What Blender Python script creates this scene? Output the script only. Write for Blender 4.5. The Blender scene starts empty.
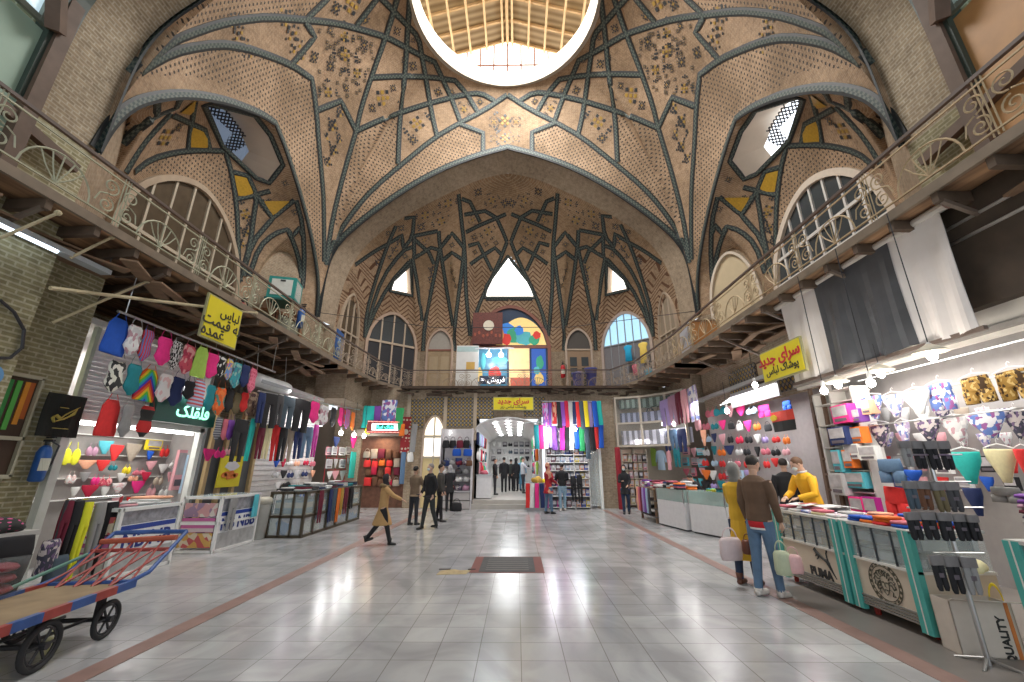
import bpy, bmesh, math, random
from math import sin, cos, pi, atan, atan2, sqrt, radians
from mathutils import Vector, Matrix
from mathutils.bvhtree import BVHTree
random.seed(7)
RND = random.Random(11)
C = bpy.context.scene.collection
V = Vector
# ---------------------------------------------------------------- camera survey
F_ = 405.0; PT = atan(126/405); YW = atan(5*cos(PT)/405); CH = 1.55
FW = V((-sin(YW)*cos(PT), cos(YW)*cos(PT), sin(PT))); RT = V((cos(YW), sin(YW), 0)); UPV = RT.cross(FW)
O = V((0, 0, CH))
def ray(x, y): return FW + RT*((x-512)/F_) + UPV*((341-y)/F_)
def at(ax, v, x, y):
    d = ray(x, y); return O + d*((v-O[ax])/d[ax])
def proj(p):
    q = V(p)-O; z = q.dot(FW)
    if z < .01: z = .01
    return 512+F_*q.dot(RT)/z, 341-F_*q.dot(UPV)/z
def ztop(p, py):
    """height over the point p at which it shows at row py"""
    lo, hi = -5, 30
    for _ in range(40):
        m = (lo+hi)/2
        if proj((p[0], p[1], m))[1] > py: lo = m
        else: hi = m
    return (lo+hi)/2
X0 = -0.37; HW = 7.35; YB = 14.55; YN = 5.95; YC = 10.25; YH = 4.3
# ---------------------------------------------------------------- materials
MATS = {}
def mat(name, col, rough=.6, metal=0, var=.12, vs=9, emit=0, ecol=None, alpha=1, trans=0, bump=0):
    if name in MATS: return MATS[name]
    m = bpy.data.materials.new(name); m.use_nodes = True; MATS[name] = m
    nt = m.node_tree; b = nt.nodes['Principled BSDF']
    c = (*col, 1)
    b.inputs['Roughness'].default_value = rough; b.inputs['Metallic'].default_value = metal
    b.inputs['Base Color'].default_value = c
    if alpha < 1: b.inputs['Alpha'].default_value = alpha
    if trans: b.inputs['Transmission Weight'].default_value = trans
    tc = nt.nodes.new('ShaderNodeTexCoord'); n = nt.nodes.new('ShaderNodeTexNoise')
    n.inputs['Scale'].default_value = vs; n.inputs['Detail'].default_value = 3
    nt.links.new(tc.outputs['Object'], n.inputs['Vector'])
    mx = nt.nodes.new('ShaderNodeMix'); mx.data_type = 'RGBA'
    mx.inputs[6].default_value = (*[x*(1-var) for x in col], 1); mx.inputs[7].default_value = (*[min(1, x*(1+var)) for x in col], 1)
    nt.links.new(n.outputs['Fac'], mx.inputs[0]); nt.links.new(mx.outputs[2], b.inputs['Base Color'])
    if bump:
        bp = nt.nodes.new('ShaderNodeBump'); bp.inputs['Strength'].default_value = bump; bp.inputs['Distance'].default_value = .02
        nt.links.new(n.outputs['Fac'], bp.inputs['Height']); nt.links.new(bp.outputs[0], b.inputs['Normal'])
    if emit:
        b.inputs['Emission Color'].default_value = (*(ecol or col), 1); b.inputs['Emission Strength'].default_value = emit
    return m
class NT:
    def __init__(s, name, rough=.8):
        s.m = bpy.data.materials.new(name); s.m.use_nodes = True; MATS[name] = s.m
        s.t = s.m.node_tree; s.b = s.t.nodes['Principled BSDF']; s.b.inputs['Roughness'].default_value = rough
    def n(s, ty, **k):
        q = s.t.nodes.new('ShaderNode'+ty)
        for a, v in k.items(): setattr(q, a, v)
        return q
    def l(s, a, b): s.t.links.new(a, b)
    def math(s, op, a, b=None, c=None):
        q = s.n('Math', operation=op)
        for i, v in enumerate((a, b, c)):
            if v is None: continue
            if isinstance(v, (int, float)): q.inputs[i].default_value = v
            else: s.l(v, q.inputs[i])
        return q.outputs[0]
    def mix(s, f, a, b, mode='MIX'):
        q = s.n('Mix', data_type='RGBA', blend_type=mode)
        for i, v in ((0, f), (6, a), (7, b)):
            if isinstance(v, (int, float)): q.inputs[i].default_value = v
            elif isinstance(v, tuple): q.inputs[i].default_value = (*v, 1)
            else: s.l(v, q.inputs[i])
        return q.outputs[2]
def brick(name, c1, c2, mortar, bw=.2, rh=.06, ms=.008, coord='UV', dots=None, chev=None, dirt=.35, dotcol=(.05, .04, .035)):
    if name in MATS: return MATS[name]
    s = NT(name, .85)
    tc = s.n('TexCoord'); uv = tc.outputs[coord]
    bt = s.n('TexBrick'); s.l(uv, bt.inputs['Vector'])
    bt.inputs['Scale'].default_value = 1; bt.inputs['Brick Width'].default_value = bw; bt.inputs['Row Height'].default_value = rh
    bt.inputs['Mortar Size'].default_value = ms; bt.inputs['Color1'].default_value = (*c1, 1); bt.inputs['Color2'].default_value = (*c2, 1); bt.inputs['Mortar'].default_value = (*mortar, 1)
    col = bt.outputs['Color']
    nz = s.n('TexNoise'); s.l(tc.outputs['Object'], nz.inputs['Vector']); nz.inputs['Scale'].default_value = .55; nz.inputs['Detail'].default_value = 5
    r = s.n('ValToRGB'); s.l(nz.outputs['Fac'], r.inputs[0]); r.color_ramp.elements[0].position = .35; r.color_ramp.elements[1].position = .68
    r.color_ramp.elements[0].color = (1-dirt, 1-dirt*1.05, 1-dirt*1.15, 1); r.color_ramp.elements[1].color = (1.0, 1.0, 1.0, 1)
    col = s.mix(1.0, col, r.outputs[0], 'MULTIPLY')
    n3 = s.n('TexNoise'); s.l(tc.outputs['Object'], n3.inputs['Vector']); n3.inputs['Scale'].default_value = 7; n3.inputs['Detail'].default_value = 6; n3.inputs['Roughness'].default_value = .7
    r3 = s.n('ValToRGB'); s.l(n3.outputs['Fac'], r3.inputs[0]); r3.color_ramp.elements[0].position = .3; r3.color_ramp.elements[1].position = .6; r3.color_ramp.elements[0].color = (.62, .6, .58, 1); r3.color_ramp.elements[1].color = (1, 1, 1, 1)
    col = s.mix(1.0, col, r3.outputs[0], 'MULTIPLY')
    sp = s.n('SeparateXYZ'); s.l(uv, sp.inputs[0]); u, v = sp.outputs[0], sp.outputs[1]
    if dots:
        w, r_ = dots
        fv = s.math('DIVIDE', v, w); row = s.math('FLOOR', fv)
        sh = s.math('MULTIPLY', s.math('MODULO', row, 2.0), .5)
        fu = s.math('ADD', s.math('DIVIDE', u, w), sh)
        a = s.math('ABSOLUTE', s.math('SUBTRACT', s.math('FRACT', fu), .5)); b = s.math('ABSOLUTE', s.math('SUBTRACT', s.math('FRACT', fv), .5))
        d = s.math('LESS_THAN', s.math('ADD', a, b), r_)
        col = s.mix(d, col, dotcol)
    if chev:
        w, p, th = chev
        a = s.math('ABSOLUTE', s.math('SUBTRACT', s.math('FRACT', s.math('DIVIDE', u, w)), .5))
        q = s.math('FRACT', s.math('DIVIDE', s.math('ADD', v, s.math('MULTIPLY', a, w*.9)), p))
        d = s.math('LESS_THAN', q, th); col = s.mix(d, col, (.13, .06, .03))
    s.l(col, s.b.inputs['Base Color'])
    bp = s.n('Bump'); bp.inputs['Strength'].default_value = .35; bp.inputs['Distance'].default_value = .01
    s.l(bt.outputs['Fac'], bp.inputs['Height']); bp.invert = True; s.l(bp.outputs[0], s.b.inputs['Normal'])
    return s.m
def fabric(name, kind, a, b, sc=14, rough=.85, c=None):
    """patterned cloth: stripe, check, dots, floral, leopard, rainbow"""
    if name in MATS: return MATS[name]
    s = NT(name, rough); tc = s.n('TexCoord'); o = tc.outputs['Object']
    sp = s.n('SeparateXYZ'); s.l(o, sp.inputs[0]); x, y, z = sp.outputs
    if kind == 'stripe': col = s.mix(s.math('LESS_THAN', s.math('FRACT', s.math('MULTIPLY', z, sc)), .5), a, b)
    elif kind == 'vstripe': col = s.mix(s.math('LESS_THAN', s.math('FRACT', s.math('MULTIPLY', x, sc)), .5), a, b)
    elif kind == 'check':
        q = s.n('TexChecker'); s.l(o, q.inputs[0]); q.inputs['Scale'].default_value = sc
        q.inputs[1].default_value = (*a, 1); q.inputs[2].default_value = (*b, 1); col = q.outputs[0]
    elif kind == 'dots':
        q = s.n('TexVoronoi'); s.l(o, q.inputs['Vector']); q.inputs['Scale'].default_value = sc
        q.inputs['Randomness'].default_value = .3
        col = s.mix(s.math('LESS_THAN', q.outputs['Distance'], .33), a, b)
    elif kind in ('floral', 'leopard'):
        q = s.n('TexVoronoi'); s.l(o, q.inputs['Vector']); q.inputs['Scale'].default_value = sc
        r = s.n('ValToRGB'); r.color_ramp.interpolation = 'CONSTANT'
        sc2 = s.n('SeparateColor'); s.l(q.outputs['Color'], sc2.inputs[0]); s.l(sc2.outputs[0], r.inputs[0])
        r.color_ramp.elements[0].color = (*a, 1); r.color_ramp.elements[1].position = .5; r.color_ramp.elements[1].color = (*b, 1)
        e = r.color_ramp.elements.new(.78); e.color = (*(c or a), 1); col = r.outputs[0]
    elif kind == 'rainbow':
        r = s.n('ValToRGB'); r.color_ramp.interpolation = 'CONSTANT'
        s.l(s.math('FRACT', s.math('ADD', s.math('MULTIPLY', s.math('ADD', z, s.math('ABSOLUTE', x)), 1.6), .15)), r.inputs[0])
        cs = [(.8, .55, .02), (.75, .12, .02), (.5, .02, .05), (.05, .06, .5), (.02, .35, .45), (.1, .5, .05)]
        r.color_ramp.elements[0].color = (*cs[0], 1); r.color_ramp.elements[1].position = 5/6; r.color_ramp.elements[1].color = (*cs[5], 1)
        for i in range(1, 5): e = r.color_ramp.elements.new(i/6); e.color = (*cs[i], 1)
        col = r.outputs[0]
    s.l(col, s.b.inputs['Base Color']); return s.m
# ---------------------------------------------------------------- mesh builder
class MB:
    def __init__(s): s.v = []; s.f = []; s.mi = []; s.uv = []; s.cm = 0
    def vert(s, p): s.v.append(V(p)); return len(s.v)-1
    def face(s, idx, uv=None): s.f.append(tuple(idx)); s.mi.append(s.cm); s.uv.append(uv)
    def poly(s, pts, uv=None): s.face([s.vert(p) for p in pts], uv)
    def box(s, c, d, rz=0, M=None, taper=1):
        x, y, z = [q/2 for q in d]; c = V(c)
        R = Matrix.Rotation(rz, 3, 'Z') if M is None else M
        k = [s.vert(c+R@V((sx*x*(taper if sz > 0 else 1), sy*y*(taper if sz > 0 else 1), sz*z))) for sz in (-1, 1) for sy in (-1, 1) for sx in (-1, 1)]
        for q in ((0, 2, 3, 1), (4, 5, 7, 6), (0, 1, 5, 4), (2, 6, 7, 3), (0, 4, 6, 2), (1, 3, 7, 5)): s.face([k[i] for i in q])
        return s
    def bb(s, a, b):
        """box between two corners"""
        return s.box([(a[i]+b[i])/2 for i in range(3)], [abs(a[i]-b[i]) for i in range(3)])
    def tube(s, pts, r, n=6, cap=True, flat=1):
        pts = [V(p) for p in pts]; rs = r if isinstance(r, (list, tuple)) else [r]*len(pts); rings = []
        up = None
        for i, p in enumerate(pts):
            t = (pts[min(i+1, len(pts)-1)]-pts[max(i-1, 0)])
            if t.length < 1e-9: t = V((0, 0, 1))
            t.normalize()
            if up is None: up = V((0, 0, 1)) if abs(t.z) < .9 else V((1, 0, 0))
            a = up-t*up.dot(t)
            if a.length < 1e-4: a = t.orthogonal()
            a.normalize(); up = a; b = t.cross(a)
            rings.append([s.vert(p+(a*cos(2*pi*k/n)*flat+b*sin(2*pi*k/n))*rs[i]) for k in range(n)])
        for i in range(len(rings)-1):
            for k in range(n): s.face((rings[i][k], rings[i][(k+1) % n], rings[i+1][(k+1) % n], rings[i+1][k]))
        if cap: s.face(rings[0][::-1]); s.face(rings[-1])
        return s
    def bar(s, a, b, w, h=None):
        """square bar from a to b"""
        return s.tube([a, b], w*.707, 4) if h is None else s._bar(a, b, w, h)
    def _bar(s, a, b, w, h):
        a, b = V(a), V(b); t = (b-a); L = t.length; t.normalize()
        u = V((0, 0, 1)) if abs(t.z) < .95 else V((0, 1, 0)); sd = t.cross(u).normalized(); u = sd.cross(t)
        M = Matrix((t, sd, u)).transposed(); return s.box((a+b)/2, (L, w, h), M=M)
    def lathe(s, prof, c=(0, 0, 0), n=16, ax='Z', sx=1, sy=1):
        c = V(c); rings = []
        for r, z in prof:
            rg = []
            for k in range(n):
                a = 2*pi*k/n; x, y = r*cos(a)*sx, r*sin(a)*sy
                q = V((x, y, z)) if ax == 'Z' else (V((x, z, y)) if ax == 'Y' else V((z, x, y)))
                rg.append(s.vert(c+q))
            rings.append(rg)
        for i in range(len(rings)-1):
            for k in range(n): s.face((rings[i][k], rings[i][(k+1) % n], rings[i+1][(k+1) % n], rings[i+1][k]))
        s.face(rings[0][::-1]); s.face(rings[-1]); return s
    def ball(s, c, r, n=12, m=8, R=None):
        c = V(c); r = V(r) if not isinstance(r, (int, float)) else V((r, r, r)); rings = []
        for i in range(1, m):
            ph = pi*i/m; rg = []
            for k in range(n):
                q = V((r.x*sin(ph)*cos(2*pi*k/n), r.y*sin(ph)*sin(2*pi*k/n), r.z*cos(ph)))
                if R is not None: q = R@q
                rg.append(s.vert(c+q))
            rings.append(rg)
        tq, bq = V((0, 0, r.z)), V((0, 0, -r.z))
        if R is not None: tq, bq = R@tq, R@bq
        t = s.vert(c+tq); b = s.vert(c+bq)
        for k in range(n):
            s.face((t, rings[0][k], rings[0][(k+1) % n])); s.face((b, rings[-1][(k+1) % n], rings[-1][k]))
            for i in range(len(rings)-1): s.face((rings[i][k], rings[i+1][k], rings[i+1][(k+1) % n], rings[i][(k+1) % n]))
        return s
    def prism(s, pts, off):
        """closed polygon pts extruded by off"""
        pts = [V(p) for p in pts]; off = V(off); n = len(pts)
        a = [s.vert(p) for p in pts]; b = [s.vert(p+off) for p in pts]
        s.face(a[::-1]); s.face(b)
        for i in range(n): s.face((a[i], a[(i+1) % n], b[(i+1) % n], b[i]))
        return s
    def loft(s, rows, n=10, cx=None, fold=0, ph=0):
        """rows: (z, x centre, half width, half thickness); closed flattened tube hanging in the local xz plane"""
        rings = []
        for z, x, w, t in rows:
            rg = []
            for k in range(n):
                a = 2*pi*k/n; u = cos(a); q = fold*w*.18*sin(u*9+ph+z*3)
                rg.append(s.vert((x+u*w, sin(a)*t+q, z)))
            rings.append(rg)
        for i in range(len(rings)-1):
            for k in range(n): s.face((rings[i][k], rings[i][(k+1) % n], rings[i+1][(k+1) % n], rings[i+1][k]))
        s.face(rings[0][::-1]); s.face(rings[-1]); return s
    def mesh(s, name, mats, smooth=False):
        me = bpy.data.meshes.new(name); me.from_pydata([tuple(p) for p in s.v], [], s.f)
        if not isinstance(mats, (list, tuple)): mats = [mats]
        for m in mats: me.materials.append(m)
        me.polygons.foreach_set('material_index', s.mi)
        if smooth: me.polygons.foreach_set('use_smooth', [True]*len(s.f))
        if any(u is not None for u in s.uv):
            l = me.uv_layers.new(name='UVMap'); i = 0; d = l.data
            for f, u in zip(s.f, s.uv):
                for k in range(len(f)):
                    if u is not None: d[i].uv = u[k]
                    i += 1
        me.update(); return me
    def build(s, name, mats, parent=None, smooth=False, loc=None, rz=0):
        o = bpy.data.objects.new(name, s.mesh(name, mats, smooth)); C.objects.link(o)
        if parent is not None: o.parent = parent
        if loc is not None: o.location = loc
        if rz: o.rotation_euler.z = rz
        return o
def tag(o, label, cat, group=None):
    o['label'] = label; o['category'] = cat
    if group: o['group'] = group
    return o
def struct(o): o['kind'] = 'structure'; return o
def stuff(o): o['kind'] = 'stuff'; return o
def thing(name, label, cat, loc=(0, 0, 0), rz=0, group=None):
    o = bpy.data.objects.new(name, None); C.objects.link(o); o.location = loc; o.rotation_euler.z = rz; o.empty_display_size = .1
    return tag(o, label, cat, group)
def kids(o): return [c for c in o.children]
def dup(o, loc=None, rz=None, label=None, group=None, parent=None, scale=None):
    c = o.copy(); C.objects.link(c)
    if parent is not None: c.parent = parent
    if loc is not None: c.location = loc
    if rz is not None: c.rotation_euler.z = rz
    if scale is not None: c.scale = scale
    if label: c['label'] = label
    if group: c['group'] = group
    for ch in list(o.children):
        dup(ch, parent=c)
    return c
def inpoly(x, y, P):
    r = False; j = len(P)-1
    for i in range(len(P)):
        if (P[i][1] > y) != (P[j][1] > y) and x < (P[j][0]-P[i][0])*(y-P[i][1])/(P[j][1]-P[i][1])+P[i][0]: r = not r
        j = i
    return r
def tab(T, x):
    x = abs(x)
    for (a, p), (b, q) in zip(T, T[1:]):
        if x <= b: return p+(q-p)*(x-a)/(b-a)
    return T[-1][1]
def text(s, size, m, name='lettering', parent=None, loc=(0, 0, 0), rot=(pi/2, 0, 0), ext=.004, ax='CENTER', bold=0):
    cu = bpy.data.curves.new(name, 'FONT'); cu.body = s; cu.size = size; cu.align_x = ax; cu.align_y = 'CENTER'; cu.extrude = ext; cu.offset = bold
    cu.resolution_u = 3
    tmp = bpy.data.objects.new('tmp', cu); C.objects.link(tmp); bpy.context.view_layer.update()
    me = bpy.data.meshes.new_from_object(tmp.evaluated_get(bpy.context.evaluated_depsgraph_get())); bpy.data.objects.remove(tmp); me.materials.clear(); me.materials.append(m)
    o = bpy.data.objects.new(name, me); C.objects.link(o); o.location = loc; o.rotation_euler = rot
    if parent is not None: o.parent = parent
    return o
ORD = 'first second third fourth fifth sixth seventh eighth ninth tenth eleventh twelfth thirteenth fourteenth fifteenth sixteenth seventeenth eighteenth nineteenth twentieth'.split()
def nth(i):
    return ORD[i] if i < 20 else 'twenty-'+ORD[i-20] if i < 29 else str(i+1)+'th'
# shared colours
WHITE = mat('white_paint', (.78, .78, .76), .45)
STEEL = mat('brushed_steel', (.5, .5, .5), .3, .9)
BLACK = mat('black_metal', (.03, .03, .035), .45)
DARK = mat('dark_wood', (.075, .045, .03), .7, vs=20)
WOOD = mat('weathered_wood', (.24, .15, .09), .8, vs=6, var=.4)
RUST = mat('aged_cream_iron', (.46, .37, .25), .6, .2, var=.3)
PLAS = mat('cream_plaster', (.62, .54, .44), .9, vs=3, var=.15)
GLASSM = mat('dusty_dark_glass', (.06, .07, .075), .15)
CLEAR = mat('clear_glass', (.85, .93, .92), .05, alpha=.18)
CHROME = mat('chrome', (.7, .7, .7), .15, 1)
def fa(s):
    """Persian letters in joined forms, laid out in visual order"""
    F = {'ا': ('\uFE8D', '\uFE8E', None, None), 'ب': ('\uFE8F', '\uFE90', '\uFE91', '\uFE92'), 'ه': ('\uFEE9', '\uFEEA', '\uFEEB', '\uFEEC'), 'ق': ('\uFED5', '\uFED6', '\uFED7', '\uFED8'), 'ی': ('\uFBFC', '\uFBFD', '\uFBFE', '\uFBFF'),
         'م': ('\uFEE1', '\uFEE2', '\uFEE3', '\uFEE4'), 'ت': ('\uFE95', '\uFE96', '\uFE97', '\uFE98'), 'ع': ('\uFEC9', '\uFECA', '\uFECB', '\uFECC'), 'د': ('\uFEA9', '\uFEAA', None, None), 'ل': ('\uFEDD', '\uFEDE', '\uFEDF', '\uFEE0'),
         'ک': ('\uFB8E', '\uFB8F', '\uFB90', '\uFB91'), 'ر': ('\uFEAD', '\uFEAE', None, None), 'ف': ('\uFED1', '\uFED2', '\uFED3', '\uFED4'), 'و': ('\uFEED', '\uFEEE', None, None), 'ش': ('\uFEB5', '\uFEB6', '\uFEB7', '\uFEB8'), 'ن': ('\uFEE5', '\uFEE6', '\uFEE7', '\uFEE8'),
         'س': ('\uFEB1', '\uFEB2', '\uFEB3', '\uFEB4'), 'پ': ('\uFB56', '\uFB57', '\uFB58', '\uFB59'), 'ج': ('\uFE9D', '\uFE9E', '\uFE9F', '\uFEA0')}
    out = ''
    for i, ch in enumerate(s):
        if ch not in F: out += ch; continue
        pj = i > 0 and s[i-1] in F and F[s[i-1]][2] is not None; nj = i+1 < len(s) and s[i+1] in F and F[ch][2] is not None
        out += F[ch][(3 if nj else 1) if pj else (2 if nj else 0)]
    return out[::-1]
# ================================================================ FLOOR
def floor_mat():
    s = NT('marble_floor', .2); tc = s.n('TexCoord'); o = tc.outputs['Object']
    T = .3675
    mp = s.n('Mapping'); s.l(o, mp.inputs[0]); mp.inputs['Location'].default_value = (-.03+T*20, -3.67+T*20, 0)
    bt = s.n('TexBrick'); s.l(mp.outputs[0], bt.inputs['Vector']); bt.offset = 0; bt.squash = 1
    for k, v in (('Scale', 1), ('Brick Width', T), ('Row Height', T), ('Mortar Size', .004), ('Bias', 0)): bt.inputs[k].default_value = v
    bt.inputs['Color1'].default_value = (.5, .505, .51, 1); bt.inputs['Color2'].default_value = (.42, .425, .43, 1); bt.inputs['Mortar'].default_value = (.26, .25, .24, 1)
    nz = s.n('TexNoise'); s.l(o, nz.inputs['Vector']); nz.inputs['Scale'].default_value = 1.1; nz.inputs['Detail'].default_value = 8; nz.inputs['Distortion'].default_value = 1.2
    r = s.n('ValToRGB'); s.l(nz.outputs['Fac'], r.inputs[0]); r.color_ramp.elements[0].position = .38; r.color_ramp.elements[1].position = .62
    r.color_ramp.elements[0].color = (.72, .72, .73, 1); r.color_ramp.elements[1].color = (1, 1, 1, 1)
    col = s.mix(1., bt.outputs[0], r.outputs[0], 'MULTIPLY')
    s.l(col, s.b.inputs['Base Color'])
    rr = s.n('MapRange'); s.l(nz.outputs['Fac'], rr.inputs[0]); rr.inputs[3].default_value = .14; rr.inputs[4].default_value = .26; s.l(rr.outputs[0], s.b.inputs['Roughness'])
    bp = s.n('Bump'); bp.inputs['Strength'].default_value = .12; bp.inputs['Distance'].default_value = .01
    n2 = s.n('TexNoise'); s.l(o, n2.inputs['Vector']); n2.inputs['Scale'].default_value = 3.5
    s.l(n2.outputs['Fac'], bp.inputs['Height']); s.l(bp.outputs[0], s.b.inputs['Normal'])
    return s.m
b = MB(); b.bb((-12, -7, -.2), (12, 22, 0)); struct(b.build('floor', floor_mat()))
PINK = mat('pink_stone', (.27, .17, .145), .55, vs=4, var=.35)
GREY = mat('grey_stone', (.22, .2, .19), .35, vs=4, var=.3)
b = MB()
for x in (-3.38, 3.30): b.bb((x-.1, -3, .0), (x+.1, 16.6, .004))
struct(b.build('floor_stripe', PINK))
b = MB()
for x0, x1 in ((3.4, 8.5),): b.bb((x0, -3, .0), (x1, 6.3, .0025))
struct(b.build('floor_edge', mat('worn_cement_floor', (.2, .18, .165), .4, vs=2, var=.3)))
# inlaid panel
t = MB(); t.bb((-.74, 6.98, 0), (.42, 8.14, .004)); p = struct(t.build('floor_panel', mat('panel_red', (.2, .07, .06), .7)))
t = MB(); t.bb((-.6, 7.02, .004), (.28, 8.10, .007)); t.build('panel_field', mat('panel_dark', (.07, .07, .07), .7, vs=8, var=.4), p)
t = MB()
for k in range(7): t.bb((-.5, 7.14+k*.14, .007), (.18, 7.17+k*.14, .008))
t.build('panel_lines', mat('panel_grey', (.2, .19, .18), .7), p)
t = MB(); t.prism([V((-1.22, 6.85, .0)), V((-.78, 6.9, 0)), V((-.72, 7.15, 0)), V((-.9, 7.12, 0)), V((-1.0, 7.2, 0)), V((-1.2, 7.1, 0))], (0, 0, .004))
struct(t.build('floor_patch', mat('bare_ochre_screed', (.42, .33, .18), .8, vs=12, var=.4)))
t = MB(); t.bb((-1.24, 7.18, 0), (-1.06, 7.22, .006)); t.bb((-.78, 7.16, 0), (-.66, 7.22, .006)); struct(t.build('floor_crack', mat('crack_dark', (.04, .03, .03), .9)))
# ================================================================ VAULT
BR1, BR2, MO = (.5, .33, .195), (.39, .255, .155), (.58, .45, .32)
M_PLAIN = brick('vault_brick', BR1, BR2, MO, .16, .05, .007, dirt=.45)
M_DOT = brick('vault_brick_dotted', BR1, BR2, MO, .16, .05, .007, dots=(.14, .29), dirt=.45)
M_SOF = brick('arch_soffit_brick', (.42, .32, .22), (.36, .27, .18), (.5, .42, .32), .2, .035, .006, dirt=.25)
M_CHEV = brick('vault_brick_chevron', BR1, BR2, MO, .16, .05, .007, chev=(.95, .23, .3))
M_GREENB = brick('yellow_brick_wall', (.36, .33, .2), (.28, .25, .15), (.52, .5, .37), .24, .065, .012, dirt=.45)
M_RIB = None
def rib_mat():
    s = NT('glazed_rib_tiles', .6); tc = s.n('TexCoord'); sp = s.n('SeparateXYZ'); s.l(tc.outputs['UV'], sp.inputs[0])
    u, v = sp.outputs[0], sp.outputs[1]
    a = s.math('ABSOLUTE', s.math('SUBTRACT', u, .5))
    ck = s.n('TexChecker'); cb = s.n('CombineXYZ'); s.l(s.math('MULTIPLY', u, 4), cb.inputs[0]); s.l(s.math('MULTIPLY', v, 14), cb.inputs[1]); s.l(cb.outputs[0], ck.inputs[0])
    ck.inputs['Scale'].default_value = 1; ck.inputs[1].default_value = (.025, .045, .045, 1); ck.inputs[2].default_value = (.1, .12, .1, 1)
    col = s.mix(s.math('GREATER_THAN', a, .24), ck.outputs[0], (.018, .022, .024)); s.l(col, s.b.inputs['Base Color']); return s.m
M_RIB = rib_mat()
BK = [(0, 15.0), (1.43, 14.54), (2.88, 13.87), (4.3, 12.9), (5.6, 11.77), (6.3, 11.05), (6.86, 10.4), (7.2, 9.7), (7.33, 8.8), (7.35, 7.0)]
BI = [(0, 14.45), (1.14, 14.21), (2.27, 13.62), (3.6, 12.85), (4.8, 12.06), (5.86, 11.14), (6.5, 10.23), (6.85, 9.2), (7.0, 8.2), (7.03, 7.0)]
SD = [(0, 12.0), (.6, 11.72), (1.3, 11.25), (2.1, 10.65), (3.0, 9.8), (3.6, 9.05), (4.0, 8.4), (4.22, 7.7), (4.3, 7.0)]
def curve_of(T, n):
    """points (u,z) on a mirrored table by arc length, u from -max to max"""
    P = [(-a, z) for a, z in T[::-1]]+[(a, z) for a, z in T[1:]]
    # smooth by chaikin twice, keep apex
    L = [0]
    for p, q in zip(P, P[1:]): L.append(L[-1]+sqrt((p[0]-q[0])**2+(p[1]-q[1])**2))
    out = []
    for i in range(n+1):
        d = L[-1]*i/n; j = 0
        while j < len(L)-2 and L[j+1] < d: j += 1
        f = (d-L[j])/(L[j+1]-L[j]); out.append((P[j][0]+(P[j+1][0]-P[j][0])*f, P[j][1]+(P[j+1][1]-P[j][1])*f))
    return out
def smooth_tab(T):
    def ch(T):
        o = [T[0]]
        for p, q in zip(T, T[1:]): o += [(p[0]*.75+q[0]*.25, p[1]*.75+q[1]*.25), (p[0]*.25+q[0]*.75, p[1]*.25+q[1]*.75)]
        o.append(T[-1]); return o
    return ch(ch(T))
BK, BI, SD = smooth_tab(BK), smooth_tab(BI), smooth_tab(SD)
RO, ZO = 3.3, 17.5
PE = 1.6
def dome_surface():
    """list of grids; each grid is rows of (point, u, v)"""
    grids = []; N = 96; M = 44; ca = atan2(YH, HW)
    for side in range(4):
        cur = curve_of(BK if side % 2 == 0 else SD, N); g = []
        for i, (u, z) in enumerate(cur):
            s = -1+2*i/N
            if side == 0: B = V((X0+u, YB, z)); th = pi/2-s*(pi/2-ca)
            elif side == 1: B = V((X0+HW, YC-u, z)); th = -s*ca
            elif side == 2: B = V((X0-u, YN, z)); th = -pi/2-s*(pi/2-ca)
            else: B = V((X0-HW, YC+u, z)); th = pi-s*ca
            R = V((X0+RO*cos(th), YC+RO*sin(th), ZO)); row = []; prev = None; vv = 0
            for j in range(M+1):
                w = j/M; t = max(0, sin(w*pi/2))**(2/PE); d = 1-max(0, cos(w*pi/2))**(2/PE)
                p = V((R.x+(B.x-R.x)*t, R.y+(B.y-R.y)*t, R.z+(B.z-R.z)*d))
                if prev is not None: vv += (p-prev).length
                prev = p; row.append((p, p.x if side % 2 == 0 else p.y, vv))
            g.append(row)
        grids.append(g)
    return grids
class Surf:
    def __init__(s): s.b = MB()
    def grid(s, g, keep=None, mfun=None, flip=False):
        b = s.b; idx = [[b.vert(p[0]) for p in row] for row in g]
        for i in range(len(g)-1):
            for j in range(len(g[0])-1):
                q = [(i, j), (i+1, j), (i+1, j+1), (i, j+1)]
                if flip: q = q[::-1]
                c = (g[i][j][0]+g[i+1][j+1][0]+g[i+1][j][0]+g[i][j+1][0])/4
                if (g[i][j][0]-g[i+1][j+1][0]).length < 1e-5: continue
                if keep and not keep(c): continue
                b.cm = mfun(c) if mfun else 0
                b.face([idx[a][k] for a, k in q], [(g[a][k][1], g[a][k][2]) for a, k in q])
        b.cm = 0
    def tree(s): s.T = BVHTree.FromPolygons([tuple(p) for p in s.b.v], s.b.f); return s
    def hit(s, x, y):
        d = ray(x, y).normalized(); h = s.T.ray_cast(O, d)
        if h[0] is None: return None
        n = h[1]
        if n.dot(d) > 0: n = -n
        return h[0], n
def lefty(c):
    """picture position of a point after folding the right half onto the left"""
    c = V(c)
    if c.x > X0: c.x = 2*X0-c.x
    return proj(c)
DOTP = [[(318, 110), (311, 79), (292, 65), (269, 56), (243, 47), (218, 44), (184, 49), (150, 62), (135, 78), (184, 72), (218, 83), (248, 101), (272, 117), (285, 147), (299, 176), (307, 206), (316, 267), (324, 250), (323, 189)],
        [(203, -60), (181, 18), (140, 70), (159, 52), (184, 36), (218, 24), (269, 17), (306, 20), (330, -5), (390, -60)],
        [(458, 123), (434, 138), (401, 165), (374, 189), (357, 209), (331, 249), (322, 262), (330, 255), (340, 239), (374, 212), (407, 189), (441, 170), (484, 154), (483, 133)],
        [(358, 132), (400, 113), (398, 163), (374, 188), (345, 215), (330, 235), (345, 180)]]
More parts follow.
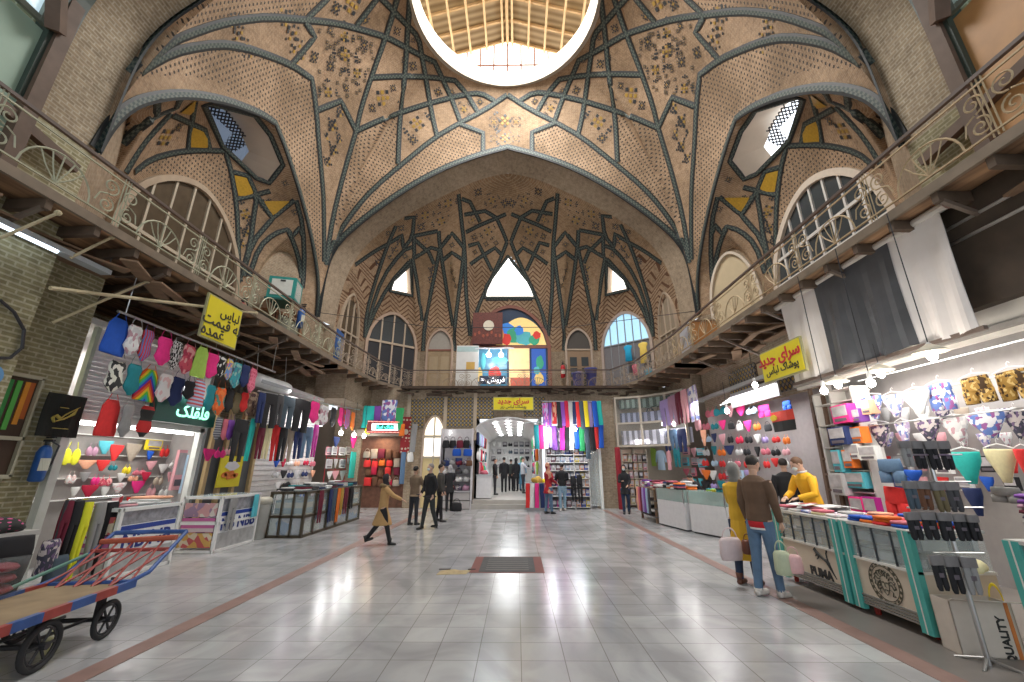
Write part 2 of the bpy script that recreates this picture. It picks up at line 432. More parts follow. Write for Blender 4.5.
def dome_m(c):
    x, y = lefty(c)
    for P in DOTP:
        if inpoly(x, y, P): return 1
    return 0
dome = Surf()
for g in dome_surface(): dome.grid(g, mfun=dome_m)
dome.tree(); ceil = struct(dome.b.build('ceiling', [M_PLAIN, M_DOT], smooth=True))
# ribs
def ribbon(mb, pts, nrm, w, th=.028):
    n = len(pts)
    if n < 2: return
    L = 0; prev = None
    for i in range(n):
        t = (pts[min(i+1, n-1)]-pts[max(i-1, 0)]).normalized(); nn = nrm[i]; sd = t.cross(nn).normalized()
        if i: L += (pts[i]-pts[i-1]).length
        q = [pts[i]-sd*w/2-nn*.03, pts[i]-sd*w/2+nn*th*.5, pts[i]-sd*w*.22+nn*th, pts[i]+sd*w*.22+nn*th, pts[i]+sd*w/2+nn*th*.5, pts[i]+sd*w/2-nn*.03]
        k = [mb.vert(p) for p in q]; us = [0, .02, .27, .73, .98, 1]
        if prev:
            pk, pl = prev
            for a in range(5): mb.face((pk[a], pk[a+1], k[a+1], k[a]), [(us[a], pl), (us[a+1], pl), (us[a+1], L), (us[a], L)])
        prev = (k, L)
def trace(surf, mb, poly, w, step=5, mirror=True, smooth=True, pre=None):
    P = [V((a, b, 0)) for a, b in poly]
    if smooth and len(P) > 3:
        out = [P[0]]
        for i in range(1, len(P)-1):
            a = (P[i]-P[i-1]).normalized(); c = (P[i+1]-P[i]).normalized()
            if a.dot(c) > .8: out += [P[i]*.75+P[i-1]*.25, P[i]*.75+P[i+1]*.25]
            else: out.append(P[i])
        out.append(P[-1]); P = out
    Q = []
    for a, c in zip(P, P[1:]):
        k = max(1, int((c-a).length/step))
        for i in range(k): Q.append(a+(c-a)*i/k)
    Q.append(P[-1]); pts, ns = [], []
    for q in Q:
        h = surf.hit(q.x, q.y)
        if h and (not pts or (h[0]-pts[-1]).length < 1.6): pts.append(h[0]); ns.append(h[1])
    if pre is not None and pts:
        a0 = pts[0].copy(); pp, pn = [], []
        for i in range(9):
            h = surf.T.find_nearest(V(pre).lerp(a0, i/9)); nn = h[1]
            if nn.dot(h[0]-V((X0, YC, 8))) > 0: nn = -nn
            pp.append(h[0]); pn.append(nn)
        pts = pp+pts; ns = pn+ns
    ribbon(mb, pts, ns, w)
    if mirror: ribbon(mb, [V((2*X0-p.x, p.y, p.z)) for p in pts], [V((-n.x, n.y, n.z)) for n in ns], w)
D = [[(176, 40), (184, 36), (218, 24), (243, 19.5), (269, 17), (307, 20), (336, 23), (361, 29.5), (386.5, 37), (405, 47), (422, 56), (434.6, 62), (442, 77.6), (452, 99.5), (460, 121)],
     [(168, 55), (184, 49), (218, 44), (243, 47), (269, 55.6), (292, 65), (312, 79), (316.5, 111), (319, 147), (323, 189), (324, 217), (324, 262)],
     [(507, 95), (485, 110), (458, 124), (434, 138), (401, 165), (374, 188), (356, 208), (340, 231), (330, 250), (326, 265)],
     [(460, 124), (483, 133), (483, 154)],
     [(356, 131), (344, 172), (332.5, 218), (327, 255)], [(356, 131), (341, 101), (318, 110)],
     [(356, 131), (361, 108), (371, 77.6), (385, 39), (393, 13.5), (400, -12), (404, -40)],
     [(356, 131), (378, 121), (402, 112), (430, 103), (464, 94.5), (481, 93), (494.5, 101)],
     [(371, 77.6), (403, 76), (430, 77), (455, 80.5), (467, 94), (477.6, 112)],
     [(356, 26), (380, -5), (400, -40)],
     [(383, 0), (407, 25), (418.5, 37), (422, 57), (426, 79), (432, 115), (437, 136)], [(383, 0), (350, -35)],
     [(410, -20), (410, 0), (407.6, 29), (405, 76), (400, 115), (398, 164)],
     [(305.5, 20), (326, 0), (352, -30)], [(305.5, 22), (315, 37), (304, 50), (291, 65)]]
rb = MB()
for i, p in enumerate(D): trace(dome, rb, p, .22, pre=(X0-HW+.02, YN+.03, 9.0) if i < 2 else None)
def edge_rib(mb, T, f, nf, w):
    cu = curve_of(T, 90); pts = [f(u, z) for u, z in cu]; ribbon(mb, pts, [nf]*len(pts), w)
edge_rib(rb, BK, lambda u, z: V((X0+u, YB-.02, z+.06)), V((0, -1, .0)), .28)
edge_rib(rb, BK, lambda u, z: V((X0+u, YN+.02, z+.06)), V((0, 1, .0)), .28)
for sg in (-1, 1): edge_rib(rb, SD, lambda u, z: V((X0+sg*(HW-.02), YC+u, z+.1)), V((-sg, 0, 0)), .22)
# ring rib
M_FL = mat('mosaic_black', (.035, .04, .045), .4)
rb.build('rib_band', M_RIB, ceil)
# mosaic flowers
def flower(mb, surf, x, y, s, kind=0, both=True, lin=None):
    h = surf.hit(x, y)
    if not h: return
    for mi in ((0, 1) if both else (0,)):
        p, n = h[0].copy(), h[1].copy()
        if mi: p.x = 2*X0-p.x; n.x = -n.x
        a = V((0, 0, 1)); a = (a-n*a.dot(n)).normalized(); c = a.cross(n)
        def sq(u, v, r, m):
            mb.cm = m; ce = p+n*.02+a*v*s+c*u*s; q = [ce+a*r*s, ce+c*r*s, ce-a*r*s, ce-c*r*s]; mb.poly([t for t in q])
        r = .085
        if kind == 0:
            for i in range(-2, 3):
                for j in range(-2, 3):
                    if abs(i)+abs(j) < 4 and (i+j) % 2 == 0: sq(i*.13, j*.13, r, 1 if (i, j) == (0, 0) or abs(i)+abs(j) == 2 and i*j else 0)
            for i, j in ((3, 3), (4, 2.4), (2.4, 4), (3.6, 3.6)):
                for sx in (-1, 1):
                    for sy in (-1, 1): sq(sx*i*.13, sy*j*.13, r*.8, 0)
        elif kind == 1:
            for i, j in ((0, 0), (1, 0), (-1, 0), (0, 1), (0, -1), (2, 0), (-2, 0), (0, 2), (0, -2), (1, 1), (-1, 1), (1, -1), (-1, -1)): sq(i*.16, j*.16, r, 1 if (i, j) == (0, 0) else 0)
        elif kind == 2:   # vertical garland
            for k in range(-6, 7):
                sq(0, k*.3, r*1.2, 0)
                if k % 3 == 0:
                    for i, j in ((1, 0), (-1, 0), (0, .9), (0, -.9), (1.7, .5), (-1.7, .5), (.7, .7), (-.7, -.7), (.7, -.7), (-.7, .7)): sq(i*.2, k*.3+j*.2, r, 1 if i == .7 else 0)
        elif kind == 3:   # horizontal spray
            for k in range(-6, 7):
                sq(k*.28, .1*sin(k*2.1), r*1.2, 0)
                for j in (1, -1): sq(k*.28+.1, j*.2, r, 0 if k % 2 else 1)
                if k % 2 == 0:
                    for j in (1.8, -1.8): sq(k*.28, j*.22, r*.8, 0)
fm = MB()
for x, y, s, k in [(383, 98, 1.1, 0), (372, 108, .5, 1), (393, 88, .4, 1), (352, 4, 1.1, 0), (336, 8, .6, 1), (417, 124, 1.0, 0), (413, 140, .6, 1), (397, 31, .45, 1), (413, 40, .3, 1), (413, 66, .5, 1),
                   (438, 92, .5, 1), (452, 92, .35, 1), (464, 109, .5, 0), (480, 102, .4, 1), (332, 125, .7, 2), (333, 150, .62, 2), (292, 33, .75, 3), (238, 33, .6, 3), (330, 66, .5, 1), (345, 55, .75, 0), (344, 36, .6, 0), (357, 73, .6, 0), (314, 57, .6, 1),
                   (328, 92, .6, 0), (330, 30, .4, 1), (346, 88, .4, 1), (364, 45, .5, 1), (430, 62, .3, 1), (404, 60, .35, 1), (365, 20, .5, 1)]:
    flower(fm, dome, x, y, s, k)
for x, y, s in [(505, 121, .9), (505, 138, .7), (494, 122, .4), (516, 122, .4), (494, 139, .3), (516, 139, .3)]: flower(fm, dome, x, y, s, 0, both=False)
# scattered arabesque in the two big corner panels
rr = random.Random(3)
for _ in range(95):
    x, y = rr.uniform(318, 384), rr.uniform(26, 100)
    if inpoly(x, y, [(314, 28), (380, 40), (368, 76), (360, 100), (345, 96), (318, 104), (314, 76), (300, 62), (316, 38)]): flower(fm, dome, x, y, .22, 1)
fm.build('mosaic_flowers', [M_FL, mat('mosaic_ochre', (.38, .24, .05), .4)], ceil)
# oculus ring: plaster cylinder with moulding
b = MB(); N = 64
prof = [(RO+.25, ZO-.02), (RO+.02, ZO-.06), (RO-.02, ZO+.02), (RO-.08, ZO+.1), (RO-.06, ZO+.3), (RO-.12, ZO+.45), (RO-.1, ZO+.62), (RO+.5, ZO+.62)]
for i in range(N):
    for (r0, z0), (r1, z1) in zip(prof, prof[1:]):
        a, c = 2*pi*i/N, 2*pi*(i+1)/N
        b.poly([(X0+r0*cos(a), YC+r0*sin(a), z0), (X0+r0*cos(c), YC+r0*sin(c), z0), (X0+r1*cos(c), YC+r1*sin(c), z1), (X0+r1*cos(a), YC+r1*sin(a), z1)])
struct(b.build('ceiling_ring', mat('white_plaster_ring', (.45, .4, .33), .8, vs=4), smooth=True))
# skylight lantern: gable roof on the ring
ZE, ZR = 19.15, 20.55; LX = 4.1; LY0, LY1 = YC-3.9, YC+3.65
LAN = thing('roof_lantern', 'gabled roof lantern of tan translucent sheets over the round central opening', 'skylight')
M_SHEET = NT('translucent_tan_sheet', .6)
s = M_SHEET; tr = s.n('BsdfTranslucent'); tc = s.n('TexCoord'); wv = s.n('TexWave'); s.l(tc.outputs['Object'], wv.inputs[0]); wv.bands_direction = 'Y'; wv.inputs['Scale'].default_value = 1.1; wv.inputs['Distortion'].default_value = .6
cc = s.mix(wv.outputs['Fac'], (.33, .23, .12), (.55, .42, .25)); s.l(cc, tr.inputs[0]); s.l(cc, s.b.inputs['Base Color'])
ms = s.n('MixShader'); ms.inputs[0].default_value = .5; out = s.t.nodes['Material Output']; s.l(s.b.outputs[0], ms.inputs[1]); s.l(tr.outputs[0], ms.inputs[2]); s.l(ms.outputs[0], out.inputs[0]); M_SHEET = s.m
b = MB()
for sg in (-1, 1): b.prism([V((X0, LY0, ZR)), V((X0, LY1, ZR)), V((X0+sg*LX, LY1, ZE)), V((X0+sg*LX, LY0, ZE))], (0, 0, .02))
b.build('roof_sheet', M_SHEET, LAN)
M_RAFT = mat('pine_rafter', (.6, .4, .2), .7, vs=12)
k = 0
for i in range(9):
    y = LY0+.1+i*(LY1-LY0-.2)/8
    for sg in (-1, 1):
        MB()._bar((X0, y, ZR-.08), (X0+sg*LX, y, ZE-.08), .07, .14).build('purlin', M_RAFT, LAN)
for sg in (-1, 1):
    for i in range(6):
        f = (i+.3)/5.6; x = X0+sg*LX*f; z = ZR+(ZE-ZR)*f-.2
        MB()._bar((x, LY0, z), (x, LY1, z), .09, .12).build('rafter', mat('pine_beam', (.68, .47, .25), .7, vs=12), LAN)
MB()._bar((X0, LY0, ZR-.2), (X0, LY1, ZR-.2), .12, .16).build('ridge_beam', M_RAFT, LAN)
M_SKYG = mat('frosted_daylight_glass', (.9, .93, .95), .4, emit=1.5, ecol=(1, .99, .96), var=.02)
for y, nm in ((LY1, 'gable_glass'), (LY0, 'gable_glass')):
    b = MB(); b.prism([V((X0-LX, y, 18.0)), V((X0+LX, y, 18.0)), V((X0+LX, y, ZE)), V((X0, y, ZR)), V((X0-LX, y, ZE))], (0, .02, 0)); b.build(nm, M_SKYG, LAN)
b = MB()
for i in range(-6, 7):
    x = X0+i*.62; zt = ZR+(ZE-ZR)*abs(i*.62)/LX; b.bar((x, LY1-.03, 18.0), (x, LY1-.03, zt), .05)
b.bar((X0-LX, LY1-.04, 19.0), (X0+LX, LY1-.04, 19.0), .06); b.build('glazing_bars', mat('red_oxide_iron', (.3, .13, .08), .6), LAN)
for sg in (-1, 1):
    b = MB(); b.bb((X0+sg*LX, LY0, 18.0), (X0+sg*(LX+.02), LY1, ZE)); b.build('side_glass', M_SKYG, LAN)
b = MB()
for sg in (-1, 1): b.bb((X0+sg*(RO+.1), LY0, 18.0), (X0+sg*(LX+.3), LY1, 18.12))
b.bb((X0-LX, LY1-.2, 18.0), (X0+LX, LY1+.1, 18.1)); b.bb((X0-LX, LY0-.1, 18.0), (X0+LX, LY0+.2, 18.1)); b.build('curb', WHITE, LAN)
# ---------------------------------------------------------------- soffits (deep arches)
def soffit(y0, T0, y1, T1, name, m=M_SOF):
    a, c = curve_of(T0, 80), curve_of(T1, 80); g = []
    L = 0
    for i in range(81):
        p, q = V((X0+a[i][0], y0, a[i][1])), V((X0+c[i][0], y1, c[i][1]))
        if i: L += (p-pp).length
        pp = p; g.append([(p, 0, L), ((p+q)/2, .5, L), (q, abs(y1-y0), L)])
    s = Surf(); s.grid(g); return struct(s.b.build(name, m, smooth=True))
soffit(YB, BK, 15.5, BI, 'ceiling_arch')
M_SOF2 = brick('near_arch_brick', (.46, .36, .24), (.36, .28, .18), (.56, .49, .38), .2, .07, .012, dirt=.3)
soffit(YN, BK, 4.95, BK, 'ceiling_arch', M_SOF2)
# ---------------------------------------------------------------- apse and niches
def bump(w, h):
    """pointed arch profile over half width"""
    return lambda f: h*max(0, 1-abs(f)**1.9)**.62
def vault_over(base_pts, top_pts, M=36, p=1.7):
    g = []
    for B, A in zip(base_pts, top_pts):
        row = []; vv = 0; prev = None
        for j in range(M+1):
            w = j/M; t = 1-cos(w*pi/2)**(2/p); d = sin(w*pi/2)**(2/p)
            P = V((B.x+(A.x-B.x)*t, B.y+(A.y-B.y)*t, B.z+(A.z-B.z)*d))
            if prev is not None: vv += (P-prev).length
            prev = P; row.append([P, 0, vv])
        g.append(row)
    u = 0
    for i, row in enumerate(g):
        if i: u += (row[M//2][0]-g[i-1][M//2][0]).length
        for r in row: r[1] = u; r[2] = r[0].z*1.1
    return g
ZS = 7.0
def base_line(segs, n):
    """segs: (P0, P1, [(f0, f1, height)]) -> list of points with arched bumps, n per metre"""
    out = []; meta = []
    for P0, P1, arcs in segs:
        P0, P1 = V((*P0, ZS)), V((*P1, ZS)); L = (P1-P0).length; k = max(4, int(L*n))
        for i in range(k+1):
            f = i/k; z = ZS
            for f0, f1, h in arcs:
                if f0 < f < f1:
                    q = (f-(f0+f1)/2)/((f1-f0)/2); z = ZS+h*max(0, 1-abs(q)**1.8)**.6
            p = P0+(P1-P0)*f; p.z = z; out.append(p)
    return out
def L_(u, y): return (X0-u, y)
def R_(u, y): return (X0+u, y)
apse_segs = [(L_(7.03, 15.5), L_(6.75, 17.35), [(.08, .92, 1.9)]), (L_(6.75, 17.35), L_(4.4, 19.3), [(.1, .92, 1.75)]),
             (L_(4.4, 19.3), R_(4.4, 19.3), [(.03, .19, 1.25), (.27, .73, 2.4), (.81, .97, 1.25)]),
             (R_(4.4, 19.3), R_(6.75, 17.35), [(.08, .9, 1.75)]), (R_(6.75, 17.35), R_(7.03, 15.5), [(.08, .92, 1.9)])]
ab = base_line(apse_segs, 12)
tp = [V((X0+u, 15.5, z)) for u, z in curve_of(BI, len(ab)-1)]
SKYC = [(508, 256), (486, 286), (485, 298), (535, 298), (531, 285)]
SKYL = [(411, 264), (393, 281), (390, 291), (412.6, 296)]
CHV = [[(355, 264), (387, 247), (374, 285), (366, 314), (366, 345), (335, 345), (336, 317), (343, 285)], [(385, 285), (370, 320), (364, 350), (424, 352), (421, 320), (416, 297), (391, 291)],
       [(438, 255), (424, 330), (423, 350), (454, 350), (452, 326)], [(480, 258), (467, 266), (469, 330), (471, 345), (480, 305), (491, 273)], [(453, 325), (463, 262), (470, 330), (468, 348), (455, 352)], [(486, 300), (530, 300), (540, 330), (470, 330)]]
def apse_keep(c):
    x, y = lefty(c)
    if inpoly(x, y, SKYL) or inpoly(x, y, SKYC) or inpoly(*proj(c), SKYC): return False
    return True
def apse_m(c):
    x, y = lefty(c)
    for P in CHV:
        if inpoly(x, y, P): return 1
    return 0
apse = Surf(); apse.grid(vault_over(ab, tp, 60), keep=apse_keep, mfun=apse_m, flip=True)
apseh = Surf(); apseh.grid(vault_over(ab, tp, 40)); apseh.tree()
M_APS = brick('apse_brick', (.48, .31, .175), (.39, .25, .14), (.55, .42, .28), .16, .05, .007)
ao = struct(apse.b.build('ceiling_apse', [M_APS, M_CHEV], smooth=True))
A = [[(458, 189), (461.4, 220.6), (465, 251), (465.6, 285), (467, 305), (470, 336)], [(464, 248), (463, 262), (454, 330), (454.5, 351)],
     [(438.7, 230.7), (439.5, 244), (445, 280), (453, 326)], [(439.5, 250), (438, 258), (431, 292), (424.5, 326), (423, 351)], [(412.5, 258), (413, 262), (417.6, 285), (422, 321)],
     [(399, 219), (414, 217), (412.5, 237), (403, 249), (402, 235), (390.6, 242.5), (373, 252), (355, 265)], [(396, 225.7), (387, 246), (374, 285), (366, 314), (365, 342)],
     [(412, 247), (402, 251), (382, 278), (370.5, 312), (365, 344)], [(411, 260), (389, 284), (369, 322.5), (364.6, 344)], [(413, 236), (438, 231)], [(414, 237), (414, 258)],
     [(414, 239), (429, 252.6), (434, 264)], [(414, 258), (431, 247.6), (439.5, 250)], [(441, 247), (452, 233), (464, 248)], [(443, 260), (452, 252.6), (463, 260)],
     [(461.4, 198.7), (470, 202), (475, 212), (480, 222)], [(464, 214.7), (485, 211), (497, 218), (506, 214)], [(465.6, 232.4), (480, 225), (497, 218)], [(497, 219), (503, 232), (507, 242)],
     [(468, 246), (478, 243), (485, 257), (492, 271)], [(470, 264.5), (481.7, 256), (495, 248), (502, 255)], [(507, 242), (498.6, 263.5), (482, 297), (473, 322.5), (471.5, 341)],
     [(486, 299), (508, 299)]]
rb = MB()
for p in A: trace(apseh, rb, p, .2, 4)
rb.build('rib_band', M_RIB, ao)
fm = MB()
for x, y, s, k in [(432, 262+8, .55, 2), (425, 215, .7, 0), (441, 221, .7, 0), (421, 227, .6, 1), (448, 203, .7, 0), (401, 228, .5, 1), (394, 250, .5, 2), (452, 245, .4, 1), (452, 272, .42, 2), (432, 284, .42, 2), (424, 240, .4, 0), (378, 262, .5, 1),
                   (488, 231, .7, 0), (474, 237, .5, 1), (486, 244, .4, 1), (496, 243, .4, 1), (473, 220, .4, 0), (475, 252, .4, 1), (405, 256, .4, 1), (478, 192, .6, 1), (492, 200, .6, 0), (505, 203, .6, 1), (388, 233, .4, 1)]:
    flower(fm, apseh, x, y, s, k)
fm.build('mosaic_flowers', [M_FL, mat('mosaic_ochre', (.38, .24, .05), .4)], ao)
def sky_hole(surf, P, dirv, mirror, lattice=False, m=M_SKYG, sc=.9, name='window_skylight', rim=.1, plaster=None):
    """splayed plaster reveal behind an opening of the vault, closed by a pane"""
    for mi in ((0, 1) if mirror else (0,)):
        pts, ns = [], []
        Q = []
        for i in range(len(P)):
            a, c = V((*P[i], 0)), V((*P[(i+1) % len(P)], 0)); k = max(1, int((c-a).length/6))
            for j in range(k): Q.append(a+(c-a)*j/k)
        for q in Q:
            h = surf.hit(q.x, q.y)
            if h: pts.append(h[0]); ns.append(h[1])
        d = V(dirv)
        if mi: pts = [V((2*X0-p.x, p.y, p.z)) for p in pts]; ns = [V((-n.x, n.y, n.z)) for n in ns]; d.x = -d.x
        ce = sum(pts, V())/len(pts); out = [ce+(p-ce)*sc+d for p in pts]
        b = MB(); n = len(pts)
        for i in range(n): b.poly([pts[i]+ns[i]*.03, pts[(i+1) % n]+ns[(i+1) % n]*.03, out[(i+1) % n], out[i]])
        o = struct(b.build(name, plaster or mat('reveal_plaster', (.6, .5, .4), .9, vs=2)))
        b = MB(); b.prism(out, d.normalized()*.02); b.build('window_pane', m[mi] if isinstance(m, tuple) else m, o)
        b = MB(); pp = pts+[pts[0], pts[1]]; nn = ns+[ns[0], ns[1]]; ribbon(b, pp, nn, rim*1.6, .05); b.build('window_frame', M_RIB, o)
        if lattice:
            b = MB(); nrm = V()
            for i in range(n): nrm += (out[i]-ce-d).cross(out[(i+1) % n]-ce-d)
            nrm.normalize(); nrm = -nrm if nrm.dot(d) > 0 else nrm; u = (out[len(out)//2]-out[0]); u = (u-nrm*u.dot(nrm)).normalized(); v = u.cross(nrm); pc = ce+d+nrm*.05
            ts = [(p-ce-d).dot(u) for p in out]; vs = [(p-ce-d).dot(v) for p in out]; L1, L0, V1, V0 = max(ts), min(ts), max(vs), min(vs)
            poly = list(zip(ts, vs)); st = .15
            i = L0
            while i < L1:
                j = V0
                while j < V1:
                    for du, dv in ((st, st), (st, -st)):
                        if inpoly(i+du/2, j+dv/2, poly): b._bar(pc+u*i+v*j, pc+u*(i+du)+v*(j+dv), .035, .03)
                    j += st
                i += st
            b.build('window_lattice', BLACK, o)
sky_hole(apseh, SKYC, (0, .9, .5), False, sc=1.0); sky_hole(apseh, SKYL, (-.5, .7, .5), True, sc=1.0)
# vertical walls from the gallery up to the vault base
def wall_under(base, z0, name, m):
    s = Surf(); g = []; u = 0
    for i, p in enumerate(base):
        if i: u += ((p-base[i-1]).xy).length
        g.append([(V((p.x, p.y, z0)), u, z0), (V((p.x, p.y, (z0+p.z)/2)), u, (z0+p.z)/2), (p, u, p.z)])
    s.grid(g); return struct(s.b.build(name, m))
M_WALL = brick('gallery_wall_brick', (.44, .33, .22), (.38, .27, .18), (.5, .43, .33), .2, .06, .009, dirt=.35)
wall_under(ab, 4.9, 'wall_back', M_WALL)
NX = 8.85
SKYN = [(204, 105), (228, 98), (244, 101), (271, 136), (283, 165), (269, 183), (256, 178), (222, 146)]
sky_panes = []
M_LATT = mat('lattice_daylight', (.75, .8, .9), .4, emit=1.5, ecol=(.85, .92, 1))
M_LATD = mat('lattice_dull_glass', (.1, .12, .16), .3, emit=.12, ecol=(.5, .65, .9))
NDOT = [[(134, 172), (150, 159), (176, 152), (201, 150), (225, 151), (231, 172), (236, 206), (239, 283), (237, 251), (226, 220), (218, 206), (204, 188), (184, 177), (159, 172)],
        [(105, 150), (125, 115), (150, 85), (142, 105), (125, 140), (112, 160)]]
def niche_m(c):
    x, y = lefty(c)
    for P in NDOT:
        if inpoly(x, y, P): return 1
    return 0
segs = [(L_(7.35, YN), L_(NX, 7.7), [(.1, .85, 2.2)]), (L_(NX, 7.7), L_(NX, 12.15), [(.03, .97, 2.35)]), (L_(NX, 12.15), L_(7.35, YB), [(.15, .8, 2.2)])]
nb = base_line(segs, 12); cu = curve_of(SD, len(nb)-1)
ntop = [V((X0-HW, YC+u, z)) for u, z in cu]
gl = vault_over(nb, ntop, 40); niche = Surf(); niche.grid(gl, keep=lambda c: not inpoly(*lefty(c), SKYN), mfun=niche_m)
nh = Surf(); nh.grid(gl); nh.tree()
mir = lambda g: [[(V((2*X0-p[0].x, p[0].y, p[0].z)), p[1], p[2]) for p in r] for r in g]
no = struct(niche.b.build('ceiling_niche', [M_PLAIN, M_DOT], smooth=True))
n2 = Surf(); n2.grid(mir(gl), keep=lambda c: not inpoly(*lefty(c), SKYN), mfun=niche_m)
no2 = struct(n2.b.build('ceiling_niche', [M_PLAIN, M_DOT], smooth=True))
wall_under(nb, 4.9, 'wall_left', M_WALL); wall_under([V((2*X0-p.x, p.y, p.z)) for p in nb], 4.9, 'wall_right', M_WALL)
NR = [[(150.6, 84), (138, 100), (125, 115), (115, 135), (108, 156)], [(204.6, 89), (181, 98), (176, 108), (159, 115), (142, 125), (125, 141), (115, 154)], [(171, 113), (157, 128), (142, 144), (125, 172)],
      [(134, 172), (150.6, 159), (176, 152), (201, 150), (225, 151), (231.6, 172.5), (236.6, 206), (238, 235), (239, 283)], [(172.5, 115), (191, 123.6), (204.6, 130), (210, 150)], [(191, 124), (188, 149)], [(195, 98), (192, 122)],
      [(233, 172), (248, 176), (257, 196), (253, 220), (250.6, 242), (240, 281)], [(237, 199), (255, 195), (270, 191)], [(257, 196), (272.5, 218.5), (250.6, 244), (244, 276)], [(261, 200), (272.5, 218), (294.5, 200)],
      [(249, 276), (259, 247), (274, 233.7), (287, 229.5), (294.5, 244), (301, 267.5), (301, 294.5)], [(296, 200), (303, 225), (304.6, 267), (301, 301)], [(287, 229), (293, 236), (299, 228), (303, 236)], [(142, 96), (157, 98), (157, 115)]]
rb = MB(); fm = MB()
for p in NR: trace(nh, rb, p, .17, 4)
for x, y, s, k in [(165, 137, .9, 0), (178, 127, .4, 1), (147, 105, .5, 0), (242, 185, .45, 0), (272, 208, .45, 0), (197, 137, .4, 0), (185, 109, .4, 1), (245, 214, .6, 0), (175, 86, .4, 1), (295, 212, .35, 1), (245, 232, .5, 2), (285, 183, .3, 1), (262, 205, .3, 1)]:
    flower(fm, nh, x, y, s, k)
def split_side(mb):
    a, c = MB(), MB()
    for f, u, m in zip(mb.f, mb.uv, mb.mi):
        t = a if sum(mb.v[i].x for i in f)/len(f) < X0 else c
        t.cm = m; t.face([t.vert(mb.v[i]) for i in f], u)
    return a, c
for mb, nm, mt in ((rb, 'rib_band', M_RIB), (fm, 'mosaic_flowers', [M_FL, MATS['mosaic_ochre']])):
    a, c = split_side(mb); a.build(nm, mt, no); c.build(nm, mt, no2)
# ochre tiles framed by the ribs
yt = MB()
for P in ([(192, 126), (207, 132), (209, 148), (190, 147)], [(234, 175), (247, 178), (255, 196), (239, 199)], [(262, 201), (290, 201), (273, 216)], [(196, 100), (206, 96), (193, 115), (180, 113)]):
    for mi in (0, 1):
        pts = []
        for q in P:
            h = nh.hit(*q)
            if h: pts.append(h[0]+h[1]*.012 if not mi else V((2*X0-h[0].x-h[1].x*.012, h[0].y+h[1].y*.012, h[0].z+h[1].z*.012)))
        if len(pts) > 2: yt.poly(pts)
a, c = split_side(yt); my = mat('ochre_glaze', (.5, .3, .03), .4, vs=16, var=.35); a.build('ochre_tile', my, no); c.build('ochre_tile', my, no2)
sky_hole(nh, SKYN, (-.85, -.3, .2), True, lattice=True, m=(M_LATD, M_LATT), sc=.86, rim=.1)
# ================================================================ PIERS AND NEAR BAY
M_PIER = brick('pier_brick', (.46, .36, .25), (.4, .3, .2), (.52, .45, .35), .2, .06, .009, coord='Object', dirt=.3)
def objbrick(name, *a, **k):
    """brick material on object coordinates turned so courses run level on x- or y-facing walls"""
    if name in MATS: return MATS[name]
    m = brick(name, *a, **k); t = m.node_tree; bt = [n for n in t.nodes if n.type == 'TEX_BRICK'][0]; tc = [n for n in t.nodes if n.type == 'TEX_COORD'][0]
    sp = t.nodes.new('ShaderNodeSeparateXYZ'); t.links.new(tc.outputs['Object'], sp.inputs[0])
    ad = t.nodes.new('ShaderNodeMath'); ad.operation = 'ADD'; t.links.new(sp.outputs[0], ad.inputs[0]); t.links.new(sp.outputs[1], ad.inputs[1])
    cb = t.nodes.new('ShaderNodeCombineXYZ'); t.links.new(ad.outputs[0], cb.inputs[0]); t.links.new(sp.outputs[2], cb.inputs[1]); t.links.new(cb.outputs[0], bt.inputs['Vector']); return m
M_PIER = objbrick('pier_brick_level', (.47, .37, .26), (.4, .3, .2), (.53, .46, .36), .2, .06, .009, dirt=.3)
M_YEL = objbrick('yellow_brick_level', (.43, .39, .22), (.34, .31, .17), (.6, .57, .41), .23, .068, .012, dirt=.4)
k = 0
for sg, side in ((-1, 'left'), (1, 'right')):
    b = MB(); xa, xb = X0+sg*7.0, X0+sg*9.2
    b.bb((xa+sg*.35, YB, 3.95), (xb, 15.5, 7.02)); b.bb((X0+sg*7.03, 15.3, 4.9), (xb, 15.6, 7.02))
    struct(b.build('wall_pier', M_PIER))
    b = MB(); b.bb((X0+sg*7.35, 4.95, 4.9), (xb, YN, 7.2)); b.bb((X0+sg*7.5, 3.2, 4.9), (xb, 4.95, 9.4)); struct(b.build('wall_pier', M_YEL))
    # upper wall, window and timber work beyond the near arch
    b = MB(); b.bb((X0+sg*7.9, -6, 4.9), (X0+sg*8.2, 3.4, 13)); struct(b.build('wall_'+side, M_YEL))
    t = struct(MB().bb((X0+sg*7.28, 2.6, 4.93), (X0+sg*7.34, 4.78, 8.3)).build('wall_panelling', mat('plywood_orange', (.46, .24, .09), .55, vs=3, var=.25) if sg > 0 else mat('pale_green_boards', (.3, .42, .33), .6, vs=3)))
    w = struct(MB().bb((X0+sg*7.28, 1.0, 8.4), (X0+sg*7.32, 4.7, 10.6)).build('window_%d' % (21+(sg > 0)), mat('sky_lit_glass', (.5, .62, .66), .2, emit=.35, ecol=(.6, .8, .9))))
    f = MB()
    for y in (1.05, 2.2, 3.4, 4.6): f.bb((X0+sg*7.2, y-.05, 8.35), (X0+sg*7.28, y+.05, 10.6))
    for z in (8.4, 9.1, 9.8, 10.5): f.bb((X0+sg*7.21, 1.0, z-.05), (X0+sg*7.27, 4.7, z+.05))
    f.build('window_frame', mat('grey_green_timber', (.2, .22, .18), .6), w)
def rib_arch(y, dz, w, m, name='trim_arch'):
    cu = curve_of(BK, 90); b = MB(); pts = [V((X0+u*1.0, y, z+dz)) for u, z in cu]; ribbon(b, pts, [V((0, -1, 0))]*len(pts), w, .08)
    for p, q in zip(pts, pts[1:]): b._bar(p, q, .3, .3)
    return struct(b.build(name, m))
rib_arch(4.83, -.05, .22, mat('dark_green_timber', (.04, .06, .05), .5))
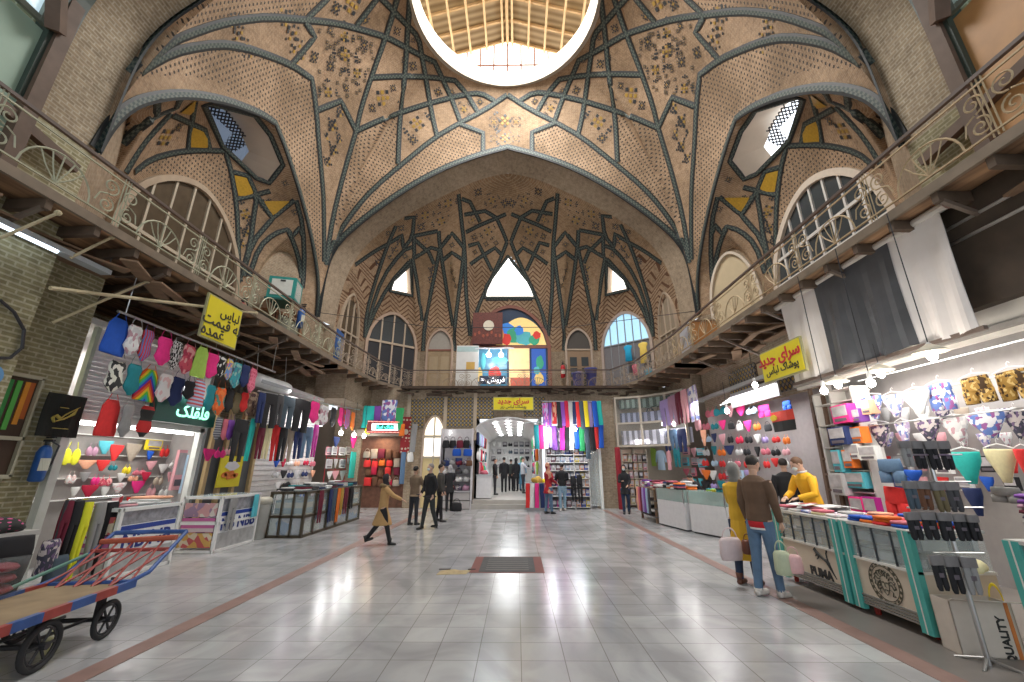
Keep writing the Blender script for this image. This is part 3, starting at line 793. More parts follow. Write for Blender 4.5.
# nearer half of the hall, seen only in reflection and light
a = curve_of(BK, 60); g = []
for i, (u, z) in enumerate(a): g.append([(V((X0+u*1.08, 4.6, z+.3)), i*.35, 0), (V((X0+u*1.08, -6, z+.3)), i*.35, 10.6)])
sf = Surf(); sf.grid(g); struct(sf.b.build('ceiling_near', M_PLAIN, smooth=True))
for sg in (-1, 1):
    b = MB(); b._bar((X0+sg*7.22, 4.84, 4.95), (X0+sg*7.22, 4.84, 9.6), .2, .2); b._bar((X0+sg*7.1, 4.7, 8.3), (X0+sg*6.3, 3.2, 11.3), .18, .2); struct(b.build('trim_post', mat('old_brown_timber', (.13, .085, .06), .7, vs=5, var=.4)))
    tb = MB(); tb._bar((X0+sg*7.22, 3.1, 6.9), (X0+sg*7.22, 5.7, 6.45), .12, .16); struct(tb.build('trim_beam', MATS['old_brown_timber']))
# ================================================================ ARCHED WINDOWS
WN = [0]
def arch_z(q, hr, ha): return hr+ha*max(0, 1-abs(q)**1.8)**.6
def arch_pts(w, hr, ha, n=20, z0=0):
    return [(-w/2, z0)]+[(q*w/2, arch_z(q, hr, ha)) for q in [-1+2*i/n for i in range(n+1)]]+[(w/2, z0)]
def arch_window(cx, cy, z0, w, hr, ha, rz, tw=.12, trim=PLAS, glass=GLASSM, nx=4, trans=(), bars=WHITE, bw=.05, door=None, deep=.12, lowglass=None, kind='window'):
    WN[0] += 1; M = Matrix.Translation((cx, cy, z0)) @ Matrix.Rotation(rz, 4, 'Z')
    b = MB(); P = arch_pts(w+2*tw, hr, ha+tw); Q = arch_pts(w, hr, ha); n = len(P)
    for i in range(n-1):
        o0, o1, i0, i1 = P[i], P[i+1], Q[i], Q[i+1]
        b.poly([(o0[0], -deep, o0[1]), (o1[0], -deep, o1[1]), (i1[0], -deep, i1[1]), (i0[0], -deep, i0[1])])
        b.poly([(o0[0], .05, o0[1]), (o1[0], .05, o1[1]), (o1[0], -deep, o1[1]), (o0[0], -deep, o0[1])])
        b.poly([(i0[0], -deep, i0[1]), (i1[0], -deep, i1[1]), (i1[0], 0, i1[1]), (i0[0], 0, i0[1])])
    root = struct(b.build('%s_%d' % (kind, WN[0]), trim)); root.matrix_world = M
    gl = MB(); gl.prism([V((x, -.02, z)) for x, z in Q], (0, .01, 0)); gl.build('window_pane', glass, root)
    if lowglass:
        g2 = MB(); g2.bb((-w/2, -.035, 0), (w/2, -.022, trans[0] if trans else hr)); g2.build('lower_panel', lowglass, root)
    br = MB()
    for i in range(1, nx):
        x = -w/2+w*i/nx; zt = arch_z(2*x/w, hr, ha); br.bb((x-bw/2, -.07, 0), (x+bw/2, -.02, zt))
    for z in trans:
        hw = w/2
        if z > hr:
            q = 0
            for k_ in range(200):
                if arch_z(k_/200, hr, ha) > z: q = k_/200
            hw = w/2*q
        br.bb((-hw, -.08, z-bw*.7), (hw, -.02, z+bw*.7))
    br.build('window_bars', bars, root); return root
BROWNG = mat('curtained_brown_glass', (.1, .075, .05), .25, vs=3, var=.4)
CREAMT = mat('brown_plaster_trim', (.42, .33, .24), .85, vs=4, var=.25)
lx = X0-NX+.0; rx = X0+NX
arch_window(lx+.02, 9.93, 4.93, 4.0, 2.15, 2.15, pi/2, .16, CREAMT, BROWNG, 7, (2.1, .95), mat('old_cream_frame', (.5, .44, .34), .6), .06)
arch_window(rx-.02, 9.93, 4.93, 4.0, 2.15, 2.15, -pi/2, .2, mat('pinkish_white_trim', (.66, .57, .47), .8), GLASSM, 8, (.7, 1.4, 2.1, 2.9), mat('white_frame', (.7, .68, .64), .5), .065)
# little bay beside: recess with old window (left), plastered blind arch (right)
def seg_c(p, q, f=.5): return (p[0]+(q[0]-p[0])*f, p[1]+(q[1]-p[1])*f)
for sg in (-1, 1):
    p, q = (X0+sg*NX, 12.15), (X0+sg*7.35, YB); c = seg_c(p, q, .48); ang = atan2(q[1]-p[1], q[0]-p[0])
    rz = ang if sg < 0 else ang+pi
    if sg < 0: arch_window(c[0]+.02, c[1]-.02, 4.93, 1.7, 1.55, .25, rz, .1, mat('brown_door_timber', (.25, .13, .07), .6, vs=14), mat('dull_screen_glass', (.2, .2, .16), .5), 2, (.8,), MATS['brown_door_timber'], .07)
    else: arch_window(c[0]-.02, c[1]-.02, 4.93, 1.65, 2.3, 1.7, rz, .1, PLAS, mat('ochre_cream_plaster', (.56, .46, .3), .9, vs=3), 1, (), PLAS)
# apse bays
def bay(segp, segq, f, *a, **k):
    c = seg_c(segp, segq, f); ang = atan2(segq[1]-segp[1], segq[0]-segp[0])
    return arch_window(c[0], c[1], 4.93, *a[:3], ang, *a[3:], **k)
TRB = mat('rosy_brown_trim', (.45, .33, .25), .8, vs=5); MAR = mat('maroon_frame', (.26, .1, .07), .6)
FRM = mat('cream_brown_frame', (.5, .4, .3), .7)
bay(L_(7.03, 15.5), L_(6.75, 17.35), .5, 1.35, 2.2, 1.65, .1, CREAMT, BROWNG, 3, (2.1,), FRM, .05)
bay(L_(6.75, 17.35), L_(4.4, 19.3), .51, 2.3, 2.15, 1.5, .13, TRB, GLASSM, 4, (2.2,), FRM, .07, lowglass=mat('black_curtain', (.035, .035, .04), .8))
bay(L_(4.4, 19.3), R_(4.4, 19.3), .11, 1.15, 2.3, .85, .1, TRB, mat('grey_plaster_lunette', (.35, .32, .28), .8), 1, (2.15,), MAR, .05, lowglass=mat('tan_old_door', (.33, .24, .14), .7, vs=7, var=.3), kind='door')
bay(L_(4.4, 19.3), R_(4.4, 19.3), .89, 1.15, 2.3, .85, .1, mat('pale_brown_trim', (.48, .38, .3), .8), mat('dark_lunette', (.08, .07, .06), .6), 1, (2.15,), FRM, .05, lowglass=mat('brown_glazed_door', (.3, .2, .12), .6, vs=7), kind='door')
bay(R_(4.4, 19.3), R_(6.75, 17.35), .49, 2.3, 2.15, 1.5, .13, mat('rose_grey_trim', (.47, .38, .33), .8), mat('bluish_lit_glass', (.25, .42, .5), .2, emit=.5, ecol=(.45, .75, 1)), 6, (2.2,), mat('grey_window_bars', (.3, .32, .34), .5), .04, lowglass=mat('grey_folding_doors', (.2, .19, .2), .6))
bay(R_(6.75, 17.35), R_(7.03, 15.5), .5, 1.35, 2.2, 1.65, .1, CREAMT, mat('brown_blind_panel', (.3, .24, .17), .8, vs=3), 3, (2.1,), FRM, .04)
# door leaves for the two back doors: panels with dark glass
for f, nm in ((.11, 0), (.89, 1)):
    c = seg_c(L_(4.4, 19.3), R_(4.4, 19.3), f); r = [o for o in bpy.data.objects if o.name == 'door_%d' % (WN[0]-3 + (0 if nm == 0 else 1))]
    b = MB()
    for sx in (-1, 1):
        if nm: 
            for zz in (.2, .75, 1.3): b.bb((c[0]+sx*.28-.17, c[1]-.06, 4.95+zz), (c[0]+sx*.28+.17, c[1]-.045, 4.95+zz+.45))
        else:
            for zz in (.1, 1.0): b.bb((c[0]+sx*.28-.2, c[1]-.06, 4.95+zz), (c[0]+sx*.28+.2, c[1]-.045, 4.95+zz+.8))
    o = struct(b.build('door_leaf_panel', GLASSM if nm else mat('tan_door_panel', (.38, .29, .18), .7, vs=7)))
# central upper shop: stained glass arch, blue side panels, glowing doorway
cx = X0-.12+.0; cy = 19.26
r = arch_window(-.32, 19.3, 4.93, 3.7, 2.35, 2.0, 0, .16, MAR, mat('shop_dark_blue', (.03, .06, .12), .3), 1, (2.3,), MAR, .1)
sg_cols = [(.05, .25, .75), (.05, .35, .2), (.7, .05, .04), (.85, .6, .2), (.1, .45, .5), (.75, .3, .1)]
for i, c_ in enumerate(sg_cols): mat('stained_%d' % i, c_, .3, emit=.15)
def blob(mb, x, z, rx_, rz_, y, n=14, ph=0): mb.prism([V((x+rx_*cos(2*pi*i/n)*(1+.12*sin(3*i+ph)), y, z+rz_*sin(2*pi*i/n)*(1+.12*cos(2*i+ph)))) for i in range(n)], (0, -.012, 0))
base = MB(); base.prism([V((x, -.045, z)) for x, z in arch_pts(2.5, 2.4, 1.45, 16, 2.4)[1:-1]]+[], (0, -.01, 0)); so = base.build('stained_glass', mat('amber_glass', (.85, .62, .25), .3, emit=.25, ecol=(1, .7, .25)), r); so.location = (.55, 0, 0)
for i, (x, z, a, c_, ci) in enumerate([(-.75, 3.25, .42, .3, 0), (-.35, 2.9, .38, .42, 1), (.15, 2.75, .42, .36, 4), (-.75, 2.7, .26, .3, 2), (.65, 2.65, .28, .25, 1), (.78, 2.9, .2, .2, 2), (-.1, 3.15, .22, .25, 0), (-1.0, 2.95, .14, .3, 5)]):
    m_ = MB(); blob(m_, x, z, a, c_, -.058-.004*i, ph=i); m_.build('glass_shape', mat('stained_%d' % ci, sg_cols[ci], .3, emit=.35), so)
b = MB(); b.bb((-.05, -.05, 0), (.95, -.03, 2.25)); b.build('lit_doorway', mat('warm_lit_interior', (.8, .5, .25), .6, emit=.35, ecol=(1, .66, .32), vs=3, var=.4), r)
b = MB(); b.bb((1.05, -.06, .1), (1.75, -.04, 2.2)); pn = b.build('blue_glass_panel', mat('blue_stained', (.02, .06, .3), .3, emit=.15, ecol=(.1, .3, 1)), r)
for i, (x, z, a, c_, ci) in enumerate([(1.4, .7, .22, .3, 3), (1.45, 1.5, .18, .35, 1), (1.3, 1.1, .15, .2, 4)]):
    m_ = MB(); blob(m_, x, z, a, c_, -.065-.004*i, ph=i); m_.build('glass_shape', MATS['stained_%d' % ci], pn)
b = MB(); b.bb((-1.75, -.06, .1), (-.15, -.04, 2.25)); pn = b.build('shop_window', mat('blue_lit_window', (.05, .16, .25), .3, emit=.15, ecol=(.2, .55, .8), vs=3, var=.5), r)
for i, (x, z, a, c_, ci) in enumerate([(-1.5, .9, .16, .35, 3), (-.75, .95, .3, .35, 2), (-.7, .7, .35, .12, 5), (-.5, 1.6, .4, .2, 4), (-1.3, 1.6, .12, .4, 4)]):
    m_ = MB(); blob(m_, x, z, a, c_, -.065-.004*i, ph=i); m_.build('glass_shape', MATS['stained_%d' % ci], pn)
b = MB(); b.bb((.02, -.04, .0), (.95, -.055, .75)); b.build('doorway_red_panel', mat('red_lit_panel', (.5, .12, .08), .5, emit=.3), r)
# box sign with disc, sloped awning, two lamps, lettering
t = thing('box_sign', 'maroon box sign with a pale round disc above the awning of the upper shop', 'sign', (-1.4, 18.6, 8.0))
MB().bb((-.72, -.08, -.82), (.72, .08, .78)).build('board', mat('maroon_pattern_board', (.14, .035, .025), .5, vs=14, var=.9), t)
MB().lathe([(.26, -.1), (.26, -.12)], (.05, 0, .1), 20, 'Y').build('disc', mat('pale_disc', (.75, .68, .55), .5), t)
for i in range(7): q = MB(); blob(q, -.6+i*.2, -.35+.1*sin(i*2), .06, .09, -.085, 8, i); q.build('motif', mat('brick_red_motif', (.35, .08, .04), .5), t)
t = thing('awning', 'small white sloping awning over two bright lamps at the upper shop', 'awning', (-1.1, 18.55, 7.02))
MB().prism([V((-.8, .5, .15)), V((.75, .5, .15)), V((1.0, -.25, -.12)), V((-.85, -.25, -.12))], (0, 0, -.05)).build('canopy', mat('white_awning', (.72, .73, .8), .5), t)
MB().tube([(-.75, .4, .1), (-.75, .4, -.6)], .025).tube([(.7, .4, .1), (.7, .4, -.6)], .025).build('bracket', STEEL, t)
M_BULB = mat('glowing_lamp', (1, 1, 1), .4, emit=45, ecol=(.92, .97, 1))
for x, w_ in ((-1.3, 'left'), (-.72, 'right')):
    lt = thing('shop_lamp', 'round bright white lamp under the white awning, nearer the %s' % ('white poster board' if w_ == 'left' else 'glowing doorway'), 'lamp', (x, 18.25, 6.55), group='lamps of the upper shop')
    MB().ball((0, 0, 0), .11, 10, 6).build('bulb', M_BULB, lt, True); MB().tube([(0, 0, .1), (0, 0, .3)], .04, 8).build('socket', WHITE, lt)
WLET = mat('white_lit_letters', (.9, .9, 1), .5, emit=1.5, ecol=(.9, .92, 1))
t = thing('shop_lettering', 'white lettering board low in the upper shop window', 'sign', (-1.15, 18.9, 5.5))
MB().bb((-.62, 0, -.2), (.62, .04, .2)).build('board', mat('navy_board', (.02, .03, .06), .4), t)
text(fa('فروش'), .34, WLET, 'lettering', t, (.18, -.02, 0)); text('=', .3, WLET, 'lettering', t, (-.48, -.02, 0))
t = thing('poster_board', 'tall white poster board with an orange patch standing on the gallery', 'board', (-2.3, 18.35, 4.93))
MB().bb((-.52, -.03, 0), (.52, .03, 2.1)).build('panel', mat('poster_white', (.72, .72, .7), .6, vs=3), t)
MB().bb((-.5, -.036, 1.8), (.5, -.03, 2.05)).build('header_band', mat('pale_teal_print', (.45, .6, .6), .6), t); MB().bb((-.05, -.036, .95), (.35, -.03, 1.3)).build('orange_patch', mat('orange_print', (.65, .4, .1), .6), t)
# items on the right upper shop
for i, (x, z, w_, h_, c_, nm, lb) in enumerate([(5.3, 6.9, .42, .75, (.02, .35, .6), 'hanging_garment', 'bright blue garment hanging in the upper doorway'), (5.85, 6.9, .45, .95, (.75, .55, .12), 'hanging_garment', 'yellow garment hanging in the upper doorway'),
                                              (5.5, 5.95, .3, .5, (.45, .1, .15), 'hanging_garment', 'red striped garment hanging low in the upper doorway'), (5.95, 5.7, .35, .7, (.08, .3, .4), 'hanging_garment', 'teal garment hanging low in the upper doorway')]):
    b = MB(); b.loft([(0, 0, .05, .03), (-.05, 0, w_*.45, .05), (-.12, 0, w_*.5, .06), (-.25, 0, w_*.36, .06), (-h_, 0, w_*.42, .06)], 12, fold=.4)
    y_ = 19.3-(x-4.03)*.83-.35; o = b.build(nm, mat('upper_cloth_%d' % i, c_, .8, emit=.1), None, True, (x-.2, y_, z), -.75); tag(o, lb, 'garment', 'garments of the upper doorway')  # cloth also glows faintly in its own colour, light put into the material
# ================================================================ GALLERY
IN = 5.55
inner_l = [(-6, None)]
outline_in = [V((X0-IN, -6, 0)), V((X0-IN, 13.0, 0)), V((X0-5.3, 16.2, 0)), V((X0-4.6, 17.95, 0)), V((X0+4.6, 17.95, 0)), V((X0+5.3, 16.2, 0)), V((X0+IN, 13.0, 0)), V((X0+IN, -6, 0))]
ZG = 4.93
b = MB(); outer = [V((X0-9, -6, 0)), V((X0-9, 14.5, 0)), V((X0-7.2, 16.5, 0)), V((X0-4.6, 19.4, 0)), V((X0+4.6, 19.4, 0)), V((X0+7.2, 16.5, 0)), V((X0+9, 14.5, 0)), V((X0+9, -6, 0))]
for i in range(7):
    a, c, d, e = outline_in[i], outline_in[i+1], outer[i+1], outer[i]
    b.prism([V((p.x, p.y, ZG-.12)) for p in (a, c, d, e)], (0, 0, .12))
M_PLANK = NT('gallery_planks', .8); s = M_PLANK; tc = s.n('TexCoord'); mp = s.n('Mapping'); mp.inputs['Scale'].default_value = (1, .12, 1); s.l(tc.outputs['Object'], mp.inputs[0])
nz = s.n('TexNoise'); nz.inputs['Scale'].default_value = 7; nz.inputs['Detail'].default_value = 4; s.l(mp.outputs[0], nz.inputs['Vector']); rp = s.n('ValToRGB'); s.l(nz.outputs[0], rp.inputs[0])
rp.color_ramp.elements[0].position = .35; rp.color_ramp.elements[0].color = (.12, .065, .035, 1); rp.color_ramp.elements[1].position = .7; rp.color_ramp.elements[1].color = (.55, .33, .18, 1); s.l(rp.outputs[0], s.b.inputs[0]); M_PLANK = s.m
gal = struct(b.build('floor_gallery', M_PLANK))
b = MB()   # edge beam and joists
for p, q in zip(outline_in, outline_in[1:]):
    b._bar(V((p.x, p.y, ZG-.07)), V((q.x, q.y, ZG-.07)), .05, .13)
b.build('edge_beam', mat('edge_beam_steel', (.22, .17, .12), .6, vs=4, var=.4), gal)
b = MB(); y = -5.6
while y < 13:
    for sg in (-1, 1): b._bar((X0+sg*IN, y, ZG-.2), (X0+sg*7.4, y, ZG-.24), .08, .14)
    y += .62
for i in range(16):
    x = X0-4.5+i*.6; b._bar((x, 17.95, ZG-.2), (x, 19.2, ZG-.24), .08, .14)
for i in range(8):
    for sg in (-1, 1):
        f = i/7; x = IN-(IN-4.6)*f**1.6; y = 13+4.95*f; b._bar((X0+sg*x, y, ZG-.2), (X0+sg*(x+1.3), y+.5*f, ZG-.24), .08, .14)
b.build('joists', mat('dark_joist', (.11, .075, .05), .8, vs=6, var=.4), gal)
b = MB(); y = -5
while y < 13.2:
    for sg in (-1, 1): b._bar((X0+sg*(IN+.05), y, ZG-.26), (X0+sg*7.1, y, ZG-1.0), .05, .05); 
    y += 1.86
for i in range(6):
    x = X0-4.3+i*1.7; b._bar((x, 18.0, ZG-.26), (x, 19.1, ZG-.95), .05, .05)
b.build('brackets', mat('bracket_iron', (.16, .12, .09), .6), gal)
# loose planks and boards hanging under the left gallery
for sg in (-1, 1):
    b = MB(); rr = random.Random(5+sg)
    for i in range(24):
        y = -1+i*.6+rr.uniform(-.1, .1); z = ZG-.34-rr.uniform(0, .12); x = X0+sg*(IN+.25+rr.uniform(0, .9))
        b.box((x, y, z), (rr.uniform(.12, .25), rr.uniform(.9, 1.7), .03), rz=rr.uniform(-.5, .5))
    b.build('under_boards', WOOD, gal)
b = MB(); rr = random.Random(9)
for i in range(34):
    x = X0-4.4+i*.26; b.box((x, 18.3+rr.uniform(-.2, .3), ZG-.34-rr.uniform(0, .1)), (rr.uniform(.2, .5), .12, .04), rz=rr.uniform(-.7, .7))
b.build('under_boards', DARK, gal)
def spiral(mb, c, ux, r0, turns, ph, sg, r=.012):
    pts = []
    for i in range(int(14*turns)+1):
        a = ph+sg*2*pi*i/14; q = r0*(1-i/(14*turns+3)); pts.append(c+ux*(q*cos(a))+V((0, 0, q*sin(a))))
    mb.tube(pts, r, 4)
def railing(label, P, m, hm, bays=1.55):
    root = thing('balcony_railing', label, 'railing', (0, 0, 0), group='scrolled railings of the gallery')
    hr, pm = MB(), MB(); H_ = .8
    for p, q in zip(P, P[1:]):
        p, q = V((p.x, p.y, ZG+.02)), V((q.x, q.y, ZG+.02)); L = (q-p).length; n = max(1, round(L/bays)); u = (q-p).normalized(); w = L/n
        hr._bar(p+V((0, 0, H_)), q+V((0, 0, H_)), .05, .045)
        pm._bar(p+V((0, 0, .07)), q+V((0, 0, .07)), .025, .02); pm._bar(p+V((0, 0, H_-.1)), q+V((0, 0, H_-.1)), .02, .02)
        for i in range(n):
            a = p+u*w*i
            if a.y < 1.2: continue
            s = MB(); c = a+u*w/2
            for k in (0, .045, .09): s.bar(a+u*k, a+u*k+V((0, 0, H_)), .014)
            c0 = c+V((0, 0, .08)); R_ = min(.42, w*.28)
            s.tube([c0+u*(R_*cos(pi*j/12))+V((0, 0, R_*sin(pi*j/12))) for j in range(13)], .014, 4)
            for j in range(-2, 3): s.tube([c0, c0+u*(R_*.55*sin(j*.38))+V((0, 0, R_*.55*cos(j*.38))), c0+u*(R_*.98*sin(j*.33))+V((0, 0, R_*.98*cos(j*.33)))], .01, 4)
            for e in (-1, 1):
                ce = c+u*e*(w*.5-.16); 
                spiral(s, ce+V((0, 0, .52)), u*e, .13, 1.6, -pi/2, 1); spiral(s, ce+V((0, 0, .22)), u*e, .12, 1.6, pi/2, -1)
                s.tube([ce+V((0, 0, .39))-u*e*.02, ce-u*e*.12+V((0, 0, .34)), ce-u*e*.16+V((0, 0, .2))], .011, 4)
            s.build('scroll_panel', m, root)
    hr.build('handrail', hm, root); pm.build('rails', m, root); return root
HRM = mat('brown_handrail', (.12, .085, .07), .5)
railing('long scrolled iron railing of the gallery on the side of the green shop sign', outline_in[:2], mat('greenish_cream_iron', (.42, .42, .3), .6, .2, var=.3), HRM)
railing('scrolled iron railing of the gallery across the far end in front of the stained glass', outline_in[1:7], mat('grey_tan_iron', (.36, .29, .22), .6, .2, var=.3), HRM, 1.25)
railing('long scrolled iron railing of the gallery above the hanging grey and white banner', outline_in[6:][::-1], mat('tan_iron', (.5, .38, .23), .6, .2, var=.3), HRM)
# things on the gallery
t = thing('air_cooler', 'teal box air cooler on the ledge over the old brown window', 'air cooler', (-7.95, 12.7, 6.9), .25)
MB().bb((-.42, -.4, 0), (.42, .4, .78)).build('casing', mat('teal_enamel', (.03, .3, .27), .5), t)
MB().bb((-.32, -.42, .12), (.32, -.4, .68)).build('front_panel', mat('cooler_white', (.7, .74, .7), .5), t); MB().bb((-.06, -.43, .6), (.1, -.42, .66)).build('vent', BLACK, t)
MB().bb((.4, -.3, .1), (.42, .3, .7)).build('side_panel', MATS['cooler_white'], t); MB().bb((-.5, -.3, -.35), (-.35, .5, 0)).build('support', WOOD, t); MB().bb((.3, -.3, -.35), (.45, .5, 0)).build('support', WOOD, t)
MB().bb((-.45, -.45, -.06), (.45, .45, 0)).build('base', mat('dark_teal', (.02, .12, .11), .5), t)
def extinguisher(name, label, p, c, s=1, rz=0):
    t = thing(name, label, 'fire extinguisher', p, rz); b = MB(); b.lathe([(.06*s, 0), (.085*s, .02), (.085*s, .4*s), (.06*s, .47*s), (.03*s, .5*s)], n=14); b.build('cylinder', mat('ext_'+c[0], c[1], .35), t, True)
    MB().lathe([(.028*s, .5*s), (.028*s, .56*s)], n=8).bb((-.02, -.09*s, .55*s), (.02, .05*s, .58*s)).bb((-.015, -.1*s, .6*s), (.015, .03*s, .62*s)).build('valve', BLACK, t)
    MB().tube([(.02, -.05*s, .55*s), (.13*s, -.04, .5*s), (.12*s, -.02, .25*s), (.09*s, 0, .12*s)], .012*s, 6).build('hose', BLACK, t)
    MB().prism([V((.087*s*sin(a*.3), -.087*s*cos(a*.3), .15*s)) for a in range(-3, 4)]+[V((.087*s*sin(a*.3), -.087*s*cos(a*.3), .32*s)) for a in range(3, -4, -1)], (0, -.003, 0)).build('paper_label', mat('label_'+c[0], (.6, .6, .5), .6), t); return t
RED = ('red', (.5, .02, .03)); BLU = ('blue', (.02, .1, .35))
def gp(px, py, ax, v): return at(ax, v, px, py)
p = gp(241, 312, 0, -8.2); extinguisher('fire_extinguisher', 'red extinguisher beside the old brown window on the gallery', (-8.2, p.y, 5.6), RED, 1.3, pi/2)
p = gp(299, 328, 0, -7.1); extinguisher('fire_extinguisher', 'blue extinguisher hung on the brick pier of the gallery', (p.x, p.y, p.z), BLU, 1.35, pi/2)
p = gp(563, 372, 1, 19.1); extinguisher('fire_extinguisher', 'red extinguisher on the far gallery wall near the blue tubs', (p.x, 19.1, p.z-.3), RED, 1.3)
t = thing('scroll_board', 'blue board with white scrolls standing against the gallery railing', 'board', (X0-IN-.25, 13.4, ZG), pi/2+.1)
MB().bb((-.35, -.02, 0), (.35, .02, 1.15)).build('panel', mat('deep_blue', (.03, .12, .38), .5), t); q = MB(); spiral(q, V((0, -.03, .75)), V((1, 0, 0)), .2, 1.5, 0, 1, .02); spiral(q, V((0, -.03, .35)), V((1, 0, 0)), .2, 1.5, 2, -1, .02); q.build('scrolls', mat('pale_blue', (.35, .5, .7), .5), t)
for i, (px, h_, lb) in enumerate([(579, .75, 'shorter blue plastic tub by the brown glazed door'), (592, .95, 'taller blue plastic tub before the brown glazed door')]):
    p = gp(px, 388, 1, 18.5); t = thing('plastic_tub', lb, 'tub', (p.x, 18.55, ZG), group='blue tubs on the far gallery')
    MB().lathe([(.2, 0), (.22, .03), (.27, h_), (.3, h_), (.3, h_+.04), (.25, h_+.04)], n=16).build('body', mat('periwinkle_plastic', (.14, .16, .5), .45), t, True); MB().lathe([(.31, h_+.04), (.31, h_+.07), (.1, h_+.1)], n=16).build('lid', mat('periwinkle_lid', (.12, .14, .45), .45), t, True)
t = thing('wooden_box', 'orange plywood box on the gallery corner behind the railing', 'box', (X0+6.2, 12.3, ZG), -.1)
MB().bb((-.35, -.45, 0), (.45, .45, .95)).build('casing', mat('orange_ply', (.5, .24, .08), .6, vs=4), t); MB().bb((-.38, -.47, .92), (.48, .47, .97)).build('lid', WOOD, t); MB().bb((-.5, -.4, .0), (-.42, .4, .8)).build('side_sheet', mat('grey_sheet', (.5, .5, .53), .4), t)
# yellow signs
YEL = mat('sign_yellow', (.78, .66, .02), .5, var=.05); REDL = mat('sign_red', (.6, .02, .04), .5); BLKL = mat('sign_black', (.04, .04, .03), .5)
def ysign(label, c, w, h, rz, lines):
    t = thing('yellow_sign', label, 'sign', c, rz); MB().bb((-w/2, -.02, -h/2), (w/2, .02, h/2)).build('panel', YEL, t)
    MB().bb((-w/2-.03, -.01, -h/2-.03), (w/2+.03, .03, -h/2)).bb((-w/2-.03, -.01, h/2), (w/2+.03, .03, h/2+.03)).bb((-w/2-.03, -.01, -h/2), (-w/2, .03, h/2)).bb((w/2, -.01, -h/2), (w/2+.03, .03, h/2)).build('frame', mat('sign_frame', (.4, .38, .2), .5), t)
    for s_, x, z, sz, m_, bo in lines: text(s_, sz, m_, 'lettering', t, (x, -.025, z), bold=bo)
    return t
pa, pb, pc = gp(212, 296, 0, X0-IN+.1), gp(240, 309, 0, X0-IN+.1), gp(208, 319, 0, X0-IN+.1)
cy_ = (pa.y+pb.y)/2; hh = .95
ysign('yellow sign with black writing hung on the gallery railing above the swimwear', (X0-IN+.1, cy_, (pa.z+pb.z)/2-.42), abs(pb.y-pa.y)+.12, .8, pi/2, [(fa('به قیمت'), 0, -.05, .3, BLKL, .004), (fa('عمده'), -.2, -.27, .3, BLKL, .004), (fa('لباس'), .15, .18, .26, BLKL, .003)])
pa, pb = gp(494, 398, 1, 17.85), gp(533, 398, 1, 17.85)
ysign('yellow sign with red and black writing over the passage steps', ((pa.x+pb.x)/2, 16.95, 4.08), (pb.x-pa.x)*.95, .5, 0, [(fa('سرای جدید'), 0, .1, .3, REDL, .008), (fa('پوشاک لباس زیر'), 0, -.13, .17, BLKL, .002)])
pa, pb = gp(762, 354, 0, X0+IN+.1), gp(798, 342, 0, X0+IN+.1)
ysign('yellow sign with red and black writing beside the hanging banner', (X0+IN+.1, (pa.y+pb.y)/2, (pa.z+pb.z)/2-.27), abs(pa.y-pb.y)+.1, .6, -pi/2, [(fa('سرای جدید'), -.05, .12, .3, REDL, .008), (fa('پوشاک لباس'), 0, -.13, .2, BLKL, .002)])
# ================================================================ GARMENT SHAPES (unit size, hanging from z=0 to z=-1)
def _swim():
    b = MB()
    for s in (-1, 1): b.tube([(s*.16, 0, 0), (s*.26, 0, -.12), (s*.3, -.1, -.24)], .022, 4, flat=.5)
    b.loft([(-.2, 0, .3, .1), (-.26, 0, .4, .25), (-.36, 0, .42, .4), (-.5, 0, .34, .3), (-.64, 0, .38, .32), (-.78, 0, .46, .38), (-.86, 0, .36, .32), (-.93, 0, .2, .25), (-1, 0, .1, .2)], 12, fold=.25); return b
def _tank():
    b = MB()
    for s in (-1, 1): b.tube([(s*.12, 0, 0), (s*.2, 0, -.1), (s*.24, 0, -.2)], .03, 4, flat=.5)
    b.loft([(-.14, 0, .26, .15), (-.2, 0, .32, .25), (-.3, 0, .42, .35), (-.6, 0, .44, .35), (-.9, 0, .5, .4), (-1, 0, .47, .35)], 12, fold=.3); return b
def _leg(w=.13, sp=.23, top=.42):
    b = MB(); b.loft([(0, 0, top, .28), (-.05, 0, top+.02, .32), (-.2, 0, top+.06, .4), (-.32, 0, top+.05, .4)], 12)
    for s in (-1, 1): b.loft([(-.28, s*sp, .24, .36), (-.45, s*sp, .22, .32), (-.7, s*sp, (w+.2)/2, .26), (-1, s*sp, w, .22)], 10, fold=.12)
    return b
def _scarf(): 
    b = MB(); b.loft([(0, 0, .46, .3), (-.1, .01, .5, .4), (-.4, -.02, .48, .45), (-.7, .03, .47, .4), (-1, 0, .5, .35)], 16, fold=.9); return b
def _brief():
    b = MB(); b.loft([(0, 0, .5, .3), (-.06, 0, .5, .34), (-.3, 0, .47, .36), (-.55, 0, .33, .34), (-.8, 0, .2, .3), (-1, 0, .12, .22)], 14, fold=.35); return b
def _short():
    b = MB(); b.loft([(0, 0, .44, .3), (-.1, 0, .46, .36), (-.55, 0, .5, .4)], 12, fold=.3)
    for s in (-1, 1): b.loft([(-.5, s*.25, .25, .36), (-1, s*.27, .24, .34)], 10, fold=.3)
    return b
def _bra():
    b = MB()
    for s in (-1, 1):
        b.ball((s*.25, -.12, -.6), V((.26, .4, .34)), 10, 6); b.tube([(s*.18, 0, 0), (s*.26, 0, -.25), (s*.28, -.1, -.4)], .025, 4)
    b.loft([(-.58, 0, .5, .25), (-.85, 0, .48, .25)], 12); return b
def _shirt():
    b = MB(); b.loft([(0, 0, .12, .2), (-.04, 0, .3, .3), (-.15, 0, .33, .4), (-.6, 0, .32, .4), (-1, 0, .36, .38)], 12, fold=.2)
    for s in (-1, 1): b.tube([(s*.26, 0, -.08), (s*.4, 0, -.3), (s*.46, 0, -.62)], [.11, .09, .07], 8)
    return b
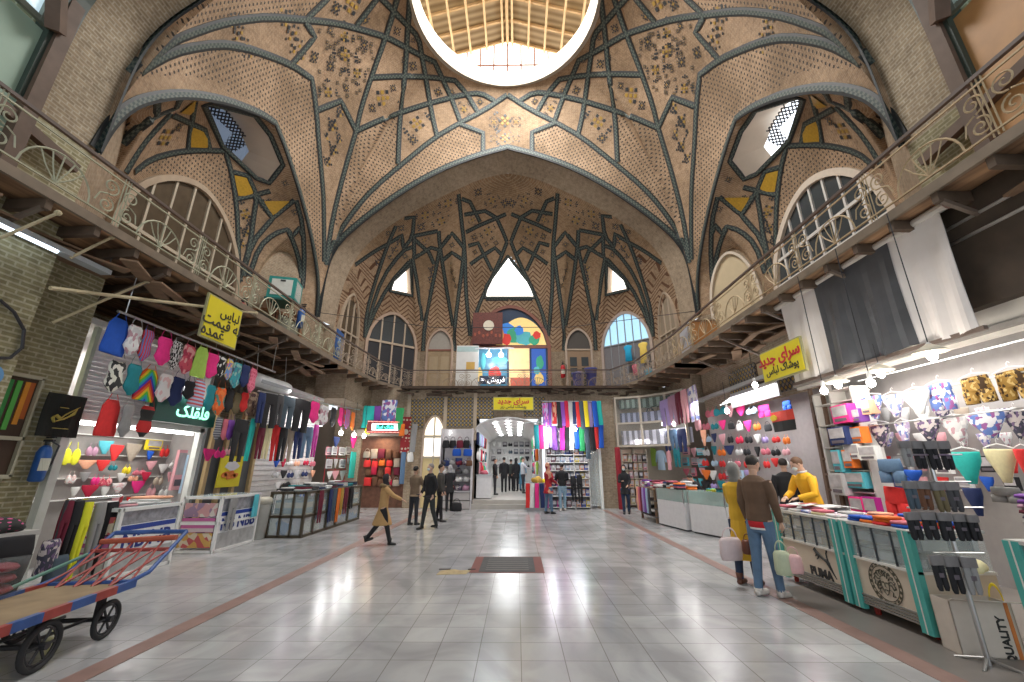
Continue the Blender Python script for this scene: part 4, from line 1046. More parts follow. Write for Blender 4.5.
def _pack():
    b = MB(); b.box((0, 0, -.5), (1, .8, 1)); b.cm = 1; b.box((0, -.42, -.35), (.86, .06, .55)); b.cm = 2; b.box((0, -.45, -.82), (.7, .04, .16)); return b
def _sock():
    b = MB(); b.loft([(-.25, -.2, .22, .4), (-.6, -.2, .21, .45), (-.9, -.22, .19, .4), (-1, -.2, .12, .3)], 8); b.loft([(-.25, .24, .22, .4), (-.6, .24, .21, .45), (-.9, .26, .19, .4), (-1, .24, .12, .3)], 8)
    b.cm = 1; b.box((0, -.1, -.14), (.9, .8, .28)); b.cm = 2; b.loft([(-.5, .0, .4, .5), (-.62, 0, .4, .5)], 8); return b
def _bag():
    b = MB(); b.loft([(-.3, 0, .36, .4), (-.4, 0, .46, .5), (-.85, 0, .5, .5), (-1, 0, .44, .45)], 12); b.tube([(.3*cos(pi*i/10), 0, -.3+.3*sin(pi*i/10)) for i in range(11)], .03, 5); return b
def _fold():
    """folded garment lying flat, unit footprint, z from 0 to 1"""
    b = MB(); b.loft([(0, 0, .46, .46), (.2, 0, .5, .5), (.8, 0, .5, .49), (1, 0, .44, .44)], 16); 
    for i, v in enumerate(b.v):   # squarish plan with soft edges
        x, y = v.x, v.y; m = max(abs(x), abs(y), 1e-6); r = sqrt(x*x+y*y); k = r/m*.9; b.v[i] = V((x*k, y*k, v.z+.06*sin(x*7+y*5)))
    return b
def _heap():
    b = MB(); b.ball((0, 0, .3), V((.5, .5, .5)), 14, 8)
    for i, v in enumerate(b.v): b.v[i] = V((v.x*(1+.12*sin(7*v.y+2)), v.y*(1+.12*cos(6*v.x)), max(0, v.z+.1*sin(9*v.x+4*v.y))))
    return b
KIND = {'swim': _swim, 'tank': _tank, 'leg': _leg, 'scarf': _scarf, 'brief': _brief, 'short': _short, 'bra': _bra, 'shirt': _shirt, 'pack': _pack, 'sock': _sock, 'bag': _bag, 'fold': _fold, 'heap': _heap, 'pants': lambda: _leg(.19, .24, .44)}
NAMES = {'swim': 'swimsuit', 'tank': 'tank_top', 'leg': 'leggings', 'scarf': 'hanging_scarf', 'brief': 'briefs', 'short': 'shorts', 'bra': 'brassiere', 'shirt': 'hanging_shirt', 'pack': 'boxed_garment', 'sock': 'sock_pair', 'bag': 'handbag', 'fold': 'folded_garment', 'heap': 'garment_heap', 'pants': 'trousers'}
CATS = {'swim': 'swimsuit', 'tank': 'tank top', 'leg': 'leggings', 'scarf': 'scarf', 'brief': 'briefs', 'short': 'shorts', 'bra': 'bra', 'shirt': 'shirt', 'pack': 'boxed garment', 'sock': 'socks', 'bag': 'handbag', 'fold': 'folded garment', 'heap': 'garment', 'pants': 'trousers'}
KM = {}
PRINT = mat('print_pale', (.42, .4, .42), .6, var=.5, vs=3); PRINT2 = mat('print_dark', (.12, .1, .12), .6)
def garment(kind, m, loc, sc_, rz, label, group=None, extra=None, wob=True, flat=True):
    if kind not in KM: KM[kind] = KIND[kind]().mesh(NAMES[kind], [MATS['cloth_base'], PRINT, PRINT2], kind not in ('pack',))
    o = bpy.data.objects.new(NAMES[kind], KM[kind]); C.objects.link(o); o.location = loc; o.scale = sc_; o.rotation_euler = (0, RND.uniform(-.05, .05) if wob and kind not in ('pack', 'fold', 'heap') else 0, rz+(RND.uniform(-.12, .12) if wob else 0))
    s = o.material_slots[0]; s.link = 'OBJECT'; s.material = m
    if kind == 'sock': extra = mat('sock_card', (.2, .19, .19), .6)
    if extra: s = o.material_slots[1]; s.link = 'OBJECT'; s.material = extra
    return tag(o, label, CATS[kind], group)
mat('cloth_base', (.5, .5, .5))
COL = {'blue': (.01, .09, .5), 'navy': (.015, .03, .12), 'black': (.013, .013, .016), 'hot pink': (.85, .03, .25), 'red': (.7, .03, .03), 'teal': (.01, .22, .26), 'lime': (.45, .7, .12), 'grey': (.28, .28, .28),
       'white': (.75, .75, .73), 'maroon': (.15, .01, .03), 'cream': (.75, .68, .4), 'beige': (.42, .35, .28), 'magenta': (.5, .02, .3), 'orange': (.8, .18, .02), 'purple': (.2, .06, .35), 'olive': (.15, .12, .06), 'slate': (.06, .09, .12),
       'yellow': (.8, .62, .02), 'cyan': (.1, .5, .6), 'pale pink': (.75, .38, .42), 'mauve': (.45, .25, .35), 'peach': (.8, .4, .25), 'crimson': (.5, .01, .05), 'turquoise': (.02, .5, .45), 'green': (.03, .35, .12), 'brown': (.14, .06, .03), 'lilac': (.4, .3, .6), 'neon yellow': (.75, .75, .03), 'denim blue': (.1, .18, .3), 'pale blue': (.4, .55, .7), 'rose': (.6, .15, .2), 'dark grey': (.06, .06, .065), 'pale grey': (.5, .5, .5), 'gold': (.5, .3, .05)}
def cm(c):
    if c in COL: return mat('cloth_'+c.replace(' ', '_'), COL[c], .8, var=.15)
    P = {'red and blue striped': ('vstripe', (.6, .04, .06), (.15, .2, .5), 6), 'black and white checked': ('check', (.02, .02, .02), (.8, .8, .8), 9), 'pink printed': ('floral', (.7, .1, .15), (.85, .4, .4), 7, (.5, .05, .1)), 'black and white zebra': ('floral', (.02, .02, .02), (.8, .8, .78), 8, (.02, .02, .02)),
         'multicoloured floral': ('floral', (.15, .3, .6), (.8, .6, .1), 8, (.7, .2, .3)), 'teal patterned': ('floral', (.05, .35, .4), (.3, .55, .5), 8, (.1, .2, .3)), 'pink and red spotted': ('dots', (.8, .2, .3), (.55, .03, .1), 8),
         'white floral': ('floral', (.75, .75, .75), (.6, .6, .62), 7, (.5, .3, .35)), 'black leaf print on white': ('floral', (.04, .04, .04), (.78, .76, .68), 6, (.7, .7, .6)), 'rainbow banded': ('rainbow', None, None, 1), 'red white and blue striped': ('stripe', (.6, .1, .12), (.45, .55, .75), 9),
         'orange floral': ('floral', (.75, .12, .02), (.8, .2, .05), 6, (.1, .25, .2)), 'brown floral': ('floral', (.2, .12, .08), (.4, .28, .2), 8, (.1, .05, .05)), 'grey striped': ('stripe', (.3, .3, .32), (.08, .08, .1), 12), 'leopard print': ('leopard', (.35, .2, .04), (.06, .03, .01), 10, (.6, .42, .15)),
         'blue floral': ('floral', (.12, .2, .5), (.75, .75, .8), 7, (.3, .1, .3)), 'lilac floral': ('floral', (.5, .4, .6), (.8, .78, .78), 7, (.2, .25, .55)), 'dark floral': ('floral', (.05, .05, .08), (.5, .45, .45), 8, (.15, .1, .2)), 'white and pink floral': ('floral', (.8, .75, .74), (.75, .5, .5), 6, (.78, .76, .75)),
         'purple patterned': ('floral', (.25, .1, .4), (.5, .4, .65), 7, (.7, .1, .4)), 'red patterned': ('floral', (.45, .02, .03), (.6, .3, .2), 6, (.3, .01, .02)), 'black and pink': ('dots', (.03, .03, .03), (.6, .1, .25), 5), 'red and black': ('stripe', (.6, .03, .03), (.03, .03, .03), 1.7), 'white and blue striped': ('vstripe', (.75, .75, .78), (.1, .2, .5), 6)}
    k = P[c]; n = 'cloth_'+c.replace(' ', '_')
    if k[0] == 'rainbow': return fabric(n, 'rainbow', None, None)
    return fabric(n, k[0], k[1], k[2], k[3], c=k[4] if len(k) > 4 else None)
def place(ax, v, px, py, pw, ph, depth=.1):
    """position, width and drop of a thing that hangs on the plane ax=v with its top middle showing at (px,py)"""
    p = at(ax, v, px, py); d = V((0, .1, 0)) if ax == 0 else V((.1, 0, 0)); a, c = proj(p), proj(p+d); s = sqrt((a[0]-c[0])**2+(a[1]-c[1])**2)/.1
    return p, max(.05, pw/max(1, abs(a[0]-c[0])/.1)), max(.05, p.z-ztop(p, py+ph))
ROT = {'L': pi/2, 'R': -pi/2, 'B': 0}
def rack(side, v, items, where, group, dep=.1, jitter=.04):
    ax = 1 if side == 'B' else 0; out = []
    for i, it in enumerate(items):
        px, py, pw, ph, kind, c = it[:6]
        vv = v+RND.uniform(-jitter, jitter)+(i % 2)*.03
        p, w, h = place(ax, vv, px, py, pw, ph)
        lab = '%s %s, %s from left %s' % (c, CATS[kind], nth(i), where)
        out.append(garment(kind, cm(c), p, (w, dep if kind not in ('brief', 'bra') else dep*1.1, h), ROT[side], lab, group))
    return out
def lamp_area(p, size, power, col=(1, .97, .92), rot=(0, 0, 0), sy=None):
    l = bpy.data.lights.new('area_light', 'AREA'); l.energy = power; l.size = size; l.color = col
    if sy: l.shape = 'RECTANGLE'; l.size_y = sy
    o = bpy.data.objects.new('area_light', l); C.objects.link(o); o.location = p; o.rotation_euler = rot; return o
def bulb_thing(label, p, r=.06, power=20, col=(1, .97, .92), cord=None, shade=False, group='hanging shop bulbs', lampk='pendant_lamp'):
    t = thing(lampk, label, 'lamp', p, group=group)
    MB().ball((0, 0, 0), V((r, r, r*1.2)), 10, 6).build('bulb', mat('bulb_glow', (1, 1, 1), .4, emit=18, ecol=(1, .97, .9)), t, True)
    MB().lathe([(.025, r), (.03, r+.02), (.028, r+.1), (.01, r+.12)], n=8).build('socket', WHITE, t)
    if cord: MB().tube([(0, 0, r+.1), cord], .008, 4).build('cord', BLACK, t)
    if shade: MB().lathe([(.02, r+.1), (.1, r+.05), (.17, r-.0), (.16, r-.01), (.09, r+.03)], n=14).build('shade', mat('enamel_shade', (.75, .68, .55), .4), t, True)
    if power:
        l = bpy.data.lights.new('bulb_light', 'POINT'); l.energy = power; l.color = col; l.shadow_soft_size = .12; o = bpy.data.objects.new('bulb_light', l); C.objects.link(o); o.location = (p[0], p[1], p[2]-r-.08)
    return t
# ================================================================ GROUND FLOOR SHELL
b = MB(); b.bb((-9.6, -6, 0), (-9.3, 20, 4.82)); struct(b.build('wall_left', M_YEL))
b = MB(); b.bb((8.9, -6, 0), (9.2, 20, 4.82)); struct(b.build('wall_right', M_YEL))
XL, XR = -6.9, 6.3
# left brick piers
b = MB(); b.bb((-9.3, -6, 0), (-6.45, 5.0, 4.81)); p1 = struct(b.build('wall_pier', M_YEL))
b = MB(); b.bb((-9.3, 5.0, 0), (-6.95, 6.15, 4.81)); struct(b.build('wall_pier', M_YEL))
t = thing('display_case', 'tall narrow glass case with rainbow strips set in the yellow brick pier', 'display case', (-6.93, 5.5, 1.45), pi/2)
MB().bb((-.2, 0, 0), (.2, .05, 1.3)).build('back_panel', DARK, t); f = MB()
for x in (-.22, .2): f.bb((x, -.05, -.03), (x+.03, .06, 1.33))
for z in (-.05, .45, 1.3): f.bb((-.22, -.05, z), (.23, .06, z+.05))
f.build('frame', mat('case_cream', (.5, .48, .36), .5), t)
for i, (x, c_) in enumerate([(-.12, (.03, .3, .06)), (-.02, (.1, .5, .08)), (.08, (.75, .3, .02)), (.14, (.5, .12, .02))]): MB().bb((x-.03, -.012, .5+i*.08), (x+.03, .0, 1.25)).build('colour_strip', mat('strip_%d' % i, c_, .5), t)
t = thing('wall_plaque', 'small round blue and white plaque on the yellow brick pier', 'plaque', (-6.42, 4.75, 2.62), pi/2)
MB().lathe([(.14, -.01), (.14, .02)], n=20, ax='Y').build('disc', mat('plaque_blue', (.12, .3, .55), .4), t); MB().lathe([(.09, -.015), (.09, -.01)], n=16, ax='Y').build('centre', WHITE, t)
t = thing('wall_cable', 'black looping cable on the yellow brick pier', 'cable', (0, 0, 0))
pts = [gp(x, y, 0, -6.42) for x, y in [(0, 300), (14, 312), (24, 330), (22, 348), (10, 358), (0, 358), (-12, 352)]]; MB().tube(pts, .02, 6).build('cord', BLACK, t)
p = gp(36, 478, 0, -6.8); extinguisher('fire_extinguisher', 'blue extinguisher on the yellow brick wall below the black cloth', (-6.8, p.y, 1.35), BLU, 1.0, pi/2)
# black cloth with gilt bird print
pa, pb, pc = gp(56, 393, 0, -6.8), gp(88, 395, 0, -6.8), gp(45, 431, 0, -6.8)
t = thing('printed_cloth', 'black square cloth with a golden print hanging on the brick wall', 'cloth', (-6.78, (pa.y+pb.y)/2-.05, pa.z), pi/2); W_ = pb.y-pa.y+.1; H_ = .62
b = MB(); g = [[V((W_*(i/10-.5), .015*sin(i*1.3+j*.4), -H_*j/8)) for j in range(9)] for i in range(11)]
for i in range(10):
    for j in range(8): b.poly([g[i][j], g[i+1][j], g[i+1][j+1], g[i][j+1]]); 
n_ = len(b.f)
for i in range(10):
    for j in range(8): b.poly([q+V((0, .012, 0)) for q in (g[i][j], g[i][j+1], g[i+1][j+1], g[i+1][j])])
b.build('fabric', mat('black_cloth', (.012, .014, .012), .85), t)
q = MB(); q.tube([(-.12, -.03, -.42), (-.16, -.03, -.36), (-.12, -.03, -.32), (-.05, -.03, -.36), (0, -.03, -.3), (.1, -.03, -.22), (.18, -.03, -.16)], [.02, .035, .03, .03, .022, .018, .006], 6, flat=.3)
for k in range(5): q.tube([(-.1+k*.04, -.03, -.4+k*.02), (0+k*.03, -.03, -.36+k*.02), (.07+k*.02, -.03, -.3+k*.03)], [.008, .012, .004], 5)
q.tube([(-.12, -.03, -.5), (.1, -.03, -.5)], .006, 4); q.tube([(-.1, -.03, -.2), (.02, -.03, -.2)], .006, 4); q.build('gold_print', mat('gilt_print', (.45, .36, .08), .5), t)
# ---------------------------------------------------------------- left shop with swimwear
def roller(label, c, w, h, rz, m=None, box=True):
    t = thing('roller_shutter', label, 'shutter', c, rz); b = MB(); n = int(h/.075)
    for i in range(n): b.box((0, 0, -(i+.5)*h/n), (w, .02, h/n*.7)); b.box((0, .012, -(i+.5)*h/n-h/n*.4), (w, .012, h/n*.3))
    b.build('slats', m or mat('white_slats', (.7, .68, .7), .5), t); MB().bb((-w/2-.06, -.03, -h-.1), (-w/2, .05, 0)).build('guide_rail', mat('rail_greenish', (.45, .5, .42), .5), t); MB().bb((w/2, -.03, -h-.1), (w/2+.06, .05, 0)).build('guide_rail', MATS['rail_greenish'], t)
    if box: MB().bb((-w/2-.06, -.08, 0), (w/2+.06, .25, .28)).build('housing', m or MATS['white_slats'], t)
    return t
roller('half lowered white roller shutter behind the swimwear, next to the brick wall', (-6.98, 7.5, 3.78), 2.3, 1.42, pi/2, box=False)
t = thing('shop_portal', 'white metal frame of the swimwear shop with a lit header beam', 'shop portal', (-6.9, 6.22, 0))
MB().bb((-.05, -.06, 0), (.06, .06, 2.35)).build('post', mat('frame_white', (.72, .74, .7), .4), t); MB().bb((-.05, 2.65, 0), (.06, 2.75, 2.35)).build('post', MATS['frame_white'], t)
MB().bb((-.06, -.06, 2.26), (.06, 2.8, 2.37)).build('header_beam', MATS['frame_white'], t); MB().bb((-.1, .1, 2.2), (-.05, 2.6, 2.25)).build('tube_lamp', mat('tube_glow', (1, 1, 1), .4, emit=5, ecol=(1, .98, .95)), t)
b = MB(); b.bb((-9.2, 6.15, 0), (-7.8, 9.4, 3.9)); struct(b.build('wall_shop', mat('white_panel_wall', (.36, .34, .33), .7))); b = MB(); b.bb((-9.3, 6.15, 3.8), (-6.95, 14.5, 3.9)); struct(b.build('ceiling_shop', mat('white_shop_ceiling', (.5, .5, .48), .7)))
b = MB(); b.bb((-9.2, 9.3, 0), (-7.2, 9.4, 3.8)); struct(b.build('wall_shop', MATS['white_panel_wall']))
lamp_area((-7.4, 7.6, 3.6), .4, 22, sy=2); lamp_area((-7.1, 7.6, 2.2), .15, 7, sy=2.2)
# rail and swimwear
t = thing('hanging_rail', 'long steel rail over the swimwear, hung under the gallery', 'rail', (0, 0, 0)); a, c = gp(118, 311, 0, -6.3), gp(275, 372, 0, -6.3)
MB().tube([a, c], .022, 8).build('bar', STEEL, t); h_ = MB()
for f in (.03, .5, .97): q = a+(c-a)*f; h_.tube([q, (q.x, q.y, 4.6)], .01, 4)
h_.build('hooks', STEEL, t)
W1 = 'under the steel rail'; G1 = 'swimwear hanging over the first left shop'
rack('L', -6.3, [(123, 314, 26, 40, 'tank', 'blue'), (139, 319, 17, 36, 'swim', 'white floral'), (152, 323, 14, 38, 'swim', 'red and blue striped'), (168, 331, 16, 34, 'swim', 'hot pink'), (181, 335, 13, 35, 'swim', 'black and white checked'), (193, 339, 16, 35, 'swim', 'pink printed'), (205, 343, 13, 34, 'tank', 'lime'),
 (215, 348, 14, 30, 'swim', 'hot pink'), (224, 351, 9, 26, 'swim', 'black and white zebra'), (232, 354, 8, 26, 'swim', 'multicoloured floral'), (240, 357, 11, 31, 'swim', 'teal patterned'), (248, 360, 9, 27, 'swim', 'navy'), (256, 363, 9, 30, 'swim', 'pink and red spotted')], W1, G1)
rack('L', -6.38, [(121, 354, 19, 38, 'swim', 'black leaf print on white'), (138, 357, 18, 38, 'swim', 'teal'), (153, 365, 20, 36, 'tank', 'rainbow banded'), (170, 368, 14, 34, 'swim', 'white and pink floral'), (182, 371, 16, 35, 'swim', 'navy'), (192, 377, 11, 22, 'swim', 'black'), (202, 376, 14, 31, 'tank', 'red white and blue striped'),
 (214, 379, 13, 32, 'swim', 'teal'), (223, 381, 12, 34, 'swim', 'orange floral'), (232, 384, 11, 28, 'swim', 'black'), (240, 388, 10, 26, 'swim', 'olive'), (247, 388, 8, 24, 'swim', 'red'), (254, 392, 15, 24, 'shirt', 'brown floral')], 'in the middle row of swimwear', G1)
rack('L', -6.45, [(115, 394, 24, 42, 'tank', 'red'), (132, 397, 15, 40, 'swim', 'grey'), (151, 399, 18, 38, 'swim', 'red and black'), (221, 412, 9, 28, 'swim', 'grey striped'), (228, 414, 8, 26, 'swim', 'rose'), (233, 415, 7, 25, 'swim', 'purple'), (239, 415, 9, 28, 'swim', 'grey')], 'in the lowest swimwear row', G1)
# green sign
pa, pb, pc = gp(162, 404, 0, -6.5), gp(217, 411, 0, -6.5), gp(155, 431, 0, -6.5); yc = (pa.y+pb.y)/2; w_ = pb.y-pa.y
t = thing('shop_sign', 'dark green sign with glowing pale lettering below the swimwear', 'sign', (-6.5, yc-.05, 2.62), pi/2)
MB().bb((-w_/2-.05, 0, -.27), (w_/2+.05, .14, .27)).build('panel', mat('sign_green', (.01, .09, .065), .35), t)
GL = mat('glow_green_letters', (.4, .95, .7), .4, emit=.9, ecol=(.35, 1, .7)); text(fa('قلقلک'), .34, GL, 'lettering', t, (.12, -.01, -.03), bold=.006)
q = MB(); q.tube([(.06, -.012, .12), (.16, -.012, .17), (.22, -.012, .26)], [.008, .014, .004], 5, flat=.4); q.build('swash', GL, t); MB().lathe([(.02, -.012), (.02, 0)], c=(-.4, 0, .12), n=8, ax='Y').build('star', GL, t)
t = thing('flood_lamp', 'square glaring flood lamp above the green sign', 'lamp', (-6.42, gp(189, 400, 0, -6.42).y, 3.0), pi/2); MB().bb((-.11, 0, -.08), (.11, .05, .08)).build('lens', mat('flood_glow', (1, 1, 1), .4, emit=12, ecol=(.95, 1, 1)), t); MB().bb((-.13, .05, -.1), (.13, .1, .1)).build('casing', BLACK, t); MB().tube([(0, .08, .1), (0, .12, .9)], .01, 4).build('cable', BLACK, t)
# lingerie wall inside
W2 = 'of the underwear wall'; G2 = 'underwear on the wall of the first left shop'
IT = [(75, 442, 18, 25, 'bra', 'neon yellow'), (94, 443, 12, 14, 'bra', 'mauve'), (107, 441, 14, 13, 'brief', 'cyan'), (118, 445, 13, 16, 'brief', 'red'), (135, 444, 18, 17, 'brief', 'beige'), (155, 440, 17, 10, 'pack', 'yellow'), (151, 451, 7, 9, 'brief', 'blue'), (166, 445, 10, 13, 'bra', 'red')]
rack('L', -7.65, IT, 'in the highest row '+W2, G2, .06)
rack('L', -7.65, [(88, 460, 18, 9, 'brief', 'peach'), (104, 460, 13, 11, 'brief', 'red'), (114, 463, 8, 8, 'bra', 'teal'), (128, 464, 9, 11, 'bra', 'yellow'), (140, 468, 14, 8, 'bra', 'rose'), (152, 461, 10, 9, 'brief', 'pale pink'), (164, 464, 9, 9, 'brief', 'white'), (175, 460, 9, 9, 'bra', 'white'), (186, 458, 9, 10, 'bra', 'pale blue')], 'in the second row '+W2, G2, .06)
rack('L', -7.65, [(73, 471, 10, 14, 'bra', 'white and pink floral'), (86, 472, 10, 10, 'brief', 'grey'), (97, 474, 9, 12, 'bra', 'hot pink'), (107, 475, 13, 12, 'bra', 'pink printed'), (122, 473, 10, 9, 'brief', 'white'), (134, 474, 10, 8, 'bra', 'peach'), (147, 472, 10, 9, 'brief', 'crimson'), (160, 474, 9, 12, 'bra', 'beige'), (172, 472, 9, 10, 'brief', 'pale pink'), (184, 472, 9, 10, 'bra', 'mauve')], 'in the third row '+W2, G2, .06)
rack('L', -7.65, [(76, 487, 9, 10, 'brief', 'white'), (91, 485, 16, 12, 'brief', 'crimson'), (106, 487, 9, 10, 'brief', 'white'), (120, 483, 15, 10, 'brief', 'white and pink floral'), (139, 481, 15, 12, 'brief', 'hot pink'), (153, 484, 8, 14, 'bra', 'pale pink'), (165, 486, 9, 12, 'bra', 'white'), (177, 484, 9, 11, 'brief', 'peach'), (189, 484, 8, 11, 'bra', 'rose')], 'in the fourth row '+W2, G2, .06)
rack('L', -7.65, [(118, 497, 11, 8, 'brief', 'pale pink'), (132, 497, 11, 8, 'brief', 'red'), (146, 497, 12, 8, 'brief', 'white and pink floral'), (160, 498, 10, 8, 'brief', 'rose'), (174, 497, 10, 8, 'brief', 'white')], 'in the lowest row '+W2, G2, .06)
# shelves there
t = thing('wall_shelves', 'thin white wire shelves behind the underwear in the first left shop', 'shelving', (-7.8, 6.2, 0))
for z in (1.0, 1.35, 1.75, 2.1, 2.5): MB().bb((0, 0, z), (.1, 3.0, z+.02)).build('shelf', WHITE, t)
# clothes rack with trousers by the cart
t = thing('clothes_rack', 'low steel clothes rack holding leggings beside the red post', 'clothes rack', (0, 0, 0)); a, c = gp(68, 499, 0, -6.0), gp(121, 499, 0, -6.0); zr = 1.13
a.z = c.z = zr; MB().tube([a, c], .018, 8).build('rail', CHROME, t)
for q, nm in ((a, 'left'), (c, 'right')): MB().tube([q, (q.x, q.y, .02)], .02, 8).build('post', mat('red_post', (.5, .05, .05), .5) if nm == 'right' else BLACK, t)
for q in (a, c): MB().tube([(q.x-.25, q.y, .02), (q.x+.25, q.y, .02)], .02, 6).build('foot', BLACK, t)
rack('L', -6.0, [(70, 501, 10, 70, 'leg', 'maroon'), (80, 501, 12, 78, 'leg', 'black'), (90, 502, 10, 82, 'leg', 'neon yellow'), (102, 502, 12, 70, 'leg', 'grey'), (114, 502, 13, 72, 'leg', 'black')], 'on the low rack', 'leggings on the low rack', .13)
# counters with banner
def glass_counter(name, label, x0, x1, y0, y1, h, fm, words, side_m, shelves=3):
    t = thing(name, label, 'counter', (0, 0, 0)); f = MB(); e = .025
    for x in (x0, x1):
        for y in (y0, y1): f.bb((x-e, y-e, 0), (x+e, y+e, h))
    for z in (.03, .52, h-.02):
        f.bb((x0, y0-e, z-e), (x1, y0+e, z+e)); f.bb((x0, y1-e, z-e), (x1, y1+e, z+e)); f.bb((x0-e, y0, z-e), (x0+e, y1, z+e)); f.bb((x1-e, y0, z-e), (x1+e, y1, z+e))
    f.build('frame', fm, t); MB().bb((x0, y0, h-.01), (x1, y1, h+.01)).build('top', mat('counter_glass_top', (.6, .68, .7), .08), t)
    MB().bb((x1-.015, y0, .55), (x1, y1, h-.04)).build('upper_glass', mat('counter_glass_front', (.3, .3, .33), .2, vs=12, var=.7), t)
    MB().bb((x1-.02, y0+.02, .04), (x1+.004, y1-.02, .5)).build('lower_panel', mat('counter_lower_panel', (.42, .42, .42), .4, vs=9, var=.5), t)
    bn = MB().bb((x1+.004, y0+.04, .34), (x1+.012, y1-.04, .72)).build('banner_strip', mat('banner_white', (.75, .76, .78), .5), t)
    MB().bb((x1+.012, y0+.05, .64), (x1+.015, y1-.05, .71)).build('blue_band', mat('banner_blue', (.02, .05, .3), .5), bn)
    text(words, .3, mat('banner_navy_text', (.01, .03, .2), .5), 'lettering', bn, (x1+.016, (y0+y1)/2, .48), (pi/2, 0, pi/2), bold=.006)
    for i in range(shelves):
        z = .1+i*(h-.2)/shelves
        b = MB(); n = 3; b.bb((x0+.05, y0-.02, z), (x1-.05, y0-.005, z+(h-.25)/shelves)); b.build('side_print', side_m[i % len(side_m)], t)
    return t
SM = [fabric('box_print_red', 'floral', (.55, .3, .3), (.6, .55, .5), 9, c=(.3, .2, .3)), fabric('box_print_magenta', 'stripe', (.5, .12, .3), (.6, .5, .5), 8), fabric('box_print_gold', 'floral', (.6, .35, .1), (.5, .1, .1), 9, c=(.65, .55, .4))]
a = gp(130, 513, 2, 1.0); c = gp(188, 505, 2, 1.0)
glass_counter('display_counter', 'white framed glass counter with blue lettered banner right behind the cart', -6.55, -5.85, 6.4, 7.5, .96, WHITE, 'NB NB', SM)
glass_counter('display_counter', 'white framed glass counter with blue lettered banner beside the white bin', -6.45, -5.72, 8.35, 9.55, 1.0, WHITE, 'NB NBB', SM[::-1])
for i, (y, c_, w_) in enumerate([(8.62, 'grey', .2), (9.35, 'cyan', .16)]): garment('pants' if i == 0 else 'short', cm(c_), (-5.66, y, .98 if i else .96), (w_+.05, .06, .6-.15*i), pi/2, '%s garment draped over the front of the counter beside the white bin' % ('grey' if i == 0 else 'pale turquoise'), 'garments on the second counter')
FC = ['pale grey', 'white', 'pale pink', 'navy', 'red', 'white', 'mauve', 'pale blue', 'black', 'cream']
def folds(x0, x1, y0, y1, z, nx, ny, layers, cols, where, group, th=.035, jit=.04):
    n = 0
    for i in range(nx):
        for j in range(ny):
            for k in range(layers if isinstance(layers, int) else layers[(i+j) % len(layers)]):
                x = x0+(x1-x0)*(i+.5)/nx+RND.uniform(-jit, jit)*.3; y = y0+(y1-y0)*(j+.5)/ny+RND.uniform(-jit, jit)*.3; c_ = cols[(i*3+j*2+k+RND.randrange(2)) % len(cols)]
                r_ = (['front', 'second', 'third', 'fourth', 'fifth', 'sixth', 'seventh', 'eighth', 'ninth', 'tenth', 'eleventh', 'twelfth'][j])
                garment('fold', cm(c_), (x, y, z+k*th*1.02), ((x1-x0)/nx*.92, (y1-y0)/ny*.92, th), RND.uniform(-.06, .06), '%s folded garment, layer %d of %s pile%s, %s' % (c_, k+1, r_, '' if nx == 1 else ', %s file' % ['aisle', 'middle', 'inner'][(i if x0+x1 > 0 else nx-1-i) if nx > 2 else 2*(i if x0+x1 > 0 else nx-1-i)], where), group, wob=False); n += 1
    return n
folds(-6.5, -5.9, 6.45, 7.45, .972, 1, 3, [2, 1, 3], ['pale pink', 'white', 'pale grey', 'peach'], 'on the counter behind the cart', 'garments on the first counter')
# panels, poster, wood between shops
b = MB(); b.bb((-7.2, 9.4, 0), (-7.1, 11.3, 2.6)); struct(b.build('wall_panel', mat('dark_slate_panel', (.11, .12, .13), .6, vs=3)))
for y in (9.55, 10.05, 10.55, 11.2):
    b = MB(); b.bb((-7.1, y-.05, 0), (-7.02, y+.05, 3.0)); struct(b.build('trim_batten', mat('pine_batten', (.5, .36, .18), .6, vs=9)))
p, w_, h_ = place(0, -7.0, 233, 456, 22, 31)
t = thing('poster', 'yellow poster with an orange and white print under the black leggings', 'poster', p, pi/2); MB().bb((-w_/2, -.01, -h_), (w_/2, .01, 0)).build('sheet', mat('poster_yellow', (.8, .68, .02), .5, var=.05), t)
q = MB()
for i in range(6): blob(q, -w_*.25+i*w_*.1, -h_*.62+.05*sin(i*2.5), w_*.12, h_*.08, -.012, 9, i)
stuff(q.build('orange_print', mat('poster_orange', (.75, .2, .03), .5), t)); q = MB(); blob(q, .02, -h_*.32, w_*.3, h_*.15, -.012, 11, 2); q.build('white_print', mat('poster_white_print', (.7, .7, .75), .5), t)
# leggings rows
G3 = 'leggings and trousers hanging over the second left shop'
t = thing('hanging_rail', 'steel rail holding the dark trousers left of the white air conditioners', 'rail', (0, 0, 0)); MB().tube([gp(258, 391, 0, -6.2), gp(360, 410, 0, -6.2)], .02, 8).build('bar', STEEL, t)
t = thing('hanging_rail', 'lower steel rail holding the row of coloured leggings', 'rail', (0, 0, 0)); MB().tube([gp(240, 420, 0, -6.35), gp(322, 426, 0, -6.35)], .018, 8).build('bar', STEEL, t)
rack('L', -6.2, [(263, 393, 7, 30, 'pants', 'navy'), (272, 394, 16, 34, 'pants', 'black'), (281, 395, 7, 30, 'pants', 'dark grey'), (290, 397, 13, 31, 'pants', 'slate'), (304, 400, 16, 32, 'pants', 'black'), (317, 397, 9, 26, 'swim', 'hot pink'), (326, 401, 9, 24, 'swim', 'white floral'), (335, 403, 8, 24, 'swim', 'black'), (343, 404, 8, 22, 'swim', 'hot pink'), (349, 405, 6, 24, 'swim', 'red and blue striped'), (354, 408, 5, 22, 'swim', 'orange')], 'beneath the air units', G3)
